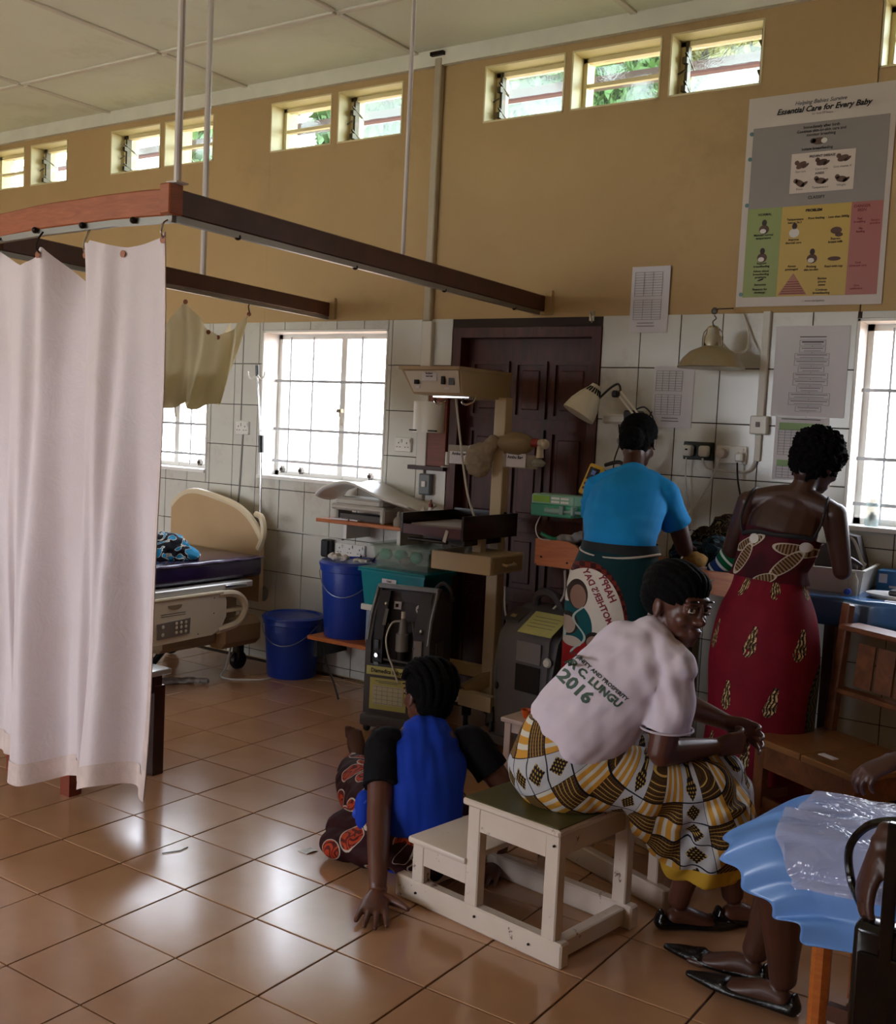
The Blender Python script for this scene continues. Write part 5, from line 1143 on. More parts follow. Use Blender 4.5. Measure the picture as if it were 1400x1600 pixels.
B().lathe([(.0, 0), (.02, 0), (.022, .07), (.01, .09), (.01, .10)], (-1.125, 4.735, .963), 16).build('body', clearp('bottle_clear2', '#c9c5b8', .5), vl, world=True); B().lathe([(.014, -.008), (.014, .008), (0, .01)], (-1.135, 4.69, .985), 14, Euler((PI/2, 0, 0)).to_matrix()).build('cap', mat('cap_blue', '#1e4fb8', .35), vl, world=True)
tag(B().b2((-.98, 4.66, .964), (-.85, 4.74, .968)).build('white_card', paper_m), 'white card lying on the blue sheet before the pale tray', 'card')
wt = thing('window_jar', 'pale translucent jar standing on the right window sill', 'jar', (-1.18, 5.27, 1.23))
B().lathe([(.03, 0), (.032, .01), (.032, .10), (.026, .11), (.028, .125)], (-1.19, 5.26, 1.231), 18).build('jar', clearp('jar_clear', '#c7d2d2', .5), wt, world=True)
# ------------------------------------------------------------------ wooden chair in front of it
ch = thing('wooden_chair', 'brown slat-backed wooden chair with a broad seat, beside the woman in red', 'chair', (-.99, 4.21, 0), -.52); ch.scale = (1, .74, .96)
# local: x along the front edge, y towards the back
def L(x, y, z): return (x, y, z)
for x in (-.23, .23): B().bar((x, .22, 0), (x, .22, .45), .045, .045, up=(0, 1, 0), bev=.004).bar((x, .22, .43), (x*1.0, .29, 1.0), .042, .05, up=(0, 1, 0), bev=.006).build('back_post', chairw, ch)
for x in (-.23, .23): B().bar((x, -.25, 0), (x, -.25, .44), .05, .05, up=(0, 1, 0), bev=.004).build('leg', chairw, ch)
B().b2((-.27, -.29, .435), (-.005, .25, .462), bev=.004).build('seat_plank', wood('seat_plank_wood', '#7d5230', '#92663d', .3), ch); B().b2((.0, -.29, .435), (.27, .25, .462), bev=.004).build('seat_plank', mat('seat_plank_wood'), ch)
B().b2((-.25, -.27, .34), (.25, -.245, .435)).b2((-.25, .2, .36), (.25, .225, .435)).b2((-.245, -.25, .34), (-.22, .22, .435)).b2((.22, -.25, .34), (.245, .22, .435)).build('apron', chairw, ch)
for q in (((-.22, -.26, .17), (.22, -.24, .22)), ((-.24, -.24, .20), (-.22, .22, .24)), ((.22, -.24, .20), (.24, .22, .24))): B().b2(*q).build('stretcher', chairw, ch)
B().bar((-.21, .275, .91), (.21, .275, .91), .022, .16, up=(0, 1, 0), bev=.005).build('top_rail', chairw, ch)
B().bar((-.21, .245, .64), (.21, .245, .64), .022, .08, up=(0, 1, 0), bev=.005).build('lower_rail', chairw, ch)
for x in (-.10, 0, .10): B().bar((x, .248, .67), (x, .268, .85), .085, .012, up=(0, 1, 0)).build('back_slat', chairw, ch)
tag(B().box((-.99, 4.0, .464), (.07, .03, .003), (0, 0, -.5)).build('paper_strip', paper_m), 'white paper strip lying on the brown wooden chair seat', 'paper')
# ------------------------------------------------------------------ two-step stools
def paint_mat():
    M = Mat('chipped_white_paint', hx('#d6c6ba'), .45); _M['chip'] = M; c = M.coord('Object')
    f = M.ramp(M.noise(14, 8, c, .75), .62, .66); f2 = M.ramp(M.noise(2.5, 4, c), .35, .7)
    M.color(M.mix(f, M.mix(f2, hx('#d9cabd'), hx('#c9b4a4')), hx('#5b3a2a'))); M.bump(M.noise(60, 4, c), .2, .002); return M.m
chip = paint_mat()
green_top = mat('olive_rubber_mat', '#4f4a24', .45, var=.12, vs=5, dirt='#5f5a35', ds=4, bump=.15, bs=80)
def step_stool(name, lab, loc, rz, top=True):
    t = thing(name, lab, 'step stool', loc, rz)
    # local: x runs along the long base runner towards the high end, y backwards; origin at the front high corner
    # base runners
    for y in (.02, .40): B().b2((-.70, y-.022, .0), (.0, y+.022, .078), bev=.006).build('base_runner', chip, t)
    for x in (-.045, -.66): B().b2((x-.02, .042, .012), (x+.02, .378, .07), bev=.004).build('cross_rail', chip, t)
    def leg(x, y, h): B().b2((x-.026, y-.02, .076), (x+.026, y+.02, h), bev=.004).build('leg', chip, t)
    for y in (.02, .40):
        leg(-.055, y, .402); leg(-.365, y, .402); leg(-.60, y, .205)
    for y in (.016, .404):
        B().b2((-.34, y-.014, .325), (-.08, y+.014, .402)).build('side_rail', chip, t); B().b2((-.575, y-.014, .14), (-.39, y+.014, .205)).build('side_rail', chip, t)
    for q in (((-.075, .04, .325), (-.045, .38, .402)), ((-.385, .04, .325), (-.355, .38, .402)), ((-.62, .04, .14), (-.59, .38, .205))): B().b2(*q).build('end_rail', chip, t)
    B().b2((-.405, -.015, .402), (-.02, .435, .424), bev=.006).build('top_board', chip, t)
    B().b2((-.64, -.012, .205), (-.385, .432, .228), bev=.008, seg=2).build('lower_board', chip, t)
    if top: B().b2((-.400, -.010, .424), (-.025, .430, .428), bev=.002).build('rubber_mat', green_top, t)
    for x, z in ((-.045, .37), (-.12, .04), (-.60, .04), (-.34, .05)): B().cyl((x, -.003, z), (x, -.008, z), .004, n=8).build('nail', dark_hole, t)
    return t
step_stool('step_stool', 'chipped white two-step wooden stool with an olive rubber top', (-1.41, 2.785, 0), math.radians(-8))
st2_ = thing('step_stool', 'second white wooden step stool half hidden behind the first', 'step stool', (-1.50, 3.63, 0), math.radians(-22))
for y in (-.17, .17): B().b2((-.26, y-.02, 0), (.26, y+.02, .075), bev=.005).build('base_runner', chip, st2_)
for x in (-.18, .18):
    for y in (-.15, .15): B().b2((x-.024, y-.02, .07), (x+.024, y+.02, .26), bev=.004).build('leg', chip, st2_)
B().b2((-.24, -.19, .26), (.24, .19, .285), bev=.006).build('top_board', chip, st2_)
B().b2((.15, -.15, .085), (.19, .15, .11)).b2((-.19, -.15, .085), (-.15, .15, .11)).b2((-.18, -.168, .2), (.18, -.145, .26)).build('cross_rail', chip, st2_)
# small white table with orange cup behind the seated woman
ss = thing('small_table', 'small pinkish-white wooden table behind the woman in the white shirt', 'table', (-2.26, 4.27, 0), math.radians(-5)); ss.scale = (.78, .78, .83)
ssx = mat('pink_white_paint', '#cdb6ac', .5, var=.05)
B().b2((-.25, -.20, .335), (.28, .22, .36), bev=.005).build('tabletop', ssx, ss)
B().b2((-.22, -.17, .28), (.25, -.15, .335)).b2((-.225, -.165, .28), (-.205, .19, .335)).build('apron', ssx, ss)
for x in (-.21, .24):
    for y in (-.16, .18): B().b2((x-.022, y-.022, 0), (x+.022, y+.022, .335), bev=.003).build('leg', ssx, ss)
oc_ = thing('small_cup', 'small orange plastic cup on the little white table', 'cup', (-2.366, 4.19, .30))
B().lathe([(.0, 0), (.016, 0), (.026, .036), (.029, .04), (.024, .038), (.015, .004), (0, .004)], (-2.366, 4.193, .30), 20).build('cup', mat('orange_plastic', '#d9581a', .4), oc_, world=True)
# ------------------------------------------------------------------ foreground armchair
ac = thing('wooden_armchair', 'orange-brown wooden chair under the woman in the blue skirt, cut by the right edge', 'chair', (-.42, 2.93, 0))
for x, y in ((-.655, 2.735), (-.655, 3.17), (-.16, 2.735), (-.16, 3.17)): B().bar((x, y, 0), (x, y, .50 if x < -.5 else .95), .046, .046, bev=.014).build('leg', orangew, ac, world=True)
B().b2((-.64, 2.755, .43), (-.15, 3.15, .452), bev=.004).build('seat', orangew, ac, world=True)
B().b2((-.635, 2.715, .36), (-.17, 2.735, .43)).b2((-.635, 3.165, .36), (-.17, 3.185, .43)).b2((-.64, 2.75, .36), (-.62, 3.15, .43)).build('apron', orangew, ac, world=True)
B().b2((-.18, 2.75, .80), (-.16, 3.15, .92)).b2((-.18, 2.75, .6), (-.16, 3.15, .66)).build('back_rail', orangew, ac, world=True)
for y in (2.72, 3.155): B().b2((-.63, y, .16), (-.18, y+.025, .20)).build('stretcher', wood('dark_stretcher', '#4a2a1a', '#5b3422'), ac, world=True)
# ------------------------------------------------------------------ people: building blocks
UP = V((0, 0, 1))
def limb(b, pts, rad, hint=None, k=5, n=14, round_=True):
    """tapered tube along a smoothed line; rad: r or (side, depth) per point; hint: direction of 'side'"""
    pts = [V(p) for p in pts]; rs = [(r, r) if not isinstance(r, tuple) else r for r in rad]
    P = catmull(pts, k); R = catmull([V((a, c, 0)) for a, c in rs], k); rings = []; x = V(hint) if hint is not None else None
    L = len(P); prev = None; seq = []
    t0 = (P[1]-P[0]).normalized(); t1 = (P[-1]-P[-2]).normalized()
    if round_:
        for q in (75, 45, 20):
            a = math.radians(q); m = (R[0].x+R[0].y)/2; seq.append((P[0]-t0*m*math.sin(a)*.8, R[0]*math.cos(a), t0))
    for i in range(L): seq.append((P[i], R[i], (P[min(i+1, L-1)]-P[max(i-1, 0)]).normalized()))
    if round_:
        for q in (20, 45, 75):
            a = math.radians(q); m = (R[-1].x+R[-1].y)/2; seq.append((P[-1]+t1*m*math.sin(a)*.8, R[-1]*math.cos(a), t1))
    for p, r, t in seq:
        h = V(hint) if hint is not None else (prev if prev is not None else t.orthogonal())
        s = (h-t*h.dot(t))
        s = s.normalized() if s.length > 1e-5 else t.orthogonal().normalized()
        prev = s; d = t.cross(s)
        rings.append([b.bm.verts.new(p+s*math.cos(a)*r.x+d*math.sin(a)*r.y) for a in [2*PI*j/n for j in range(n)]])
    b._skin(rings, True)
def basis(F, U):
    F = V(F).normalized(); R = F.cross(V(U)).normalized(); U = R.cross(F); return R, F, U, Matrix((R, F, U)).transposed()
def hand(b, W, d, nrm, ts, curl=(20, 25, 25, 30), size=1.0, spread=.10, thumb=(.55, .75, .25), tcurl=15):
    """palm and five fingers; nrm: direction the palm faces; ts: +1/-1 side of the thumb along s = d x nrm"""
    W = V(W); d = V(d).normalized(); nrm = V(nrm); nrm = (nrm-d*nrm.dot(d)).normalized(); s = d.cross(nrm); z = size
    limb(b, [W-d*.03*z, W+d*.01*z, W+d*.05*z, W+d*.088*z], [(.026*z, .019*z), (.029*z, .019*z), (.040*z, .016*z), (.038*z, .012*z)], s, 3)
    for i, (off, ln) in enumerate(((.030, .072), (.010, .082), (-.010, .076), (-.029, .060))):
        o = W+d*(.084-.006*(i == 3)-.002*(i == 0))*z+s*ts*off*z; dd = (d+s*ts*spread*(1.5-i)).normalized(); ax = dd.cross(nrm)
        p = [o-dd*.02*z, o]; ang = 0
        for f in (.45, .30, .25):
            ang += math.radians(curl[i])*(1 if f < .45 else .6); q = dd*math.cos(ang)+nrm*math.sin(ang); p.append(p[-1]+q*ln*f*z)
        limb(b, p, [.0105*z, .0098*z, .0088*z, .0080*z, .0068*z], None, 3, 10)
    td = (d*thumb[0]+s*ts*thumb[1]+nrm*thumb[2]).normalized(); o = W+d*.02*z+s*ts*.022*z
    t2 = (td+d*.5+nrm*math.sin(math.radians(tcurl))).normalized()
    limb(b, [o, o+td*.030*z, o+td*.030*z+((td+t2).normalized())*.030*z, o+td*.030*z+((td+t2).normalized())*.030*z+t2*.026*z], [.016*z, .0135*z, .0105*z, .008*z], None, 3, 10)
def head(b, c, F, U, s=1.0):
    R, F, U, M3 = basis(F, U); c = V(c)
    def e(r, u, f, rad): b.ell(c+(R*r+F*f+U*u)*s, [x*s for x in rad], M3, 18, 12)
    e(0, .022, -.012, (.076, .094, .084)); e(0, -.028, .030, (.060, .064, .085)); e(0, -.080, .050, (.044, .042, .034)); e(0, -.100, .072, (.020, .018, .016))
    e(0, .028, .076, (.052, .018, .018)); e(0, -.004, .094, (.009, .012, .026)); e(0, -.030, .104, (.014, .016, .013)); e(0, -.034, .096, (.022, .014, .010))
    e(0, -.062, .092, (.024, .014, .0075)); e(0, -.076, .088, (.021, .014, .009))
    for q in (-1, 1):
        e(q*.038, -.034, .060, (.022, .026, .024)); e(q*.078, -.014, -.006, (.008, .018, .030)); e(q*.080, -.036, -.002, (.007, .009, .010)); e(q*.031, .004, .079, (.018, .012, .012))
    e(0, -.065, -.045, (.052, .05, .05))
    return R, F, U, M3
def eyes(par, c, F, U, s, gaze, wm, dm, lm):
    R, F, U, M3 = basis(F, U); c = V(c); g = V(gaze).normalized()
    for q in (-1, 1):
        o = c+(R*q*.031+F*.086+U*.002)*s
        ey = B().ell(o, (.0125*s,)*3, None, 14, 10).build('eye', wm, par, world=True)
        B().ell(o+g*.0085*s, (.0062*s, .0062*s, .0062*s), None, 12, 8).build('iris', dm, ey, world=True)
        for uu, ff, rr in ((.0095, .0915, .0065), (-.0095, .0905, .005)):
            B().ell(c+(R*q*.031+F*ff+U*(.002+uu))*s, (.0165*s, .006*s, rr*s), M3, 12, 8).build('eyelid', lm, par, world=True)
        B().ell(c+(R*q*.033+F*.0935+U*.030)*s, (.020*s, .004*s, .0035*s), M3, 12, 6).build('eyebrow', dm, par, world=True)
def foot(b, heel, toe, h=.06, up=UP):
    heel, toe = V(heel), V(toe); d = (toe-heel); L = d.length; d.normalize(); s = d.cross(up)
    limb(b, [heel+d*.02+up*.035, heel+d*L*.3+up*.04, heel+d*L*.62+up*.028, heel+d*L*.86+up*.018], [(.030, .032), (.032, .036), (.042, .024), (.036, .015)], s, 4)
    for i in range(5):
        o = heel+d*L*(.84-.02*abs(i-1))+s*(-.030+.015*i)+up*.014; r = .012 if i == 0 else .008
        limb(b, [o, o+d*.02, o+d*(.042-.004*i)], [r, r, r*.85], None, 2, 8)
def shoe(par, heel, toe, m, name='shoe', point=0.0, up=UP):
    heel, toe = V(heel), V(toe); d = (toe-heel); L = d.length; d.normalize(); s = d.cross(up); b = B()
    limb(b, [heel-d*.004+up*.022, heel+d*L*.3+up*.017, heel+d*L*.65+up*.016, heel+d*L*.95+up*.015, heel+d*(L*1.0+.03+point)+up*.011], [(.034, .024), (.034, .018), (.046, .018), (.036, .020), (.012, .010)], s, 4)
    limb(b, [heel+d*L*.80+up*.03, heel+d*L*.98+up*.022], [(.036, .012), (.026, .010)], s, 3); limb(b, [heel-d*.012+up*.03, heel-d*.006+up*.052], [(.026, .012), (.024, .009)], s, 3)
    return blob(name, b, m, par, .004, 3)
def loft(name, rings, m, par, n=96, fold=None, sub=6, hint=(1, 0, 0), solid=.004, cap=False, planar=None):
    """open tube of cloth through elliptical rings [(centre, rx, ry)], with a 'pat' attribute in metres"""
    C_ = catmull([V(c) for c, _, _ in rings], sub); R_ = catmull([V((a, c, 0)) for _, a, c in rings], sub); b = B(); RR = []; pats = []; s_ = 0
    for i, (c, r) in enumerate(zip(C_, R_)):
        if i: s_ += (c-C_[i-1]).length
        v = i/(len(C_)-1); ring = []
        t = (C_[min(i+1, len(C_)-1)]-C_[max(i-1, 0)]).normalized(); hx_ = V(hint); x = (hx_-t*hx_.dot(t)).normalized(); y = t.cross(x)
        for j in range(n):
            a = 2*PI*j/n; f = 1+(fold(a, v) if fold else 0); p = c+x*math.cos(a)*r.x*f+y*math.sin(a)*r.y*f
            ring.append(b.bm.verts.new(p)); q = (j if j <= n/2 else n-j)/n*2*PI
            pats.append((planar(p) if planar else (a*.5*(rings[1][1]+rings[-1][1]), s_, 0)))
        RR.append(ring)
    b._skin(RR, cap)
    o = b.build(name, m, par, world=True, smooth=True)
    at = o.data.attributes.new('pat', 'FLOAT_VECTOR', 'POINT'); flat = [x for p in pats for x in (p if len(p) == 3 else (*p, 0))]
    at.data.foreach_set('vector', flat)
    return o
def set_pat(me, fn):
    at = me.attributes.new('pat', 'FLOAT_VECTOR', 'POINT'); at.data.foreach_set('vector', [x for v in me.vertices for x in fn(v.co)])
def wrink(amp, sc, st=(1, 1, 1)):
    return lambda co: amp*(noise.noise(V((co.x*sc*st[0], co.y*sc*st[1], co.z*sc*st[2])))+.6*noise.noise(V((co.x*sc*2.1*st[0]+5, co.y*sc*2.1*st[1], co.z*sc*2.1*st[2]))))
def wrap_text(body, size, m, par, tgt, X, Yv, org, N, bold=0., lift=.0012, name='lettering', **kw):
    """flat lettering laid onto a cloth surface by dropping every point along -N"""
    me = text_mesh(body, size, bold, **kw); X = V(X).normalized(); N = V(N).normalized(); Yv = V(Yv); Yv = (Yv-N*Yv.dot(N)).normalized(); X = (X-N*X.dot(N)).normalized()
    bm = bmesh.new(); bm.from_mesh(me)
    for _ in range(2): bmesh.ops.subdivide_edges(bm, edges=[e for e in bm.edges if e.calc_length() > .006], cuts=1)
    bmesh.ops.triangulate(bm, faces=bm.faces); tree_ = BVHTree.FromPolygons([mw(tgt) @ v.co for v in tgt.data.vertices], [tuple(p.vertices) for p in tgt.data.polygons]); org = V(org)
    for v in bm.verts:
        p = org+X*v.co.x+Yv*v.co.y; hit = tree_.ray_cast(p+N*.25, -N, .6); v.co = (hit[0]+hit[1]*lift*(1 if hit[1].dot(N) > 0 else -1)) if hit[0] else p
    bm.to_mesh(me); bm.free(); me.transform(mw(par).inverted()); me.materials.clear(); me.materials.append(m)
    o = bpy.data.objects.new(name, me); COL.objects.link(o); o.parent = par; return o
def person(lab, loc): return thing('person', lab, 'person', loc)
def skin_mat(name, col, rough=.42):
    M = Mat(name, hx(col), rough, spec=.5); _M[name] = M; c = M.coord('Object')
    M.color(M.mix(M.ramp(M.noise(7, 5, c), .3, .7), tuple(x*.85 for x in hx(col)), tuple(x*1.12 for x in hx(col)))); M.bump(M.noise(90, 4, c), .12, .002); return M.m
skin1, skin2, skin3 = skin_mat('skin_dark_brown', '#4a2a1e'), skin_mat('skin_brown', '#5a3325'), skin_mat('skin_deep_brown', '#3f241b')
eye_w, eye_d = mat('eye_white', '#b9aca0', .2), mat('eye_dark', '#0d0807', .15)
hair_m = mat('black_hair', '#060505', .9, spec=.15, bump=.8, bs=140)
def ribs(n_, amp, ax=0):
    return lambda co: amp*abs(math.sin(co[ax]*n_))
# ------------------------------------------------------------------ woman in the bright blue T-shirt
pa = person('woman in a bright blue T-shirt bending over the orange table', (-1.98, 4.2, 0))
b = B(); R0 = (1, 0, 0)
limb(b, [(-1.97, 4.20, .92), (-1.975, 4.20, 1.08), (-2.0, 4.31, 1.26), (-2.02, 4.40, 1.37)], [(.155, .12), (.125, .095), (.15, .105), (.12, .07)], R0)
limb(b, [(-2.03, 4.42, 1.38), (-2.06, 4.50, 1.47), (-2.08, 4.55, 1.53)], [.06, .048, .05])
hA, fA, uA = (-2.085, 4.595, 1.572), (-.12, .93, -.38), (-.05, .35, .93); head(b, hA, fA, uA, 1.0)
for s_, el, wr_ in ((-1, (-2.255, 4.50, 1.12), (-2.20, 4.66, 1.13)), (1, (-1.80, 4.52, 1.11), (-1.88, 4.66, 1.12))):
    sh = (-2.02+s_*.175, 4.405, 1.355); limb(b, [sh, V(sh).lerp(V(el), .5), el], [.05, .045, .038]); limb(b, [el, V(el).lerp(V(wr_), .5), wr_], [.038, .034, .024])
    hand(b, wr_, (-.15*s_, .9, -.25), (0, -.2, -1), -s_, (25, 25, 28, 30), .95)
for s_ in (-1, 1):
    limb(b, [(-1.97+s_*.09, 4.20, .92), (-1.97+s_*.09, 4.21, .50), (-1.97+s_*.085, 4.19, .10)], [.085, .06, .035]); foot(b, (-1.97+s_*.085, 4.14, .0), (-1.97+s_*.10, 4.36, .0))
bodyA = blob('body', b, skin1, pa, .006, 3)
for s_ in (-1, 1): shoe(pa, (-1.97+s_*.085, 4.14, .002), (-1.97+s_*.10, 4.36, .002), mat('dark_shoe', '#171315', .4), 'shoe')
b = B(); Rh, Fh, Uh, Mh = basis(fA, uA); hc = V(hA)
b.ell(hc+Uh*.035-Fh*.022, (.088, .102, .088), Mh); b.ell(hc-Uh*.02-Fh*.055, (.075, .06, .07), Mh); b.ell(hc-Fh*.11-Uh*.03, (.058, .045, .055), Mh)
blob('hair', b, hair_m, pa, .006, 3, wr=.004, ws=60)
b = B(); limb(b, [hc-Fh*.07-Uh*.03-Rh*.062+Uh*.02, hc-Fh*.105-Uh*.0+Uh*.02, hc-Fh*.07-Uh*.03+Rh*.062+Uh*.02], [.006, .006, .006], None, 6, 8); b.build('hair_band', mat('hair_band', '#4a403c', .6), pa, world=True)
blue_t = mat('bright_blue_jersey', '#1583c4', .8, var=.04, vs=6, spec=.2)
b = B(); b.ell((-2.185, 4.405, 1.355), (.062, .062, .058)); b.ell((-1.855, 4.405, 1.352), (.064, .062, .058)); limb(b, [(-2.04, 4.44, 1.41), (-1.94, 4.42, 1.395), (-1.855, 4.405, 1.352)], [.058, .055, .058]); limb(b, [(-2.04, 4.44, 1.41), (-2.11, 4.42, 1.395), (-2.185, 4.405, 1.355)], [.058, .055, .058]); limb(b, [(-1.955, 4.185, 1.085), (-1.965, 4.20, 1.15), (-2.0, 4.31, 1.27), (-2.02, 4.40, 1.365), (-2.035, 4.44, 1.415)], [(.165, .125), (.158, .118), (.178, .128), (.165, .10), (.085, .065)], R0, 6, 24)
for s_, el in ((-1, (-2.255, 4.50, 1.12)), (1, (-1.80, 4.52, 1.11))):
    sh = V((-2.02+s_*.155, 4.40, 1.358)); limb(b, [sh, sh.lerp(V(el), .35), sh.lerp(V(el), .60)], [(.066), (.068), (.066)], None, 5, 16, False)
def wA(co): return .006*noise.noise(V((co.x*7, co.y*7, co.z*26)))+.005*noise.noise(V(((co.x+co.z)*16, co.y*5, (co.z-co.x)*7)))
blob('tshirt', b, blue_t, pa, .007, 4, wr=wA)
# wrap skirt with a printed panel
def mothers_mat():
    M = Mat('mothers_day_print', hx('#0b2f33'), .75, spec=.2); x, z, vec = M.pat()
    def ell(cx, cz, rx, rz): return (((x-(cx+2.719))/rx).sq()+((z-(cz+.02))/rz).sq())
    cur = M.mix(0.0, hx('#0c3034'), hx('#0c3034'))
    E0 = ell(-2.115, .72, .165, .325); cur = M.mix(E0 < 1.0, cur, hx('#6b2318')); br = ((x*160).sin()*((z*160).sin())) > .0; cur = M.mix(M.e(((E0 < 1.0)*br).s), cur, hx('#3a0f10'))
    ins = E0 < .84; cur = M.mix(ins, cur, hx('#cfc6bb'))
    A_ = (((x+2.21)*.0+(z-.66)) < .0)*((x+2.13) < ((z-.66)*.0+.06)); D1 = ell(-2.17, .76, .075, .11)*1.0; cur = M.mix((D1 < 1)*ins, cur, hx('#0f4d52'))
    D2 = ell(-2.12, .58, .14, .13); cur = M.mix((D2 < 1)*ins, cur, hx('#8c1519'))
    for cx, cz, rx, rz, col in ((-2.155, .905, .036, .062, '#3a2a24'), (-2.153, .895, .028, .050, '#8a6a5c'), (-2.18, .775, .034, .050, '#2a2524'), (-2.183, .768, .027, .038, '#a08c80'), (-2.165, .70, .035, .022, '#b3a79b'), (-2.085, .72, .034, .038, '#2b1f1c'), (-2.087, .712, .026, .029, '#8f7065')):
        cur = M.mix((ell(cx, cz, rx, rz) < 1)*ins, cur, hx(col))
    ln = (((x*90+(z*40).sin()*2).sin() > .93)*(D1 < 1)); cur = M.mix(ln*ins, cur, hx('#9fb0a8')); M.color(cur); M.bump(M.noise(150, 2, M.coord('Object')), .15, .001); return M.m
def fA_(a, v): return .035*math.sin(a*5+v*3)*v+.02*math.sin(a*11+1)*v
skA = loft('wrap_skirt', [((-1.955, 4.19, 1.115), .165, .13), ((-1.96, 4.18, 1.04), .185, .15), ((-1.965, 4.17, .93), .205, .175), ((-1.97, 4.19, .70), .215, .18), ((-1.98, 4.20, .40), .215, .17), ((-1.98, 4.20, .14), .225, .17)], mothers_mat(), pa, fold=fA_, planar=lambda p: (p.x*.82+p.y*.56, p.z, 0))
wb2 = B(); wb2.tube([(-1.955+.174*math.cos(a), 4.185+.139*math.sin(a), 1.098+.010*math.cos(a*2)) for a in [2*PI*k/40 for k in range(41)]], .005, 6, False); wb2.build('waist_edging', mat('edging_white', '#b8aea2', .7), pa, world=True)
B().lathe([(.166, 0), (.172, .03), (.165, .06)], (-1.955, 4.185, 1.085), 40, sx=1.0, sy=.79, cap=False).build('waistband', mat('black_band', '#0f1418', .8), pa, world=True)
redtx = mat('print_dark_red', '#7a1a2a', .7)
vN = V((.45, -.85, 0))
for s_, o_, sz in (('HAPPY', (-1.925, 4.02, .965), .040), ("MOTHER'S DAY", (-1.965, 4.02, .925), .035)):
    me_dir = V((-.36, -.19, .90)) if s_ != 'HAPPY' else V((-.40, -.21, .89))
    # printed back to front on the cloth, as in the photograph
    X_ = V((-.37, -.25, .89)); N_ = V((.5, -.85, .1)).normalized(); Y_ = V((.73, .50, .45))
    wrap_text(s_, sz, redtx, skA, skA, X_, Y_, o_, N_, .0012)
# ------------------------------------------------------------------ woman in the red dress
pb = person('woman in a backless dark red print dress standing with her back to the viewer', (-1.38, 4.48, 0))
b = B()
limb(b, [(-1.39, 4.46, .90), (-1.395, 4.47, 1.06), (-1.37, 4.49, 1.22), (-1.345, 4.50, 1.335)], [(.16, .12), (.125, .095), (.145, .10), (.13, .065)], R0)
limb(b, [(-1.50, 4.50, 1.352), (-1.34, 4.505, 1.375), (-1.19, 4.50, 1.335)], [.045, .055, .045])
limb(b, [(-1.325, 4.505, 1.36), (-1.30, 4.52, 1.43), (-1.285, 4.54, 1.48)], [.06, .048, .05])
hB, fB, uB = (-1.262, 4.565, 1.525), (.42, .82, -.36), (.28, .30, .90); head(b, hB, fB, uB, .98)
for s_, sh, el, wr_ in ((-1, (-1.515, 4.50, 1.345), (-1.60, 4.55, 1.13), (-1.47, 4.66, 1.11)), (1, (-1.17, 4.50, 1.325), (-1.135, 4.56, 1.09), (-1.19, 4.72, 1.13))):
    limb(b, [sh, V(sh).lerp(V(el), .5), el], [.052, .045, .037]); limb(b, [el, V(el).lerp(V(wr_), .5), wr_], [.038, .034, .024]); hand(b, wr_, (.05, .95, -.15), (0, -.2, -1), -s_, (22, 24, 26, 28), .95)
for s_ in (-1, 1):
    limb(b, [(-1.39+s_*.09, 4.46, .88), (-1.39+s_*.09, 4.47, .48), (-1.39+s_*.085, 4.46, .09)], [.085, .06, .035]); foot(b, (-1.39+s_*.085, 4.41, 0), (-1.39+s_*.11, 4.63, 0))
blob('body', b, skin3, pb, .006, 3)
Rh, Fh, Uh, Mh = basis(fB, uB); hc = V(hB)
b = B(); b.ell(hc+Uh*.035-Fh*.025, (.110, .112, .105), Mh); b.ell(hc-Uh*.03-Fh*.05, (.085, .06, .07), Mh)
blob('hair', b, mat('curly_hair', '#0b080a', .95, spec=.12, bump=1.0, bs=90), pb, .006, 1, wr=lambda co: .016*noise.noise(co*48)+.012*noise.noise(co*95+V((3, 1, 2))))
def red_mat():
    M = Mat('red_tassel_print', hx('#7c0c1e'), .75, spec=.2); u, v, vec = M.pat()
    n1 = M.e(M.noise(60, 3, vec)); n2 = M.e(M.noise(22, 2, vec))
    red = M.mix(M.ramp(M.noise(6, 4, vec), .3, .7), hx('#62081a'), hx('#7a0f22'))
    a = u/.21; c = v/.235; row = c.fl(); off = (row*.5).fr(); fx = ((a+off).fr()-.5)*.21; fz = (c.fr()-.5)*.235
    fx = fx+fz*.22; wid = .010+ (fz+.062)*.22
    inside = (((fx.ab()) < wid)*((fx.sq()/.0011+(fz+.0).sq()/.0036) < 1.0)).mx(((fx.ab()) < .011)*((fz+.055).ab() < .012)); tex = ((fx*420+(fz*120).sin()*1.5+n1*6).sin() > -.15)
    gold = M.mix(n1 > .5, hx('#c9ad7c'), hx('#6b5230')); motif = M.mix(tex, hx('#1a0d0d'), gold)
    cur = M.mix(inside*(n2 > .30), red, motif)
    E1 = ((u-.37)/.10).sq()+((v-.62)/.21).sq(); edge = ((n1*.4+E1) < 1.25); pan = M.mix(((u*300+(v*90).sin()*3).sin() > .75), hx('#3c3a2e'), hx('#6c6a58'))
    cur = M.mix(edge, cur, M.mix((E1 > .78)*((v*260).sin() > 0), pan, hx('#14100e')))
    M.color(cur); M.bump(M.noise(9, 3, vec), .3, .01); return M.m
def fB_(a, v): return .02*math.sin(a*6+v*4)*v+.012*math.sin(a*13+2)*v
loft('dress_skirt', [((-1.40, 4.46, 1.065), .14, .115), ((-1.395, 4.455, 1.0), .155, .13), ((-1.39, 4.44, .88), .20, .17), ((-1.39, 4.44, .70), .222, .185), ((-1.39, 4.45, .45), .215, .175), ((-1.40, 4.46, .10), .235, .18)], red_mat(), pb, fold=fB_, planar=lambda p: ((math.atan2(p.y-4.45, p.x+1.39)+PI/2+.0)*.21 if True else 0, 1.15-p.z, 0))
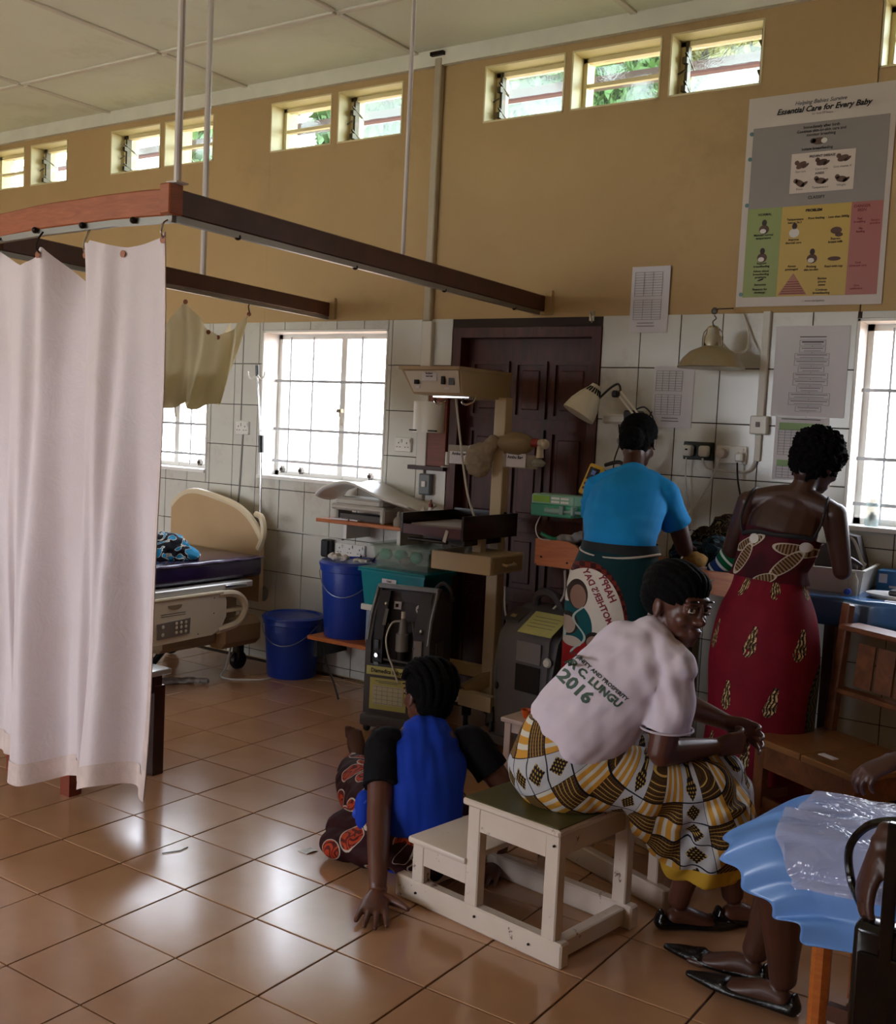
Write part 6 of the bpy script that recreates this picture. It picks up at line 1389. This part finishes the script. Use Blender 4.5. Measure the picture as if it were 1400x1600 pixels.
def top_mat():
    M = Mat('dress_top_print', hx('#3a0710'), .75, spec=.2); u, v, vec = M.pat(); n1 = M.e(M.noise(30, 3, vec))
    cur = M.mix(M.ramp(M.noise(8, 4, vec), .4, .6), hx('#33060f'), hx('#4c0a16'))
    for cx, cz, rx, rz, k in ((-.085, 1.185, .075, .022, .5), (-.105, 1.12, .075, .024, 1.1), (.10, 1.17, .085, .026, -.15), (.075, 1.115, .08, .026, .75), (.0, 1.05, .05, .02, .3)):
        ca, sa = math.cos(k), math.sin(k); X_ = (u-cx)*ca+(v-cz)*sa; Z_ = (v-cz)*ca-(u-cx)*sa; Q = (X_/rx).sq()+(Z_/rz).sq()
        cur = M.mix(Q < 1.0, cur, hx('#b3a794')); cur = M.mix(Q < .72, cur, M.mix(((X_*500).sin() > .0), hx('#3c2418'), hx('#8a6c4c')))
    for cx, cz in ((-.065, 1.205), (.135, 1.185)):
        Q = ((u-cx)/.022).sq()+((v-cz)/.020).sq(); cur = M.mix(Q < 1, cur, hx('#c8c2ba'))
    M.color(cur); return M.m
loft('dress_top', [((-1.40, 4.46, 1.035), .162, .134), ((-1.395, 4.465, 1.10), .148, .115), ((-1.38, 4.475, 1.17), .160, .118), ((-1.372, 4.485, 1.225), .165, .112)], top_mat(), pb, planar=lambda p: ((p.x+1.38)*1.0, p.z, 0), fold=lambda a, v: .02*math.sin(a*9))
blk = mat('black_strap', '#0d0a0b', .7)
B().tube([(-1.50, 4.40, 1.215), (-1.515, 4.405, 1.28), (-1.50, 4.44, 1.37), (-1.49, 4.50, 1.402), (-1.48, 4.56, 1.37)], .006, 6, smooth=5).build('shoulder_strap', blk, pb, world=True)
B().tube([(-1.22, 4.40, 1.215), (-1.195, 4.42, 1.28), (-1.19, 4.455, 1.355), (-1.195, 4.50, 1.385), (-1.20, 4.56, 1.35)], .006, 6, smooth=5).build('shoulder_strap', blk, pb, world=True)
B().tube([(-1.50, 4.40, 1.22), (-1.44, 4.375, 1.235), (-1.36, 4.37, 1.228), (-1.28, 4.375, 1.228), (-1.22, 4.40, 1.22)], .010, 8, smooth=5).build('back_band', blk, pb, world=True)
# ------------------------------------------------------------------ woman in the white T-shirt on the step stool
pc = person('woman in a white T-shirt and yellow patterned wrap seated on a stool, looking back', (-1.58, 3.02, .43))
Rt = V((.89, -.425, -.05)).normalized(); b = B()
limb(b, [(-1.555, 3.02, .53), (-1.49, 3.05, .68), (-1.42, 3.10, .82), (-1.365, 3.14, .92)], [(.155, .125), (.14, .11), (.15, .11), (.13, .08)], Rt)
limb(b, [(-1.365, 3.15, .93), (-1.325, 3.18, .985), (-1.305, 3.195, 1.03)], [.062, .052, .052])
hC, fC, uC = V((-1.287, 3.205, 1.078)), V((.90, -.36, -.12)), V((.10, .02, .99))
head(b, hC, fC, uC, 1.04)
shR, elR, wrR = V((-1.215, 3.075, .90)), V((-1.245, 3.045, .64)), V((-1.15, 3.25, .635))
shL, elL, wrL = V((-1.48, 3.215, .91)), V((-1.34, 3.41, .71)), V((-1.16, 3.375, .685))
for sh, el, wr_ in ((shR, elR, wrR), (shL, elL, wrL)):
    limb(b, [sh+V((0, 0, -.03)), sh.lerp(el, .5), el], [.040, .046, .043]); limb(b, [el, el.lerp(wr_, .45), wr_], [.043, .038, .026])
hand(b, wrR, (.62, .70, .10), (-.75, .60, .1), -1, (38, 42, 46, 50), 1.0, .14, (.5, .2, .8))
hand(b, wrL, (.88, .10, -.20), (.15, -.9, -.2), 1, (30, 34, 38, 42), .98, .16, (.6, .75, .1))
for hp, kn, an, hl_, to in (((-1.49, 3.00, .545), (-1.13, 3.20, .50), (-1.245, 3.275, .10), (-1.275, 3.255, 0), (-1.125, 3.385, 0)), ((-1.60, 3.12, .54), (-1.14, 3.33, .50), (-1.12, 3.43, .10), (-1.14, 3.40, 0), (-1.0, 3.54, 0))):
    limb(b, [hp, V(hp).lerp(V(kn), .5), kn], [.078, .072, .060]); limb(b, [kn, V(kn).lerp(V(an), .35), V(an).lerp(V(kn), .2), an], [.058, .058, .040, .036]); foot(b, hl_, to)
bodyC = blob('body', b, skin2, pc, .0042, 5)
eyes(pc, hC, fC, uC, 1.04, (hC*-1+V((0, 0, 1.6))), eye_w, eye_d, skin1)
B().ell(hC+basis(fC, uC)[1]*.098*1.04-basis(fC, uC)[2]*.0655*1.04, (.021, .006, .0035), basis(fC, uC)[3]).build('lips', mat('lip', '#5b2a26', .35), pc, world=True)
black_sh = mat('black_patent', '#0b0a0c', .18)
shoe(pc, (-1.285, 3.245, .002), (-1.120, 3.388, .002), black_sh); shoe(pc, (-1.145, 3.395, .002), (-1.0, 3.54, .002), black_sh)
Rh, Fh, Uh, Mh = basis(fC, uC); b = B()
b.ell(hC+Uh*.050-Fh*.022, (.092, .112, .082), Mh, 24, 16); b.ell(hC+Uh*.012-Fh*.05, (.086, .08, .075), Mh, 24, 16); b.ell(hC+Uh*.068+Fh*.03, (.074, .06, .050), Mh)
def ribC(co):
    d = co-hC; return .005*abs(math.sin(math.atan2(d.dot(Rh), d.dot(Uh)+.03)*17))
blob('hair', b, hair_m, pc, .0045, 2, wr=ribC)
tee = mat('white_jersey', '#d3c6d2', .8, var=.03, vs=5, spec=.2)
b = B(); limb(b, [(-1.535, 3.03, .66), (-1.50, 3.05, .71), (-1.425, 3.10, .82), (-1.37, 3.14, .925), (-1.345, 3.16, .97)], [(.176, .146), (.180, .146), (.18, .135), (.165, .10), (.082, .072)], Rt, 6, 24)
b.ell(shR-Rt*.006, (.058, .060, .054)); b.ell(shL, (.060, .060, .056)); limb(b, [(-1.345, 3.165, .965), shR+V((-.05, .02, .030)), shR+V((0, 0, .004))], [.062, .055, .055]); limb(b, [(-1.345, 3.165, .965), shL+V((.05, -.02, .028)), shL], [.062, .055, .055]); limb(b, [shR-Rt*.03, shR.lerp(elR, .3), shR.lerp(elR, .72)], [.056, .066, .077], None, 5, 18, False); limb(b, [shL+Rt*.03, shL.lerp(elL, .3), shL.lerp(elL, .65)], [.07, .07, .07], None, 5, 18, False)
def wC(co):
    d = (co-V((-1.23, 3.06, .86))); return .009*noise.noise(V(((co.x-co.z)*13, co.y*6, (co.x+co.z)*5)))+.005*noise.noise(co*22)+.006*math.sin((d.z*.8+d.x*1.6)*60)*math.exp(-(d.length/.12)**2)
teeC = blob('tshirt', b, tee, pc, .006, 4, wr=wC)
B().tube([V((-1.335, 3.172, .985))+(Rt*math.cos(a)*.066+V((.42, .88, -.15)).normalized()*math.sin(a)*.060)+V((0, 0, .012*math.sin(a*1))) for a in [2*PI*k/30 for k in range(31)]], .008, 8, False).build('collar', tee, pc, world=True)
B().tube([shR.lerp(elR, .70)+(Rt.orthogonal().normalized()*0+V((math.cos(a), math.sin(a), .0)))*.080 for a in [2*PI*k/30 for k in range(31)]], .0035, 6, False).build('sleeve_seam', mat('seam', '#bdb0bb', .8), pc, world=True)
grtx, dktx = mat('shirt_print_green', '#3f5547', .7), mat('shirt_print_dark', '#2c3a36', .7)
Nc = V((.50, -.85, .12)); Xc = V((.123, .084, -.112)); Yc = V((.55, .37, .75))
wrap_text('2016', .055, grtx, teeC, teeC, Xc, Yc, (-1.511, 2.97, .813), Nc, .0022)
wrap_text('AR C. LUNGU', .033, grtx, teeC, teeC, Xc, Yc, (-1.452, 2.97, .838), Nc, .0016)
wrap_text('ITY, UNITY AND PROSPERITY', .0165, dktx, teeC, teeC, Xc, Yc, (-1.435, 2.97, .862), Nc, .0006)
# patterned wrap
def kente():
    M = Mat('yellow_patch_print', hx('#c79a3a'), .75, spec=.2); u, v, vec = M.pat(); su, sv = .082, .066
    i, j = (u/su).fl(), (v/sv).fl(); fu, fv = (u/su).fr(), (v/sv).fr(); row = j.mod(3); par = (i+j+(j/3).fl()).mod(2)
    stripes = M.mix(((fv*3).fr() < .42), hx('#c08a35'), hx('#c9c2b4'))
    ga = ((fu*6).fr() < .16)+((fv*2.2).fr() < .0); gb_ = ((fv*9).fr() < .35)*((fu*12).fr() < .6)
    gridc = M.mix(M.e(gb_.s), hx('#2a1812'), hx('#1a0f0c')); gridc = M.mix(ga > .5, M.mix(gb_, hx('#4d3418'), hx('#1c100b')), hx('#c29a50'))
    dd = (fu-.5).ab()*1.05+(fv-.5).ab()*1.35; dia = dd < .44; holes_ = ((fu*9).fr()-.5).sq()+((fv*7+(fu*9).fl()*.5).fr()-.5).sq() < .07
    white = M.mix(dia, hx('#b3b2b6'), M.mix(holes_, hx('#20130f'), hx('#b0903f')))
    cell = M.mix(par > .5, stripes, gridc); c_ = M.mix(row < .5, cell, white)
    ed = ((fu < .03)+(fu > .97)+(fv < .02)); c_ = M.mix(ed > .5, c_, hx('#14131c')); zz_ = M.node('ShaderNodeSeparateXYZ'); M.link(vec, zz_.inputs[0]); c_ = M.mix((M.e(zz_.outputs[2]) < .262), c_, hx('#c49a32')); M.color(c_)
    M.bump(M.noise(220, 2, M.coord('Object')), .1, .001); return M.m
b = B()
limb(b, [(-1.56, 3.03, .52), (-1.55, 3.03, .60), (-1.525, 3.035, .675)], [(.192, .175), (.172, .160), (.143, .140)], Rt, 6, 26)
b.ell((-1.56, 3.03, .535), (.175, .185, .105)); 
limb(b, [(-1.54, 2.98, .545), (-1.36, 3.06, .53), (-1.13, 3.20, .515)], [(.125, .115), (.11, .105), (.085, .09)], UP, 5, 20); limb(b, [(-1.57, 3.10, .54), (-1.35, 3.22, .53), (-1.14, 3.33, .505)], [.12, .11, .09], UP, 5, 20)
limb(b, [(-1.10, 3.205, .51), (-1.13, 3.235, .38), (-1.165, 3.26, .23)], [(.085, .09), (.105, .10), (.115, .105)], UP.orthogonal(), 5, 20, False); limb(b, [(-1.14, 3.33, .50), (-1.13, 3.36, .38), (-1.13, 3.39, .25)], [.085, .095, .10], None, 5, 20, False)
limb(b, [(-1.36, 3.12, .46), (-1.25, 3.18, .36), (-1.20, 3.24, .24)], [.09, .09, .085], None, 5, 18, False); b.ell((-1.25, 3.18, .46), (.16, .12, .10)); b.ell((-1.15, 3.27, .38), (.10, .12, .13)); limb(b, [(-1.15, 3.27, .40), (-1.15, 3.30, .235)], [.11, .115], None, 3, 18, False)
def wK(co): return .008*noise.noise(V(((co.x+co.y)*7, co.z*9, 2)))+.006*math.sin((co.x*.8-co.z*.5+co.y*.5)*55+4*noise.noise(co*5))*max(0, min(1, (co.x+1.5)*3))*max(0, min(1, (.56-co.z)*8))
meK = blob('wrap_skirt', b, None, None, .0065, 6, wr=wK, raw=True)
# keep the wrap clear of the stool top it sits on
for v_ in meK.vertices:
    lx = (v_.co-V((-1.41, 2.785, 0))); ca, sa = math.cos(math.radians(8)), math.sin(math.radians(8)); xx, yy = lx.x*ca-lx.y*sa, lx.x*sa+lx.y*ca
    if -.47 < xx < .03 and v_.co.z < .429: v_.co.z = .429
PV, FS, LS = V((-1.225, 3.10, .80)), V((.82, .56, 0)).normalized(), V((.56, -.82, 0)).normalized()
def patK(co):
    d = co-PV; a_ = d.dot(FS); z_ = d.z; rho = math.hypot(a_, z_); ph = math.atan2(-z_, -a_)   # 0 towards the back, growing down and forward
    if ph < -PI/2: ph += 2*PI
    return (rho*.9-d.dot(LS)*.9+.02, ph*.33+.05, co.z)
set_pat(meK, patK); place(meK, 'wrap_skirt', kente(), pc)
0 and B().tube([(-1.40, 2.945, .70), (-1.46, 2.90, .755), (-1.55, 2.92, .785), (-1.63, 2.98, .80)], .004, 6, smooth=6).build('wrap_edge', mat('navy_edge', '#1a1c33', .7), pc, world=True)
# ------------------------------------------------------------------ girl sitting on the floor
pd_ = person('girl in a royal blue top with black sleeves sitting on the floor', (-2.20, 3.15, 0))
Rd = V((.66, .75, 0)).normalized(); Fd = V((-.76, .65, 0)).normalized(); b = B()
limb(b, [(-2.17, 3.11, .10), (-2.185, 3.135, .22), (-2.215, 3.19, .35), (-2.235, 3.235, .43)], [(.15, .12), (.125, .095), (.14, .10), (.12, .07)], Rd)
limb(b, [(-2.24, 3.25, .44), (-2.275, 3.29, .49), (-2.30, 3.31, .53)], [.055, .045, .05])
hD, fD, uD = V((-2.325, 3.335, .575)), V((-.93, .34, -.10)), V((-.08, .08, .99)); head(b, hD, fD, uD, 1.0)
sL, eL, wL = V((-2.34, 3.10, .425)), V((-2.245, 2.96, .24)), V((-2.115, 2.80, .055)); sR, eR, wR = V((-2.125, 3.355, .42)), V((-2.00, 3.40, .27)), V((-1.93, 3.27, .06))
for s_, e_, w_ in ((sL, eL, wL), (sR, eR, wR)):
    limb(b, [s_, s_.lerp(e_, .5), e_], [.056, .052, .043]); limb(b, [e_, e_.lerp(w_, .45), w_], [.044, .040, .030])
hand(b, (-2.105, 2.785, .034), (.52, -.84, -.06), (0, 0, -1), 1, (4, 4, 4, 4), 1.22, .12, (.45, .9, 0), 0)
hand(b, (-1.93, 3.26, .030), (.2, -.9, -.06), (0, 0, -1), -1, (4, 4, 4, 4), .95, .16, (.5, .85, 0), 0)
for hp, kn, an, hl_, to in (((-2.27, 3.05, .11), (-2.62, 3.32, .15), (-2.90, 3.66, .075), (-2.925, 3.70, .035), (-3.00, 3.735, .225)), ((-2.08, 3.24, .11), (-2.46, 3.54, .16), (-2.84, 3.80, .075), (-2.87, 3.83, .035), (-2.93, 3.87, .205))):
    limb(b, [hp, V(hp).lerp(V(kn), .5), kn], [.085, .075, .055]); limb(b, [kn, V(kn).lerp(V(an), .35), an], [.055, .055, .034]); hl_, to = V(hl_), V(to); foot(b, hl_, to, up=V((.70, -.62, .30)).normalized())
blob('body', b, skin2, pd_, .0045, 3)
eyes(pd_, hD, fD, uD, 1.0, fD, eye_w, eye_d, skin2)
Rh, Fh, Uh, Mh = basis(fD, uD); b = B()
b.ell(hD+Uh*.034-Fh*.024, (.088, .106, .086), Mh, 24, 16); b.ell(hD-Uh*.03-Fh*.055, (.076, .060, .070), Mh)
for k in range(7):
    a = -1.25+k*.42; pts_ = []
    for t_ in range(9):
        q = .95-t_*.34; pts_.append(hD+Uh*.028-Fh*.018+(Fh*math.cos(PI/2-q*.9)*math.sin(q+.0)*0) + Rh*(math.sin(a)*.090)*math.cos((t_-3)*.16)+(Uh*math.cos((t_-2.5)*.42)+Fh*-math.sin((t_-2.5)*.42))*(.094*math.cos(a*.72)+.012))
    limb(b, pts_, [.012]*9, None, 3, 8)
blob('hair', b, hair_m, pd_, .0045, 1, wr=lambda co: .003*abs(math.sin(co.z*190+co.x*60)))
royal = mat('royal_blue_cloth', '#1438a8', .75, var=.05, vs=5, spec=.2); blackc = mat('black_jersey', '#0c0b0f', .8, spec=.2)
b = B(); b.ell((-2.24, 3.235, .43), (.12, .11, .055), Euler((0, 0, .85)).to_matrix()); limb(b, [(-2.165, 3.10, .085), (-2.17, 3.11, .16), (-2.19, 3.14, .26), (-2.225, 3.205, .38), (-2.245, 3.245, .455)], [(.160, .125), (.158, .122), (.152, .118), (.152, .105), (.10, .075)], Rd, 6, 24)
b.ell((-2.345, 3.02, .20), (.045, .05, .08))
def wD(co): return .008*noise.noise(V(((co.x*.66+co.y*.75)*30, 1, co.z*5)))*(.4+max(0, (co.z-.25)*3))+.006*noise.noise(co*14)
blob('blue_top', b, royal, pd_, .006, 4, wr=wD)
for s_, e_ in ((sL, eL), (sR, eR)):
    b = B(); o_ = (s_-V((-2.235, 3.235, .425))).normalized(); limb(b, [s_-o_*.055+V((0, 0, -.0)), s_+V((0, 0, .0)), s_.lerp(e_, .3), s_.lerp(e_, .66)], [.052, .066, .068, .068], None, 5, 16, False); blob('sleeve', b, blackc, pd_, .006, 3, wr=.004, ws=18)
b = B()
for k in range(9):
    a = k*.7; b.ell(V((-2.355, 3.0, .215))+V((.02*math.cos(a), .02*math.sin(a)*.6, .03*math.sin(a*1.3))), (.022, .018, .012), Euler((a, a*.5, 0)).to_matrix(), 10, 7)
blob('side_bow', b, mat('royal_bright', '#2450c8', .5), pd_, .005, 2)
b = B()
for k in range(7):
    b.tube([V((-2.19, 3.275, .462))+Rd*(k*.010-.03), V((-2.17, 3.20, .435))+Rd*(k*.011-.02), V((-2.15, 3.155, .37))+Rd*(k*.012-.01)], [.006, .007, .004], 6, smooth=4)
blob('shoulder_gather', b, royal, pd_, .005, 2)
def maroon_mat():
    M = Mat('maroon_orange_print', hx('#3a0f12'), .75, spec=.2); c = M.coord('Object', (1, 1, 1)); vo = M.node('ShaderNodeTexVoronoi'); vo.inputs['Scale'].default_value = 9; M.link(c, vo.inputs['Vector'])
    d = M.e(vo.outputs['Distance']); r_ = M.e(vo.outputs['Color']); cur = M.mix(d < .50, hx('#2f0c10'), hx('#b5a597')); w2 = M.e(M.noise(14, 1, c, .4, 1.0))
    cur = M.mix(d < .46, cur, M.mix(((w2*40).sin() > .2), hx('#a8391a'), hx('#5a1a12'))); cur = M.mix(M.e(M.noise(2.2, 2, c)) > .60, cur, M.mix((((M.e(M.noise(9, 0, c, .3, 1.5))-.5).ab()) < .014), hx('#2b0b10'), hx('#b8a698'))); M.color(cur); return M.m
b = B(); b.ell((-2.19, 3.12, .095), (.20, .19, .095)); b.ell((-2.40, 3.10, .085), (.16, .11, .085), Euler((0, 0, .4)).to_matrix()); b.ell((-2.42, 3.0, .06), (.10, .09, .06))
limb(b, [(-2.28, 3.07, .12), (-2.62, 3.32, .15), (-2.82, 3.55, .115)], [.11, .095, .07]); limb(b, [(-2.10, 3.23, .12), (-2.46, 3.52, .16), (-2.72, 3.70, .115)], [.11, .095, .07]); b.ell((-2.50, 3.36, .10), (.22, .14, .10), Euler((0, 0, -.7)).to_matrix()); b.ell((-2.12, 3.02, .06), (.13, .07, .055)); b.ell((-2.30, 3.02, .07), (.15, .11, .07))
mD = blob('skirt', b, None, None, .0065, 6, wr=.010, ws=11, raw=True)
for v_ in mD.vertices: v_.co.z = max(v_.co.z, .003)
place(mD, 'skirt', maroon_mat(), pd_)
# ------------------------------------------------------------------ woman in the shiny blue skirt (right edge)
pe = person('woman in a shiny pale blue skirt sitting at the right edge', (-.36, 2.95, .46))
Re = V((0, 1, 0)); b = B()
limb(b, [(-.34, 2.95, .56), (-.31, 2.95, .72), (-.30, 2.95, .90), (-.31, 2.95, 1.0)], [(.17, .13), (.145, .11), (.16, .11), (.14, .07)], Re)
limb(b, [(-.31, 2.95, 1.0), (-.33, 2.95, 1.08), (-.34, 2.95, 1.12)], [.06, .05, .05]); hE, fE, uE = V((-.36, 2.95, 1.185)), V((-.97, .15, -.1)), V((0, 0, 1)); head(b, hE, fE, uE, 1.0)
lE = (V((-.31, 2.77, .96)), V((-.24, 2.56, .78)), V((-0.496, 2.540, 0.700))); rE = (V((-.31, 3.13, .96)), V((-.36, 3.24, .74)), V((-.60, 3.26, .71)))
for s_, e_, w_ in (lE, rE): limb(b, [s_, s_.lerp(e_, .5), e_], [.056, .05, .046]); limb(b, [e_, e_.lerp(w_, .4), w_], [.046, .045, .033])
hand(b, lE[2], (-0.033, -0.050, -0.145), (.65, .3, -.45), 1, (22, 24, 26, 30), 1.22, .07, (.6, .5, .5))
hand(b, rE[2]+V((-.01, .0, 0)), (-.72, -.55, -.42), (.2, .3, -.9), -1, (30, 34, 36, 40), 1.05, .10, (.7, .4, .5))
for hp, kn, an, hl_, to in (((-.36, 2.85, .54), (-.80, 2.84, .505), (-.815, 2.985, .10), (-.79, 2.985, 0), (-1.02, 3.0, 0)), ((-.36, 3.05, .54), (-.82, 3.06, .505), (-.93, 3.095, .10), (-.91, 3.10, 0), (-1.12, 3.105, 0))):
    limb(b, [hp, V(hp).lerp(V(kn), .5), kn], [.095, .085, .064]); limb(b, [kn, V(kn).lerp(V(an), .35), V(an).lerp(V(kn), .15), an], [.062, .068, .044, .040]); foot(b, hl_, to)
blob('body', b, skin1, pe, .005, 3)
eyes(pe, hE, fE, uE, 1.0, fE, eye_w, eye_d, skin1)
Rh, Fh, Uh, Mh = basis(fE, uE); b = B(); b.ell(hE+Uh*.04-Fh*.025, (.095, .11, .09), Mh); b.ell(hE-Uh*.02-Fh*.05, (.08, .065, .075), Mh); blob('hair', b, hair_m, pe, .006, 2, wr=.004, ws=50)
for q in ((-.785, 2.983, .002), (-.905, 3.10, .002)): shoe(pe, q, (q[0]-.245, q[1]+.012, .002), mat('black_studded', '#0c0b0c', .22, bump=.5, bs=160), 'shoe', .035)
b = B(); limb(b, [(-.34, 2.95, .56), (-.31, 2.95, .72), (-.30, 2.95, .90), (-.31, 2.95, 1.0), (-.32, 2.95, 1.035)], [(.185, .14), (.165, .13), (.175, .13), (.16, .09), (.075, .06)], Re, 6, 20)
for s_, e_, w_ in (lE, rE): limb(b, [s_, s_.lerp(e_, .3), s_.lerp(e_, .7)], [.068, .07, .07], None, 5, 16, False)
blob('blouse', b, mat('pale_blue_blouse', '#6f93c4', .6), pe, .007, 4, wr=.005, ws=14)
sh_m = mat('pale_blue_satin', '#6c9be0', .30, var=.06, vs=4, spec=.6)
sect = [(3.20, .42), (3.20, .50), (3.15, .575), (3.07, .605), (2.965, .590), (2.86, .605), (2.77, .585), (2.715, .51), (2.70, .44), (2.695, .375)]
def skE(u, v, lift=0., frac=1.0):
    k = u*(len(sect)-1); i = min(int(k), len(sect)-2); f = k-i; f = f*f*(3-2*f)*.5+f*.5; y = sect[i][0]*(1-f)+sect[i+1][0]*f; z = sect[i][1]*(1-f)+sect[i+1][1]*f
    side = max(0, (u-.68)/.32); sf = max(0, (.18-u)/.18)
    xf = -.925+.03*math.sin(u*9)+.24*side**1.2+.03*sf; xe = -.26; t = v*frac; x = xe+(xf-xe)*t
    pl = .012*math.sin(u*62)*max(0, (t-.55)/.45)+.006*math.sin(u*33+2)*t
    drop = max(0, (t-.78)/.22); z2 = z-(.075*drop**1.6)*(1-side)-.01*t+.05*(1-t)*(1-side)
    y += (2.95-y)*-.06*drop; nrm_y = (y-2.95)*2.2
    z2 += pl+lift+.004*noise.noise(V((x*12, y*12, 0))); y += pl*nrm_y+(lift*2.5 if u < .15 else (-lift*2.5 if u > .8 else 0))
    return (x+.015*math.sin(u*62)*drop, y, z2)
B().grid(150, 60, lambda a, c: skE(a, c)).build('skirt', sh_m, pe, world=True, smooth=True, solid=.003)
def plastic():
    M = Mat('clear_apron_plastic', hx('#d4d2ea'), .10, spec=1.0); t = M.node('ShaderNodeBsdfTransparent'); mx = M.node('ShaderNodeMixShader'); mx.inputs[0].default_value = .5
    M.bump(M.noise(11, 3, M.coord('Object', (1, 1.8, 1)), .55, 1.2), .8, .02); M.link(t.outputs[0], mx.inputs[1]); M.link(M.b.outputs[0], mx.inputs[2]); M.link(mx.outputs[0], M.out.inputs[0]); return M.m
def apr(a, c):
    u = .14+.68*a; p = skE(u, c, .010, .84-.05*math.sin(a*3.1)); return p
B().grid(90, 50, apr).build('plastic_apron', plastic(), pe, world=True, smooth=True)
pb.location += V((.02, -.06, 0))
bg_ = thing('handbag', 'glossy black handbag with a looped strap held at the right edge', 'handbag', (-.46, 2.45, .2))
gl = mat('black_gloss', '#08080a', .12)
B().b2((-.52, 2.42, .22), (-.30, 2.50, .56), bev=.02, seg=3).build('body', gl, bg_, world=True); B().b2((-.505, 2.413, .26), (-.32, 2.421, .50), bev=.003).build('flap', gl, bg_, world=True)
B().tube([[-0.44, 2.6, 0.73], [-0.486, 2.62, 0.737], [-0.552, 2.64, 0.703], [-0.592, 2.66, 0.634], [-0.583, 2.66, 0.557], [-0.536, 2.6, 0.512], [-0.504, 2.48, 0.513]], .010, 8, smooth=8).build('strap', gl, bg_, world=True)
B().b2((-.463, 2.41, .30), (-.435, 2.43, .80), bev=.004).build('post_strap', gl, bg_, world=True)
